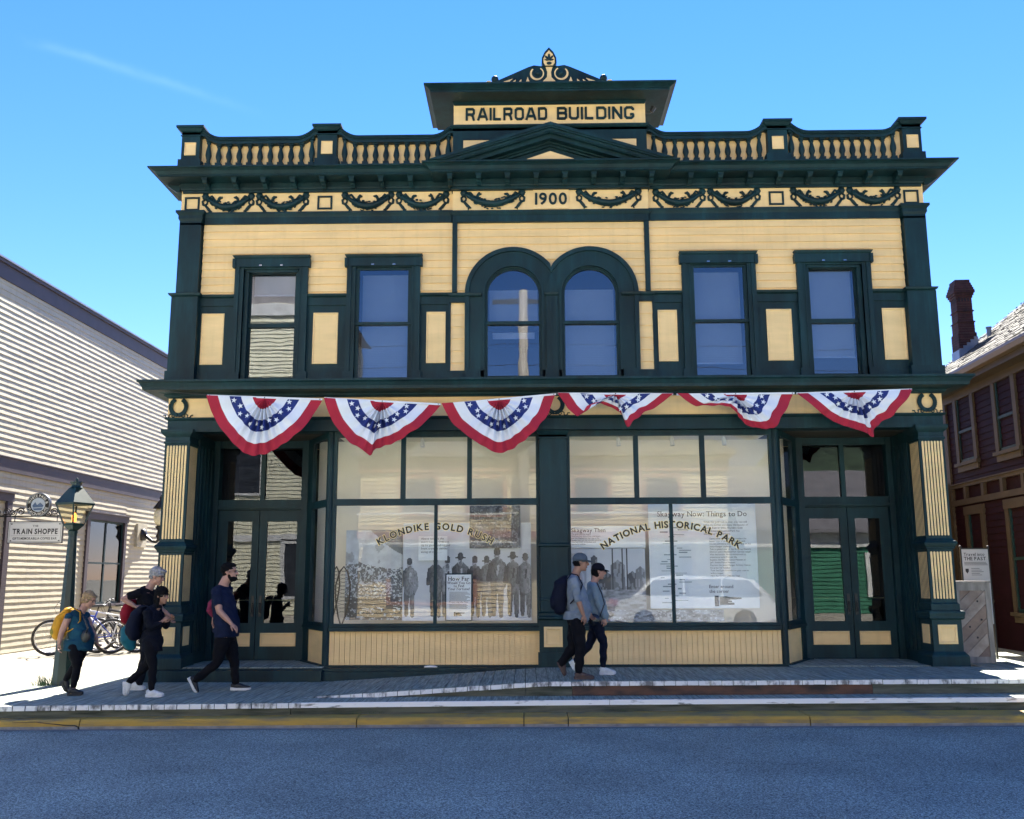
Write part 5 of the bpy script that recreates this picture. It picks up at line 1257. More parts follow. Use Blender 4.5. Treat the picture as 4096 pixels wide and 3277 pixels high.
arc_text(mb, 'WHITE PASS &', -9.50, 3.115, .150, .075, PI/2, y-.040, .015, 3, gap=.06, span=R(165)); arc_text(mb, 'YUKON ROUTE', -9.50, 3.115, .207, .075, -PI/2, y-.040, .015, 3, gap=.06, inside=True, span=R(150))
mb.build('round_badge', ['black', mat('badge pale blue', (.55, .62, .70), .5), mat('badge blue', (.10, .16, .28), .5), 'white'], SG)

# ============================================================ bicycles
def bike(label, c1, c2='white'):
    b = empty('bicycle', label=label, cat='bicycle', group='bicycles parked along the clapboard wall')
    fm = mat('bicycle frame paint', c1, .3, var=.05, coat=.5); tyre = M['black']
    def wheel(cx, dy=0):
        mb = MB(); mb.smooth = True; mb.torus((cx, dy, .34), .318, .024, 36, 8); w = mb.build('tyre', 'black', b)
        mb = MB(); mb.smooth = True; mb.torus((cx, dy, .34), .287, .011, 36, 6)
        for k in range(16):
            a = 2*PI*k/16; mb.tube([(cx+.02*math.cos(a+.9), dy+(.02 if k % 2 else -.02), .34+.02*math.sin(a+.9)), (cx+.285*math.cos(a), dy, .34+.285*math.sin(a))], .0016, 3)
        mb.tube([(cx, dy-.04, .34), (cx, dy+.04, .34)], .016, 8); mb.build('rim', 'chrome', b)
    wheel(-.55); wheel(.53)
    H = Vector((-.36, 0, .86)); S = Vector((.20, 0, .72)); BB = Vector((.08, 0, .30)); RA = Vector((.53, 0, .34)); FA = Vector((-.55, 0, .34)); H2 = Vector((-.39, 0, .72))
    mb = MB(); mb.smooth = True
    mb.tube([H, H2], .022, 8); mb.tube([H-Vector((.005, 0, .03)), S], .016, 8); mb.tube([H2, BB], .021, 8); mb.tube([S+Vector((.04, 0, .10)), BB], .016, 8)
    for s in (-1, 1): mb.tube([BB, RA+Vector((0, .045*s, 0))], .009, 6); mb.tube([S, RA+Vector((0, .045*s, 0))], .008, 6)
    mb.build('frame', fm, b)
    mb = MB(); mb.smooth = True
    for s in (-1, 1): mb.tube([H2+Vector((0, .05*s, -.04)), FA+Vector((0, .05*s, 0))], [.018, .012], 8)
    mb.tube([H2+Vector((0, -.06, -.03)), H2+Vector((0, .06, -.03))], .018, 8); mb.build('fork', 'black', b)
    mb = MB(); mb.smooth = True; mb.tube([H, H+Vector((-.02, 0, .10)), H+Vector((-.07, 0, .13))], .014, 8); mb.tube([H+Vector((-.02, -.29, .16)), H+Vector((-.07, -.08, .13)), H+Vector((-.07, .08, .13)), H+Vector((-.02, .29, .16))], .011, 8)
    for s in (-1, 1): mb.tube([H+Vector((-.035, .19*s, .15)), H+Vector((-.02, .30*s, .16))], .017, 8); mb.tube([H+Vector((-.07, .14*s, .14)), H+Vector((-.12, .20*s, .12))], .006, 5)
    mb.tube([H+Vector((-.10, .12, .13)), H+Vector((-.17, .1, .02)), H+Vector((-.10, .04, -.10)), H2], .004, 5); mb.build('handlebar', 'black', b)
    mb = MB(); mb.smooth = True; mb.tube([S+Vector((.04, 0, .10)), S+Vector((.06, 0, .19))], .011, 8); mb.tube([S+Vector((-.09, 0, .20)), S+Vector((.02, 0, .21)), S+Vector((.12, 0, .215)), S+Vector((.20, 0, .22))], [.018, .035, .075, .06], 10, lat=(0, 1, 0), ry=[.015, .02, .026, .02]); mb.build('saddle', 'black', b)
    mb = MB(); mb.torus((.08, -.04, .30), .085, .006, 20, 5)
    for s in (-1, 1): mb.tube([(.08, .05*s, .30), (.08+.10*s, .07*s, .30-.13*s)], .009, 6); mb.box(.08+.10*s-.04, .08+.10*s+.04, .07*s-.005+.0, .07*s+.09*s if s > 0 else .07*s+.005, .16 if s > 0 else .42, .18 if s > 0 else .44) if s > 0 else mb.box(-.06, .02, -.16, -.065, .42, .44)
    mb.tube([(.08, -.04, .385), (.53, -.04, .375)], .004, 4); mb.tube([(.08, -.04, .215), (.53, -.04, .305)], .004, 4); mb.build('crankset', 'chrome', b)
    return b, fm
b0, fm0 = bike('blue mountain bicycle with a black fork standing nearest the street lamp', (.02, .06, .42))
b0.location = (-8.66, 4.62, .248); b0.rotation_euler = (R(4), 0, R(24))
bl = [('white framed bicycle, second in the row after the blue one', (.7, .7, .7), (-8.30, 4.95), 14), ('dark grey bicycle, third in the row, behind the woman with the yellow backpack', (.08, .08, .09), (-8.12, 5.5), 12), ('silver bicycle, fourth in the row along the wall', (.4, .42, .45), (-7.98, 6.15), 10),
      ('yellow framed bicycle with its handlebar showing above the others', (.65, .42, .03), (-7.85, 6.9), 12), ('purple framed bicycle at the far end of the row', (.10, .05, .2), (-7.6, 7.8), 12), ('black bicycle squeezed between the white one and the dark grey one', (.015, .015, .018), (-8.02, 5.2), 20), ('small black bicycle leaning against the teal one', (.02, .02, .02), (-7.95, 6.5), 26), ('teal bicycle, next to last in the row', (.02, .2, .22), (-7.75, 7.3), 22)]
for lab, c, (x, yb), rz in bl:
    nb = copy_tree(b0); nb['label'] = lab; nb.location = (x, yb, .248); nb.rotation_euler = (R(3), 0, R(rz))
    nm = mat('bicycle frame paint', c, .3, var=.05, coat=.5)
    for ch in nb.children:
        if ch.name.startswith('frame'): ch.data = ch.data.copy(); ch.data.materials[0] = nm

# ============================================================ bunting: six pleated fans on one cord line
stripe = [mat('bunting red', (.38, .012, .035), .85, var=.08, bump=.3, bscale=20), mat('bunting white', (.74, .76, .80), .85, var=.04, bump=.3, bscale=20), mat('bunting blue', (.012, .028, .17), .85, var=.1, bump=.3, bscale=20)]
def bunting(hem, label, rnd, Yp=-.50, sagc=0.0):
    hem = [Vector(p) for p in hem]; A, B = hem[0], hem[-1]; O = (A+B)/2
    # resample the hem by arclength-ish angle
    L = [0]
    for p, q in zip(hem[:-1], hem[1:]): L.append(L[-1]+(q-p).length)
    def H(s):
        t = s*L[-1]
        for i in range(len(hem)-1):
            if t <= L[i+1] or i == len(hem)-2:
                u = (t-L[i])/(L[i+1]-L[i]) if L[i+1] > L[i] else 0
                p0 = hem[max(i-1, 0)]; p1, p2 = hem[i], hem[i+1]; p3 = hem[min(i+2, len(hem)-1)]
                u = min(max(u, 0), 1)
                lin = p1*(1-u)+p2*u
                cr = .5*((2*p1)+(p2-p0)*u+(2*p0-5*p1+4*p2-p3)*u*u+(3*p1-p0-3*p2+p3)*u**3)
                return lin*.5+cr*.5
    NS_, NT = 170, 30; root = empty('bunting', label=label, cat='bunting', group='patriotic buntings along the shop front')
    ph = rnd.uniform(0, 6); npl = 9
    def top(u): return A*(1-u)+B*u
    def P(s, t, off=0.0):
        e = min(s, 1-s)*2
        h = H(s); fr = .5+(s-.5)*1.0
        base = O+(A-B)*0; q = base+(h-base)*t
        # centre rows start from a flat gathered strip at the top
        am = (.046*math.exp(-((t-.42)/.36)**2)+.010)*min(1, e*2.2)*(.35+.65*math.exp(-((s-.5)/.24)**2))
        fold = math.sin((s+.10*math.sin(2*PI*(s-.5)))*npl*2*PI+ph+.7*math.sin(s*9+ph))
        big = math.sin(s*5.2*PI+ph*1.7)*.045*t
        yy = Yp-.03*t-am*fold*min(1, t*4)-big-off-.05*math.sin(PI*t)*e
        zz = q.y-.008*fold*t
        return (q.x+.006*fold*t, yy, zz)
    mb = MB(); mb.smooth = True
    vs = [P(i/NS_, .012+.988*j/NT) for j in range(NT+1) for i in range(NS_+1)]; n = NS_+1
    def ringmat(t): return 0 if t < .2 else (1 if t < .4 else (2 if t < .61 else (1 if t < .81 else 0)))
    for j in range(NT):
        m_ = ringmat((j+.5)/NT)
        mb.f += []
    o_ = len(mb.v); mb.v += vs
    for j in range(NT):
        for i in range(NS_): mb.f.append((o_+j*n+i, o_+j*n+i+1, o_+(j+1)*n+i+1, o_+(j+1)*n+i)); mb.m.append(ringmat((j+.5)/NT)); mb.sm.append(True)
    mb.smooth = False
    for k in range(12):
        s = (k+.6)/12.3+rnd.uniform(-.008, .008); t = .505+.035*(-1)**k; c = Vector(P(s, t)); r0 = .044
        e = Vector(P(s+.012, t))-Vector(P(s-.012, t)); g = Vector(P(s, t+.05))-Vector(P(s, t-.05))
        nrm = e.cross(g); nrm = nrm if nrm.y < 0 else -nrm
        if nrm.length < 1e-7: continue
        nrm.normalize(); nrm = (nrm+Vector((0, -1.2, 0))).normalized(); u = nrm.cross(Vector((0, 0, 1))).normalized(); v = u.cross(nrm)
        pts = []; ra = rnd.uniform(-.4, .4)
        for q in range(10):
            a = PI/2+q*PI/5+ra; rr_ = r0 if q % 2 == 0 else r0*.40; pts.append(c+nrm*.022+u*(rr_*math.cos(a))+v*(rr_*math.sin(a)))
        mb.add(pts+[c+nrm*.022], [(10, q, (q+1) % 10) for q in range(10)], 1)
    mb.build('pleated_cloth', stripe, root)
    mb = MB(); d = .013
    N = 16
    for i in range(N):
        a, b = top(i/N), top((i+1)/N); mb.hexa([(a.x, Yp-.012, a.y-d), (b.x, Yp-.012, b.y-d), (b.x, Yp+.004, b.y-d), (a.x, Yp+.004, a.y-d), (a.x, Yp-.012, a.y+d), (b.x, Yp-.012, b.y+d), (b.x, Yp+.004, b.y+d), (a.x, Yp+.004, a.y+d)])
    mb.build('header_tape', stripe[1], root)
    mb = MB()
    for u in (.02, .5, .98):
        p = top(u); mb.ball((p.x, Yp-.014, p.y), .009, 8, 4, (1, .4, 1))
    mb.build('grommet', 'black', root)
    return root
rb = random.Random(21)
FL = [([(-4.70, 4.352), (-4.62, 4.10), (-4.51, 3.894), (-4.265, 3.63), (-4.10, 3.49), (-4.0, 3.452), (-3.93, 3.46), (-3.925, 3.462), (-3.767, 3.495), (-3.4, 3.712), (-3.177, 3.944), (-2.998, 4.281)], 'full pleated red white and blue bunting at the left end, hanging over the left doorway'),
 ([(-2.97, 4.301), (-2.90, 4.10), (-2.813, 3.912), (-2.589, 3.648), (-2.385, 3.531), (-2.273, 3.438), (-2.183, 3.544), (-1.868, 3.658), (-1.525, 3.875), (-1.38, 4.02), (-1.254, 4.195)], 'pleated bunting with a pointed foot over the left end of the left shop window'),
 ([(-1.231, 4.195), (-1.16, 4.05), (-1.064, 3.901), (-.746, 3.637), (-.516, 3.505), (-.416, 3.467), (-.229, 3.518), (.059, 3.719), (.262, 3.95), (.36, 4.14), (.44, 4.336)], 'pleated bunting left of the middle pier, third along the shop front'),
 ([(.465, 4.345), (.55, 4.22), (.607, 4.13), (.749, 3.997), (.895, 4.141), (1.069, 4.19), (1.27, 4.124), (1.40, 4.03), (1.464, 3.832), (1.581, 3.941), (1.74, 4.06), (1.874, 4.129), (2.02, 4.21), (2.153, 4.325)], 'wind lifted bunting with a scalloped hem just right of the middle pier'),
 ([(2.202, 4.318), (2.33, 4.22), (2.478, 4.149), (2.651, 4.153), (2.85, 4.14), (2.965, 4.115), (3.05, 4.03), (3.101, 3.96), (3.211, 3.858), (3.408, 3.807), (3.579, 3.80), (3.66, 3.90), (3.733, 4.014), (3.83, 4.16), (3.922, 4.325)], 'wind folded bunting lifted on its left side with its hem bunched at the lower right'),
 ([(3.95, 4.32), (4.086, 4.187), (4.277, 4.025), (4.497, 3.893), (4.663, 3.819), (4.913, 3.717), (4.994, 3.664), (5.077, 3.831), (5.301, 3.975), (5.40, 4.07), (5.487, 4.177), (5.56, 4.27), (5.63, 4.367)], 'bunting at the right end, its pointed foot over the right doorway')]
for h, lab in FL: bunting(h, lab, rb)
mb = MB(); mb.tube([(-5.35, -.48, 4.42), (-4.70, -.50, 4.36)], .004, 5); tag(mb.build('cord', 'black'), 'thin dark cord tying the leftmost bunting to the cornice', 'cord')

# ============================================================ across the street (seen in the window glass)
M['far_glass'] = mat('dim far window', (.03, .035, .045), .35, var=.3)
def hrow(name, label, x0, x1, y, h, body, trim, roofc, wins, roof='slope', rh=1.5):
    o = empty(name, label=label, cat='building')
    def pp(n, m, fn, par=None): q = MB(); fn(q); return q.build(n, m, par if par is not None else o)
    pp('wall', body, lambda q: q.box(x0, x1, y-8, y, 0, h))
    def clp(q):
        z = .3
        while z < h: q.box(x0-.01, x1+.01, y, y+.03, z, z+.012); z += .15
    dk = bpy.data.materials.get(body.name+' joint') or mat(body.name+' joint', tuple(c*.85 for c in body.node_tree.nodes['Color Ramp'].color_ramp.elements[1].color[:3]), .8)
    pp('board_joint', dk, clp)
    if roof == 'gable': pp('roof', roofc, lambda q: (q.prism([(x0-.4, h), (x1+.4, h), ((x0+x1)/2, h+rh)], y-8, y-.2), ))
    else: pp('roof', roofc, lambda q: (q.prism([(y+.5, h), (y+.5, h+.12), (y-4, h+rh), (y-8, h+rh), (y-8, h)], x0-.3, x1+.3, ax='x'), [q.box(x-.02, x+.02, y+.35, y+.52, h+.12, h+.15) for x in np.arange(x0, x1, .5)]) and None)
    pp('band', trim, lambda q: (q.box(x0-.05, x1+.05, y+.0, y+.12, h-.55, h-.05), q.box(x0-.05, x1+.05, y, y+.1, 3.1, 3.35)))
    for (a, b, c_, d_) in wins:
        w = pp('window', trim, lambda q: (q.box(a-.15, a, y, y+.1, c_-.1, d_+.15), q.box(b, b+.15, y, y+.1, c_-.1, d_+.15), q.box(a, b, y, y+.1, d_, d_+.15), q.box(a, b, y, y+.1, c_-.1, c_)))
        pp('pane', 'far_glass', lambda q: q.box(a, b, y+.04, y+.045, c_, d_), w); pp('room_lining', 'dark', lambda q: q.box(a, b, y+.031, y+.034, c_, d_), w)
    return o
ocr = mat('sunlit ochre paint', (.74, .62, .38), .7); rust = mat('rust orange trim', (.40, .19, .11), .7); greyr = mat('grey metal roofing', (.20, .19, .20), .6); grn = mat('green clapboard paint', (.05, .22, .13), .7); blu = mat('blue paint', (.06, .16, .35), .6)
hrow('white_house', 'tall white clapboard gable house across the street', -17, -7.6, -21, 12.2, mat('ivory paint', (.66, .64, .50), .7), mat('pale grey trim', (.5, .5, .5), .7), greyr, [(-14, -13, 5, 7), (-11.5, -10.5, 5, 7), (-9.4, -8.4, 1, 3), (-10, -8.6, 7.4, 8.8)], 'gable', 4)
hrow('ochre_store', 'ochre store with rust trim and metal roof across the street', -6.2, 7.4, -21, 6.1, ocr, rust, greyr, [(-4.6, -3.4, 4.0, 5.3), (-2.1, -.9, 4.0, 5.3), (1.8, 3.0, 4.0, 5.3), (4.4, 5.6, 4.0, 5.3), (-5, -2, .8, 2.8), (2, 6, .8, 2.8)], rh=1.2)
hrow('green_store', 'low green clapboard store with a grey roof across the street', 7.9, 15.5, -20.5, 3.3, grn, mat('white trim', (.7, .7, .66), .7), greyr, [(13, 14.4, 1, 2.4)], rh=2.8)
mb = MB(); mb.smooth = True; mb.tube([(-.05, -19.2, 0), (-.12, -19.2, 6), (-.05, -19.2, 12)], [.23, .20, .16], 12); UP = mb.build('utility_pole', mat('weathered pole wood', (.33, .30, .26), .85, var=.25, vscale=3, stretch=(6, 6, .5))); tag(UP, 'weathered wooden utility pole with a street lamp arm across the street', 'utility pole')
mb = MB(); mb.box(-1.2, 1.1, -19.26, -19.14, 11.5, 11.65); mb.tube([(-.05, -19.2, 6.9), (-.6, -19.0, 7.6), (-1.0, -18.8, 7.5)], .05, 8); mb.build('crossarm', 'black', UP)
mb = MB()
for zz, dy in ((9.7, 0), (9.0, -.3), (8.2, .2)): mb.tube([(-40, -19.2+dy, zz+1.0), (-20, -19.2+dy, zz), (0, -19.2+dy, zz+.3), (20, -19.2+dy, zz-.2), (40, -19.2+dy, zz+.8)], .010, 5)
tag(mb.build('overhead_wires', 'black'), 'overhead wires strung along the far side of the street', 'wires')
# deck railing over the ochre store
mb = MB()
for x in np.arange(-5.8, 7.3, 1.15): mb.tube([(x, -19.9, 2.9), (x+.12, -19.5, 3.9)], .025, 4)
mb.box(-6, 7.3, -19.55, -19.45, 3.88, 3.94); mb.box(-6, 7.3, -19.95, -19.85, 2.86, 2.92); mb.box(-6, 7.3, -20.95, -19.9, 2.8, 2.86)
tag(mb.build('awning_frame', 'white'), 'white awning frame along the front of the ochre store', 'awning')
mb = MB(); mb.box(-40, 40, -20.8, -17.4, -.02, .28); tag(mb.build('far_walk', mat('sunlit boards', (.40, .36, .30), .9)), kind='structure')
# parked silver car
CARR = empty('parked_car', label='silver car parked across the street behind the photographer', cat='car')
sil = mat('silver car paint', (.80, .82, .84), .3, metal=0, var=.03, coat=1)
side = [(-2.5, .45), (-2.45, .75), (-2.3, 1.0), (-1.9, 1.08), (-1.35, 1.62), (-1.0, 1.72), (.9, 1.72), (1.9, 1.60), (2.35, 1.05), (2.5, .85), (2.5, .45), (2.0, .32), (-2.1, .32)]
mb = MB(); mb.smooth = False
n = len(side)
def lay(y, k, kz=1): return [(x*k, y, z*kz if z < 1.05 else z*kz) for x, z in side]
rows = [lay(-.92, .985), lay(-.94, 1.0), lay(.94, 1.0), lay(.92, .985)]
rows[0] = [(x, y, z) if z < 1.1 else (x*.94, y+.14, z) for x, y, z in rows[0]]; rows[1] = [(x, y, z) if z < 1.1 else (x*.97, y+.15, z) for x, y, z in rows[1]]; rows[2] = [(x, y, z) if z < 1.1 else (x*.97, y-.15, z) for x, y, z in rows[2]]; rows[3] = [(x, y, z) if z < 1.1 else (x*.94, y-.14, z) for x, y, z in rows[3]]
vs = [p for r_ in rows for p in r_]; mb.add(vs, [(i, (i+1) % n, (j+1)*n+(i+1) % n-j*n, (j+1)*n+i-j*n) for j in (0,) for i in range(n)]+[(n+i, n+(i+1) % n, 2*n+(i+1) % n, 2*n+i) for i in range(n)]+[(2*n+i, 2*n+(i+1) % n, 3*n+(i+1) % n, 3*n+i) for i in range(n)]+[tuple(range(n-1, -1, -1)), tuple(range(3*n, 4*n))])
mb.build('body', sil, CARR)
for s in (-1, 1):
    mb = MB()
    for P in (((-1.65, 1.12), (-1.22, 1.58), (-.35, 1.62), (-.35, 1.12)), ((-.28, 1.12), (-.28, 1.62), (.85, 1.62), (.85, 1.12)), ((.92, 1.12), (.92, 1.62), (1.7, 1.54), (2.05, 1.12))): mb.prism(list(P), s*.86-.03 if s > 0 else s*.86-.05, s*.86+.05 if s > 0 else s*.86+.03)
    mb.build('side_glass', 'black', CARR)
for wx in (-1.55, 1.5):
    for s in (-1, 1):
        mb = MB(); mb.smooth = True; mb.tube([(wx, s*.80, .34), (wx, s*.97, .34)], .34, 24); w = mb.build('wheel', 'black', CARR)
        mb = MB(); mb.tube([(wx, s*.972, .34), (wx, s*.98, .34)], .2, 16); mb.build('hub_cap', 'chrome', w)
for s in (-1, 1): mb = MB(); mb.box(-2.46, -2.36, s*.75-.12, s*.75+.12, .8, 1.0); mb.build('tail_light', 'red_l', CARR)
CARR.location = (5.1, -16.3, 0)
# mountains beyond the far side of the street
mb = MB(); mb.smooth = True; N = 60; vs = []; rr = random.Random(6)
hts = [60+70*abs(math.sin(i*.37))*abs(math.sin(i*.11+1))+18*rr.random() for i in range(N+1)]
for j, (yy, k) in enumerate(((-420, 0.0), (-520, .55), (-640, 1.0), (-800, .6))):
    for i in range(N+1): vs.append((-1100+2200*i/N, yy+15*math.sin(i*1.3+j), -2+hts[i]*k*(1+.15*math.sin(i*2.1+j*2))))
mb.add(vs, [(j*(N+1)+i, j*(N+1)+i+1, (j+1)*(N+1)+i+1, (j+1)*(N+1)+i) for j in range(3) for i in range(N)])
tag(mb.build('hills', mat('forested slope', (.05, .08, .045), .9, var=.35, vscale=.05)), kind='structure')
# cracks, tar seams and patches in the road
mb = MB(); rr = random.Random(44)
def crack(x, y, a, L, w):
    n = int(L/.06); P = []
    for i in range(n):
        P.append((x, y)); a += rr.uniform(-.35, .35); x += .06*math.cos(a); y += .06*math.sin(a)*.8
    for (p, q) in zip(P[:-1], P[1:]):
        ww = w*rr.uniform(.4, 1.1); mb.quad((p[0], p[1]-ww, .003), (q[0], q[1]-ww, .003), (q[0], q[1]+ww, .003), (p[0], p[1]+ww, .003))
for x, y, a, L, w in ((-5.1, -3.15, 2.9, 1.0, .006), (-5.0, -3.3, .2, 1.6, .005), (1.2, -3.25, .1, .5, .006), (2.9, -3.3, .0, .5, .005), (4.2, -3.25, .1, .8, .005), (-3.5, -5.4, .3, 1.4, .004), (1.8, -5.0, -.2, 1.9, .004), (-.6, -6.4, .1, 1.1, .004)): crack(x, y, a, L, w)
tag(mb.build('road_cracks', mat('dark crack', (.02, .022, .026), .9)), kind='structure')
# ============================================================ people
def remesh(mb, voxel, smooth=2, noise=0.0, nsc=9.0, seed=0):
    me = mb.mesh('tmp', 'ink'); o = bpy.data.objects.new('tmp', me); COL.objects.link(o)
    m = o.modifiers.new('r', 'REMESH'); m.mode = 'VOXEL'; m.voxel_size = voxel; m.use_smooth_shade = True
    if smooth: s = o.modifiers.new('s', 'SMOOTH'); s.iterations = smooth; s.factor = .5
    bpy.context.view_layer.update(); dg = bpy.context.evaluated_depsgraph_get()
    r = bpy.data.meshes.new_from_object(o.evaluated_get(dg)); bpy.data.objects.remove(o); bpy.data.meshes.remove(me)
    if noise:
        n = len(r.vertices); co = np.empty(n*3, np.float32); no = np.empty(n*3, np.float32); r.vertices.foreach_get('co', co); r.vertex_normals.foreach_get('vector', no)
        co = co.reshape(-1, 3); no = no.reshape(-1, 3)
        f = (np.sin(co[:, 0]*nsc*2.1+co[:, 2]*nsc*4+seed)+np.sin(co[:, 2]*nsc*6.3-co[:, 0]*nsc*3+co[:, 1]*nsc*4+seed*2)+.6*np.sin(co[:, 1]*nsc*9+co[:, 2]*nsc*8+seed))/2.6
        r.vertices.foreach_set('co', (co+no*(f*noise)[:, None]).ravel()); r.update()
    return r
def add_mesh(me, mb, mats):
    """join the loose pieces in mb (hands and the like) to a remeshed body"""
    bm_v = [tuple(v.co) for v in me.vertices]; bm_f = [tuple(p.vertices) for p in me.polygons]; o = len(bm_v)
    out = bpy.data.meshes.new('body'); out.from_pydata(bm_v+[tuple(v) for v in mb.v], [], bm_f+[tuple(i+o for i in f) for f in mb.f])
    out.polygons.foreach_set('use_smooth', [True]*len(out.polygons)); out.update(); bpy.data.meshes.remove(me); return out
def obj_of(me, name, m, parent):
    me.name = name; me.materials.clear(); me.materials.append(M[m] if isinstance(m, str) else m); me.polygons.foreach_set('material_index', [0]*len(me.polygons))
    o = bpy.data.objects.new(name, me); COL.objects.link(o); o.parent = parent; return o
def limb(mb, pts, r, n=12):
    P = [Vector(p) for p in pts]; Q = []; rr = []
    for i in range(len(P)-1):
        for k in range(5): t = k/5; Q.append(P[i].lerp(P[i+1], t)); rr.append(r[i]*(1-t)+r[i+1]*t+.004*math.sin(PI*t))
    Q.append(P[-1]); rr.append(r[-1]); mb.tube(Q, rr, n)
    for p, q in zip(P, r): mb.ball(p, q*1.0, n, 8)
def hand(mb, w, d, palm_n, s, curl=.45, side=1):
    """w wrist, d finger direction, palm_n the way the palm faces; four fingers of unequal length and a thumb from the side of the palm"""
    d = Vector(d).normalized(); pn = Vector(palm_n); pn = (pn-d*pn.dot(d)).normalized(); a = d.cross(pn)*side
    w = Vector(w); L = .085*s
    mb.tube([w-d*.01*s, w+d*.02*s, w+d*.055*s, w+d*L], [.022*s, .030*s, .036*s, .034*s], 10, lat=a, ry=[.018*s, .015*s, .014*s, .011*s])
    for k, (o, l) in enumerate(((-.027, .062), (-.009, .072), (.009, .067), (.026, .052))):
        p = w+d*(L-.008*s)+a*(o*s); q = [p]; dd = d.copy(); c = curl+.08*k
        for seg, f in enumerate((.45, .32, .23)):
            dd = (dd*math.cos(c)+pn*math.sin(c)).normalized(); p = p+dd*(l*s*f+.004*s); q.append(p)
        mb.tube(q, [.0092*s, .0085*s, .0078*s, .006*s], 8); mb.ball(q[-1], .006*s, 8, 6)
    p = w+d*.022*s-a*.026*s; t1 = (d*.7-a*.65+pn*.3).normalized(); t2 = (d*.95-a*.2+pn*.45).normalized()
    mb.tube([p, p+t1*.032*s, p+t1*.032*s+t2*.026*s, p+t1*.032*s+t2*.046*s], [.014*s, .0115*s, .0095*s, .007*s], 8); mb.ball(p+t1*.032*s+t2*.046*s, .007*s, 8, 6)
skin_l = mat('pale skin', (.42, .22, .155), .55, var=.06, vscale=12); skin_m = mat('tan skin', (.30, .155, .10), .55, var=.06, vscale=12)
def person(label, Y, zg, head, top, neck, sho, arm_n, arm_f, hip, leg_n, leg_f, foot_n, foot_f, skin, shirt, trouser, shoe, sole, girth=1.0, belly=0.0, pitch=0, sleeve=.5, hem=None, s=.9,
           hair=None, hairm=None, cap=None, capm=None, brim=None, glasses=None, beard=False, collar=False, nw=1.0, shoulder_w=.165, sock=None, facing=0.0, shirt_open=False, legw=1.0):
    root = empty('person', label=label, cat='person')
    T = Matrix.Translation((head[0], Y, head[1])) @ Matrix.Rotation(facing, 4, 'Z') @ Matrix.Rotation(R(pitch), 4, 'Y')
    hs = s*1.04
    def hp(x, y, z): return T @ Vector((x*hs, y*hs, z*hs))
    R3 = T.to_3x3()
    sw = shoulder_w
    def A3(pts, side): return [Vector((p[0], Y+side*(sw+(p[2] if len(p) > 2 else 0)), p[1])) for p in pts]
    hipw = .085*girth
    armn = A3(arm_n, -1); armf = A3(arm_f, 1)
    legn = [Vector((hip[0], Y-hipw, hip[1]))]+[Vector((p[0], Y-hipw*.9, p[1])) for p in leg_n]; legf = [Vector((hip[0], Y+hipw, hip[1]))]+[Vector((p[0], Y+hipw*.9, p[1])) for p in leg_f]
    # --- the body: one remeshed surface, hands joined on
    mb = MB()
    def ball(c, r, sc): mb.ball(hp(*c), r*hs, 20, 14, sc, rot=R3)
    ball((-.008, 0, .030), .098, (1.0, .80, .92)); ball((.022, 0, -.045), .072, (.92, .82, 1.02)); ball((.058, 0, -.098), .028, (1, 1.2, .75)); ball((.066, 0, .035), .040, (.6, 1.3, .9))
    limb(mb, [hp(.080, 0, .020), hp(.112, 0, -.022), hp(.094, 0, -.030)], [.009*hs, .015*hs, .012*hs], 8)
    ball((.084, 0, -.058), .018, (.7, 1.4, .40)); ball((.083, 0, -.070), .017, (.7, 1.3, .42)); ball((.030, .0, -.025), .066, (1, .92, .8))
    for q in (-1, 1): ball((-.004, q*.079, -.006), .030, (.62, .28, 1.05)); ball((.076, q*.034, .008), .014, (.5, 1.1, .8))
    nk = Vector((neck[0], Y, neck[1]))
    limb(mb, [hp(-.02, 0, -.05), nk, Vector((sho[0], Y, sho[1]))], [.055*s*nw, .058*s*nw, .07*s*nw])
    S = Vector((sho[0], Y, sho[1])); Hh = Vector((hip[0], Y, hip[1])); mid = S.lerp(Hh, .52)
    def torso(m2, g):
        Q = [S+(nk-S)*.55, S, S.lerp(Hh, .22), mid+Vector((belly*.5, 0, 0)), S.lerp(Hh, .78)+Vector((belly, 0, 0)), Hh+Vector((belly*.3, 0, -.01))]
        lat = [.075, sw*1.0, sw*.98, sw*.90*girth, sw*.93*girth, sw*.95*girth]; dep = [.06, .092*girth, .118*girth, (.112+belly*.5)*girth, (.115+belly*.6)*girth, .118*girth]
        from_ = []; l2 = []; d2 = []
        for i in range(5):
            for k in range(4):
                t = k/4; tt = t*t*(3-2*t); from_.append(Q[i].lerp(Q[i+1], t)); l2.append((lat[i]*(1-tt)+lat[i+1]*tt)*s/.9*1.0+g); d2.append((dep[i]*(1-tt)+dep[i+1]*tt)*s/.9*.95+g)
        from_.append(Q[-1]); l2.append(lat[-1]*s/.9+g); d2.append(dep[-1]*s/.9*.95+g)
        m2.tube(from_, l2, 24, lat=(0, 1, 0), ry=d2)
    torso(mb, -.008)
    for arm in (armn, armf): limb(mb, arm, [.048*s*girth, .040*s*girth, .026*s])
    for leg in (legn, legf): limb(mb, leg, [.080*s*girth, .052*s*legw, .036*s])
    me = remesh(mb, .0075, 2)
    mh = MB(); mh.smooth = True
    for arm, (dd, pn, cu, sd) in ((armn, hand_n), (armf, hand_f)): hand(mh, arm[-1], dd, pn, s*.98, cu, sd)
    obj_of(add_mesh(me, mh, None), 'body', skin, root)
    # --- trousers
    mb = MB()
    hip2 = Hh+Vector((0, 0, .05))
    mb.tube([hip2, Hh, Hh+Vector((0, 0, -.06))], [.155*girth*s/.9*.95, .158*girth*s/.9*.95, .13*girth*s/.9*.95], 20, lat=(0, 1, 0), ry=[.115*girth, .122*girth, .10*girth])
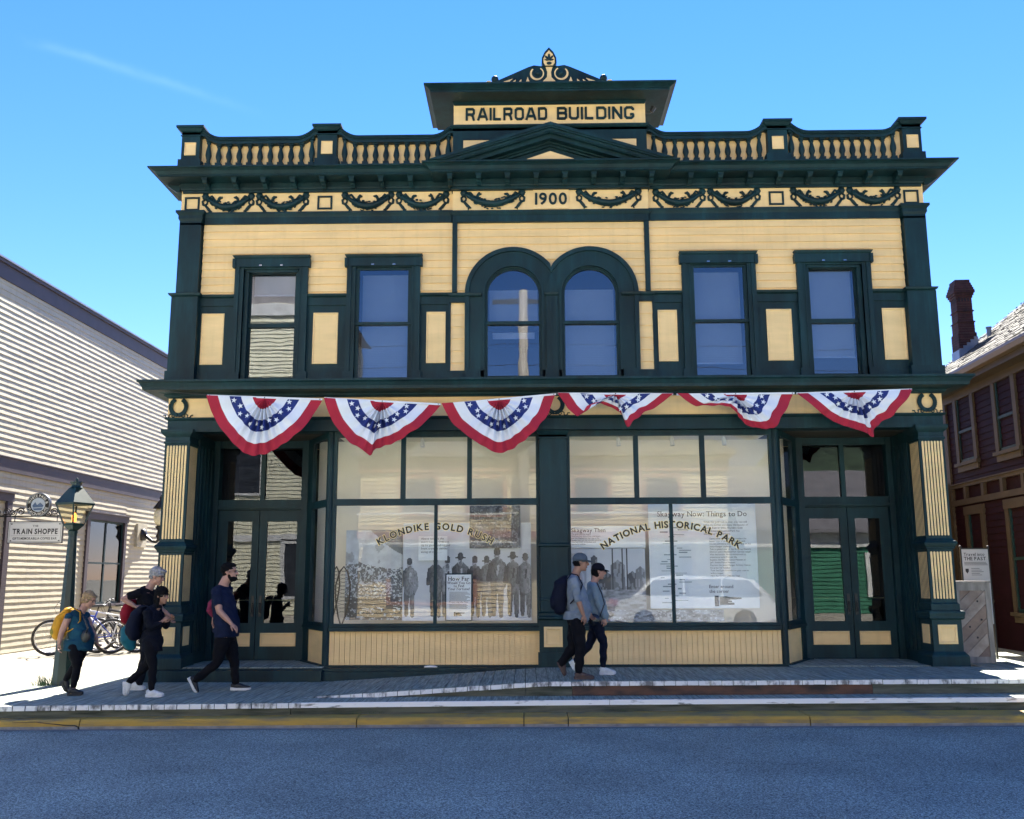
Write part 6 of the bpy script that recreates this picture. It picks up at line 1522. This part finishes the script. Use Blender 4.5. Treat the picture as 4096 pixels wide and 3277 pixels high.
    for leg in (legn, legf):
        K, An = leg[1], leg[2]; e = K.lerp(An, .96 if not sock else .90)
        limb(mb, [leg[0], leg[0].lerp(K, .5), K, K.lerp(An, .45), e], [.096*s*girth, .084*s*girth*legw, .066*s*legw, .058*s*legw, .050*s*legw])
    obj_of(remesh(mb, .009, 2, .007, 8, hip[0]), 'trousers', trouser, root)
    # --- shirt
    mb = MB(); torso(mb, .010)
    if hem is not None:
        mb.tube([Hh+Vector((0, 0, .10)), Vector((hip[0]+.0, Y, hem))], [.165*girth*s/.9, .168*girth*s/.9], 24, lat=(0, 1, 0), ry=[(.128+belly*.6)*girth, (.130+belly*.5)*girth])
    for arm in (armn, armf):
        if sleeve <= 0: mb.ball(arm[0], .058*s*girth, 12, 8)
        elif sleeve <= 1: limb(mb, [arm[0], arm[0].lerp(arm[1], sleeve)], [.062*s*girth, .058*s*girth])
        else: limb(mb, [arm[0], arm[1], arm[1].lerp(arm[2], sleeve-1)], [.062*s*girth, .051*s*girth, .039*s*girth])
    if collar: mb.tube([nk+Vector((-.01, 0, -.03)), nk+Vector((-.005, 0, .02))], [.075*s, .066*s], 16)
    obj_of(remesh(mb, .009, 2, .009, 9, sho[0]*3), 'shirt', shirt, root)
    # --- shoes
    for q, (foot, leg) in enumerate(((foot_n, legn), (foot_f, legf))):
        heel, toe = Vector((foot[0][0], 0, foot[0][1])), Vector((foot[1][0], 0, foot[1][1])); y = leg[2].y
        d = (toe-heel); L = d.length; d.normalize(); up = Vector((-d.z, 0, d.x))
        def fp(u, v, w): return Vector((heel.x, y, heel.z))+d*(u*L)+up*v+Vector((0, w, 0))
        outl = [(.0, 0), (.03, .026), (.15, .034), (.35, .031), (.6, .042), (.8, .044), (.94, .030), (1.0, .0)]
        top_ = [p for p in outl]+[(u, -w) for u, w in outl[-2:0:-1]]
        ms = MB(); ms.smooth = False; n = len(top_)
        vs = [fp(u, .0+.012*max(0, (u-.75)/.25)**2, w*1.06) for u, w in top_]+[fp(u, .030+.008*(u < .3)+.008*max(0, (u-.75)/.25)**2, w*1.10) for u, w in top_]
        ms.add(vs, [tuple(range(n-1, -1, -1)), tuple(range(n, 2*n))]+[(i, (i+1) % n, n+(i+1) % n, n+i) for i in range(n)])
        sh_me = MB(); sh_me.tube([fp(.06, .045, 0), fp(.2, .055, 0), fp(.45, .052, 0), (fp(.7, .040, 0)), fp(.9, .034, 0), fp(.98, .030, 0)], [.030, .034, .036, .040, .034, .02], 14, lat=(0, 1, 0), ry=[.035, .045, .038, .026, .020, .012])
        limb(sh_me, [fp(.20, .055, 0), leg[2].lerp(fp(.2, .06, 0), .45)], [.036, .034])
        so = obj_of(remesh(sh_me, .007, 1), 'shoe', shoe, root); ms.build('sole', sole, so)
        if sole == 'shoe_white' or shoe == 'shoe_white':
            ml = MB()
            for k in range(4): u = .36+.08*k; ml.tube([fp(u, .084-.008*k, -.020), fp(u+.03, .092-.009*k, 0), fp(u, .084-.008*k, .020)], .003, 4)
            ml.build('laces', 'white', so)
    if sock:
        for leg in (legn, legf): mb = MB(); mb.smooth = True; mb.tube([leg[1].lerp(leg[2], .86), leg[2]], [.034*s, .034*s], 12); mb.build('sock', sock, root)
    # --- hair, cap, glasses, beard
    if hair:
        mb = MB(); rr = random.Random(int(abs(head[0])*100))
        for (c, r, sc) in hair: mb.ball(hp(*c), r*hs, 20, 12, sc, rot=R3)
        hm = remesh(mb, .0065, 1, .005, 28, head[0]); ho = obj_of(hm, 'hair', hairm, root)
        ms = MB()                                       # loose strands over the cap of hair
        vs_ = [v.co.copy() for v in hm.vertices]; no_ = [n.vector.copy() for n in hm.vertex_normals]
        for k in range(420):
            i = rr.randrange(len(vs_)); p = vs_[i]; nn = no_[i]
            if nn.z < -.3: continue
            g = (Vector((-.35, 0, -1))-nn*nn.dot(Vector((-.35, 0, -1))))
            if g.length < .1: continue
            g.normalize(); sd = g.cross(nn)*.0022; l = rr.uniform(.015, .034); q = p+nn*.004+g*l*.6+Vector((rr.uniform(-1, 1), rr.uniform(-1, 1), rr.uniform(-1, 1)))*.005; e = q+g*l*.5
            ms.add([p-sd, p+sd, q+sd*.8, q-sd*.8, e], [(0, 1, 2, 3), (3, 2, 4)])
        ms.build('strands', hairm, ho)
    if beard:
        mb = MB()
        mb.ball(hp(.040, 0, -.082), .062*hs, 16, 10, (.86, .95, .78), rot=R3); mb.ball(hp(.078, 0, -.092), .030*hs, 12, 8, (1, 1.2, 1), rot=R3); mb.ball(hp(.010, 0, -.05), .068*hs, 12, 8, (.6, 1.04, .8), rot=R3); mb.ball(hp(.094, 0, -.043), .014*hs, 10, 8, (.8, 1.8, .6), rot=R3)
        obj_of(remesh(mb, .006, 1, .002, 40), 'beard', hairm, root)
    if cap:
        mb = MB(); mb.ball(hp(-.008, 0, .052), .104*hs, 24, 16, (1.03, .86, .84), rot=R3)
        mb.tube([hp(-.01, 0, .03), hp(-.01, 0, .055)], [.108*hs, .108*hs], 24, lat=R3 @ Vector((0, 1, 0)), ry=[.104*hs*.86*1.0+.02*0, .100*hs*.9])
        cm = remesh(mb, .006, 1); o = obj_of(cm, 'cap', capm, root)
        ms = MB(); ms.smooth = True; n = 12; rows = []
        for j in range(4):
            t = j/3; row = []
            for i in range(n+1):
                a = -1.15+2.3*i/n; w = .083*math.sin(a); x0_ = .075+.02*math.cos(a); x1_ = .10+.078*math.cos(a*1.15)
                x_ = x0_+(x1_-x0_)*t; row.append(hp(x_, w*(1-.12*t), .035-.010*t-.5*abs(w)**1.6-.012*t*t))
            rows.append(row)
        for dz in (0, .005):
            o_ = len(ms.v); ms.v += [tuple(p+Vector((0, 0, dz))) for row in rows for p in row]
            for j in range(3):
                for i in range(n): q4 = (o_+j*(n+1)+i, o_+j*(n+1)+i+1, o_+(j+1)*(n+1)+i+1, o_+(j+1)*(n+1)+i); ms.f.append(q4); ms.m.append(0); ms.sm.append(True)
        ms.build('brim', capm, o)
    if glasses:
        mb = MB()
        for q in (-1, 1):
            if glasses == 'dark': mb.ball(hp(.088, q*.034, .012), .026*hs, 12, 8, (.22, 1.0, .72), rot=R3)
            else:
                c = hp(.090, q*.034, .010); P = [c+R3 @ Vector((0, .026*hs*math.cos(t), .019*hs*math.sin(t))) for t in [2*PI*i/12 for i in range(13)]]; mb.tube(P, .003, 5)
            mb.tube([hp(.085, q*.060, .018), hp(.04, q*.079, .016), hp(-.004, q*.082, .010)], .0028, 5)
        mb.tube([hp(.092, -.010, .018), hp(.094, .010, .018)], .003, 5); mb.build('glasses', 'black', root)
    # eyes and mouth
    mb = MB()
    for q in (-1, 1): mb.ball(hp(.0795, q*.034, .008), .0085*hs, 8, 6, (.7, 1.3, .55), rot=R3); mb.ball(hp(.083, q*.034, .028), .014*hs, 8, 5, (.35, 1.3, .22), rot=R3)
    mb.build('eyes_and_brows', 'black', root)
    mb = MB(); mb.ball(hp(.0945, 0, -.063), .015*hs, 10, 6, (.28, 1.35, .30), rot=R3); mb.build('mouth', mat('lip', (.22, .07, .06), .5), root)
    settle(root, (hip[0], Y, zg)); return root
def pack(label, mats, pts, lat, dep, root_name='backpack', straps=None, pocket=None, loc=None, cat='backpack'):
    root = empty(root_name, label=label, cat=cat); mb = MB()
    mb.tube(pts, lat, 20, lat=(0, 1, 0), ry=dep); 
    for p, a, b in zip(pts, lat, dep): mb.ball(p, 1, 16, 10, (b*.96, a*.96, min(a, b)*.75))
    obj_of(remesh(mb, .009, 2, .006, 6), 'bag', mats[0], root)
    if pocket:
        mb = MB(); c, sc = pocket; mb.ball(c, 1, 16, 12, sc); obj_of(remesh(mb, .009, 1, .004, 9), 'pocket', mats[1], root)
    if straps:
        for st in straps: mb = MB(); mb.smooth = True; mb.tube(st, .020, 10, lat=(0, 1, 0), ry=.008); mb.build('strap', mats[2] if len(mats) > 2 else mats[0], root)
    settle(root, loc or (pts[-1][0], pts[-1][1], pts[-1][2])); return root
M['shoe_white'] = mat('off white trainer', (.62, .62, .60), .7, var=.08, vscale=20); M['shoe_black'] = mat('black shoe', (.012, .012, .014), .6); M['shoe_brown'] = mat('brown walking shoe', (.07, .045, .038), .8)
M['navy'] = fabric('navy cotton', (.007, .012, .036)); M['blackcloth'] = fabric('black trouser cloth', (.0035, .0035, .006)); M['denim_blue'] = fabric('teal denim', (.010, .056, .092)); M['greyknit'] = fabric('blue grey knit', (.17, .205, .25)); M['greyknit2'] = fabric('pale grey green sweater', (.20, .255, .28)); M['darkjkt'] = fabric('black jacket cloth', (.004, .005, .011))
M['yellowbag'] = fabric('amber nylon', (.50, .24, .015), .6); M['yellowdk'] = fabric('olive mesh', (.24, .20, .04), .7); M['navybag'] = fabric('dark navy nylon', (.003, .005, .016), .8); M['redbag'] = fabric('dark red nylon', (.25, .008, .022), .7); M['tealbag'] = fabric('teal nylon', (.008, .12, .17), .6); M['pinkbag'] = fabric('pink patterned cloth', (.22, .03, .07))
hair_b = mat('light brown hair', (.34, .22, .11), .85, var=.3, vscale=30, stretch=(1, 1, .3)); hair_g = mat('grey hair', (.34, .32, .31), .85, var=.35, vscale=30, stretch=(1, 1, .3)); hair_k = mat('black hair', (.005, .0045, .005), .9, var=.2, vscale=30, spec=.15)
DN = (0, 0, -1)
# A: woman with the yellow backpack
hand_n = ((-.10, 0, -1), (1, .2, 0), .45, 1); hand_f = ((.2, 0, -1), (1, 0, 0), .5, -1)
person('woman in a sleeveless teal denim shirt looking down beside the street lamp', -1.8, .25, (-5.652, 1.432), 1.551, (-5.715, 1.315), (-5.78, 1.235),
       [(-5.83, 1.225), (-5.905, 1.02), (-5.925, .885)], [(-5.74, 1.22), (-5.66, 1.03), (-5.58, .93)], (-5.745, .83), [(-5.70, .60), (-5.735, .345)], [(-5.79, .62), (-5.925, .42)], ((-5.80, .252), (-5.60, .252)), ((-5.985, .395), (-5.885, .262)),
       skin_l, 'denim_blue', 'blackcloth', 'shoe_black', 'shoe_black', girth=1.12, belly=.055, pitch=24, sleeve=0, hem=.80, s=.80, hair=[((-.022, 0, .043), .104, (.98, .88, .88)), ((-.052, 0, -.02), .080, (.75, 1.0, .95)), ((.050, 0, .080), .045, (1.0, 1.3, .55)), ((-.005, .066, -.005), .042, (1.0, .5, 1.3)), ((-.005, -.066, -.005), .042, (1.0, .5, 1.3))], hairm=hair_b, glasses='rim', shoulder_w=.150, sock='white')
pack('amber yellow backpack with an olive mesh pocket, worn by the woman beside the street lamp', ['yellowbag', 'yellowdk', 'yellowbag'], [(-5.90, -1.80, 1.30), (-5.965, -1.80, 1.20), (-6.00, -1.80, 1.07), (-6.005, -1.80, .98)], [.09, .125, .135, .12], [.05, .085, .10, .08], pocket=((-6.04, -1.84, 1.04), (.055, .09, .075)),
     straps=[[(-5.90, -1.90, 1.30), (-5.80, -1.91, 1.335), (-5.70, -1.91, 1.28), (-5.695, -1.905, 1.17), (-5.76, -1.92, 1.08), (-5.86, -1.93, 1.02)]])
mb = MB(); mb.ball((-5.60, -1.93, .98), .07, 14, 10, (.9, .45, 1.1)); SB = empty('shoulder_bag', label='small black shoulder bag at the hip of the woman in teal denim', cat='bag'); mb.smooth = True; mb.build('pouch', 'black', SB)
mb = MB(); mb.smooth = True; mb.tube([(-5.72, -1.88, 1.30), (-5.63, -1.945, 1.20), (-5.57, -1.955, 1.08), (-5.59, -1.95, 1.02)], .011, 8); mb.build('strap', 'black', SB); settle(SB, (-5.6, -1.93, .91))
# B1: grey haired man behind
hand_n = ((.9, 0, .1), (0, .3, -1), .5, 1); hand_f = ((.3, 0, -1), (1, 0, 0), .5, -1)
person('grey haired man in a black T-shirt with his elbow bent back', -1.25, .25, (-5.000, 1.722), 1.826, (-5.075, 1.60), (-5.13, 1.52),
       [(-5.17, 1.51), (-5.36, 1.43, .02), (-5.20, 1.335, .01)], [(-5.10, 1.50), (-4.98, 1.28), (-4.86, 1.20)], (-5.06, .96), [(-5.06, .62), (-5.12, .33)], [(-5.13, .63), (-5.22, .36)], ((-5.26, .252), (-5.03, .252)), ((-5.33, .30), (-5.20, .255)),
       skin_l, 'blackcloth', 'darkjkt', 'shoe_white', 'shoe_white', girth=1.02, belly=.02, pitch=16, sleeve=.55, hem=.92, s=.88, hair=[((-.018, 0, .052), .108, (1.02, .88, .88)), ((-.06, 0, -.01), .075, (.7, 1.0, .8)), ((.05, 0, .098), .055, (1.15, 1.2, .55)), ((-.02, 0, .12), .05, (1.3, 1, .6))], hairm=hair_g, glasses='rim', shoulder_w=.165)
pack('dark red backpack behind the grey haired man', ['redbag', 'redbag'], [(-5.27, -1.28, 1.40), (-5.335, -1.28, 1.33), (-5.37, -1.28, 1.22), (-5.365, -1.28, 1.14)], [.08, .11, .12, .10], [.045, .075, .085, .06])
pack('teal drawstring bag hanging low behind the couple', ['tealbag', 'tealbag'], [(-5.27, -1.32, 1.12), (-5.31, -1.32, 1.02), (-5.31, -1.32, .90), (-5.26, -1.32, .80)], [.05, .09, .10, .06], [.05, .10, .105, .07], root_name='drawstring_bag', cat='bag')
# B2: dark haired woman in front
hand_n = ((.7, 0, .55), (.2, .9, 0), .7, 1); hand_f = ((.7, -.1, .55), (.2, -.9, 0), .7, -1)
person('woman with long black hair and glasses holding her hands together', -2.0, .25, (-4.632, 1.480), 1.601, (-4.675, 1.36), (-4.73, 1.29),
       [(-4.755, 1.28), (-4.70, 1.09), (-4.575, 1.17, -.07)], [(-4.72, 1.28), (-4.62, 1.10), (-4.545, 1.19, -.10)], (-4.72, .87), [(-4.665, .61), (-4.668, .345)], [(-4.80, .62), (-5.015, .415)], ((-4.735, .252), (-4.505, .252)), ((-5.085, .425), (-5.06, .245)),
       skin_m, 'darkjkt', 'blackcloth', 'shoe_white', 'shoe_white', girth=.98, pitch=6, sleeve=1.85, hem=.80, s=.80, hair=[((-.020, 0, .045), .110, (1.03, .88, .93)), ((-.055, 0, -.05), .085, (.8, 1.0, 1.3)), ((-.06, 0, -.16), .075, (.75, 1.15, 1.5)), ((.0, .075, -.07), .045, (.8, .5, 2.1)), ((.0, -.075, -.09), .040, (.7, .45, 2.2))], hairm=hair_k, glasses='rim', collar=True, shoulder_w=.150, facing=R(-18))
pack('dark navy backpack worn by the woman with glasses', ['navybag', 'navybag', 'navybag'], [(-4.86, -2.0, 1.33), (-4.93, -2.0, 1.24), (-4.965, -2.0, 1.10), (-4.95, -2.0, .98)], [.09, .13, .14, .12], [.05, .085, .095, .075], pocket=((-5.0, -2.02, 1.06), (.06, .10, .09)), straps=[[(-4.86, -2.10, 1.34), (-4.77, -2.115, 1.36), (-4.68, -2.115, 1.29), (-4.68, -2.11, 1.18), (-4.80, -2.12, 1.06)]])
# C: bearded man
hand_n = ((.75, 0, -.62), (-.5, .5, -.7), .28, 1); hand_f = ((.2, 0, -1), (1, 0, 0), .5, -1)
person('bearded man in sunglasses and a navy T-shirt striding past the left doorway', -1.45, .25, (-3.955, 1.772), 1.873, (-4.015, 1.645), (-4.045, 1.545),
       [(-4.06, 1.535), (-4.00, 1.275, .03), (-3.835, 1.115, .03)], [(-4.02, 1.53), (-4.16, 1.30), (-4.20, 1.10)], (-3.965, .95), [(-4.04, .61), (-4.315, .395)], [(-3.865, .60), (-3.835, .33)], ((-4.410, .425), (-4.290, .225)), ((-3.905, .252), (-3.630, .252)),
       skin_l, 'navy', 'blackcloth', 'shoe_black', 'shoe_white', girth=1.16, belly=.03, pitch=-3, sleeve=.62, hem=1.0, s=.92, hair=[((-.022, 0, .050), .104, (.98, .84, .90)), ((-.05, 0, -.005), .07, (.7, 1.0, .85)), ((.035, 0, .095), .052, (1.1, 1.2, .6))], hairm=hair_k, glasses='dark', beard=True, shoulder_w=.185, nw=1.15)
pack('pink patterned cloth bag slung behind the bearded man', ['pinkbag', 'pinkbag'], [(-4.13, -1.40, 1.45), (-4.19, -1.40, 1.36), (-4.205, -1.40, 1.28), (-4.17, -1.40, 1.20)], [.03, .06, .06, .02], [.025, .055, .05, .02], root_name='cloth_bag', cat='bag')
# D1: man with cap and backpack
hand_n = ((.35, 0, -1), (-.6, .6, 0), .35, 1); hand_f = ((.4, 0, -1), (.6, -.6, 0), .4, -1)
person('man in a grey cap and blue grey sweater walking past the middle pier', -1.75, .42, (.690, 1.878), 1.994, (.632, 1.755), (.60, 1.665),
       [(.595, 1.655), (.635, 1.425, .02), (.705, 1.225, .02)], [(.62, 1.65), (.70, 1.43), (.80, 1.25)], (.625, 1.16), [(.665, .83), (.640, .525)], [(.575, .80), (.420, .60)], ((.575, .424), (.838, .424)), ((.365, .622), (.452, .442)),
       skin_m, 'greyknit', 'blackcloth', 'shoe_brown', 'shoe_brown', girth=1.06, belly=.05, pitch=2, sleeve=1.12, hem=1.16, s=.88, hair=[((-.035, 0, -.005), .088, (.85, .93, .72))], hairm=hair_k, cap=True, capm=fabric('slate grey cap cloth', (.075, .095, .115)), glasses='dark', shoulder_w=.160, legw=1.15)
pack('large dark navy backpack worn by the man in the grey cap', ['navybag', 'navybag', 'navybag'], [(.50, -1.75, 1.68), (.44, -1.75, 1.60), (.41, -1.75, 1.42), (.415, -1.75, 1.28)], [.09, .14, .15, .13], [.05, .10, .105, .085], pocket=((.345, -1.77, 1.38), (.06, .10, .10)),
     straps=[[(.50, -1.885, 1.66), (.56, -1.90, 1.735), (.64, -1.90, 1.72), (.70, -1.90, 1.60), (.66, -1.905, 1.48), (.54, -1.90, 1.36)]])
# D2: woman with black cap
hand_n = ((.1, 0, -1), (-.3, .8, 0), .5, 1); hand_f = ((.2, 0, -1), (1, 0, 0), .5, -1)
person('woman in a black cap, sunglasses and pale grey sweater with bright white trainers', -1.15, .42, (.962, 1.765), 1.873, (.912, 1.645), (.89, 1.575),
       [(.885, 1.57), (.935, 1.345, .02), (1.02, 1.15, .01)], [(.90, 1.56), (.98, 1.36), (1.05, 1.20)], (.925, 1.08), [(1.005, .83), (.995, .535)], [(.83, .80), (.62, .565)], ((.940, .424), (1.165, .424)), ((.545, .575), (.610, .45)),
       skin_l, 'greyknit2', 'navybag', 'shoe_white', 'shoe_white', girth=.97, belly=.045, pitch=4, sleeve=1.9, hem=1.14, s=.82, hair=[((-.040, 0, -.005), .092, (.85, .95, .80)), ((-.03, 0, -.05), .07, (.8, 1.1, .8))], hairm=hair_k, cap=True, capm=fabric('black cap cloth', (.006, .006, .012)), glasses='dark', shoulder_w=.148)
HB = empty('hand_bag', label='round glossy black bag at the hip of the woman in the black cap', cat='bag')
mb = MB(); mb.ball((.875, -1.37, 1.135), .085, 18, 12, (1.0, .45, .95)); mb.smooth = True; mb.tube([(.80, -1.37, 1.16), (.85, -1.40, 1.20), (.95, -1.37, 1.17)], .008, 6); mb.build('pouch', mat('glossy black leather', (.008, .008, .014), .2), HB)
mb = MB(); mb.smooth = True; mb.tube([(.95, -1.37, 1.17), (1.02, -1.33, 1.34), (.99, -1.31, 1.47), (.93, -1.27, 1.62)], .008, 6); mb.build('strap', 'black', HB); settle(HB, (.875, -1.37, 1.05))
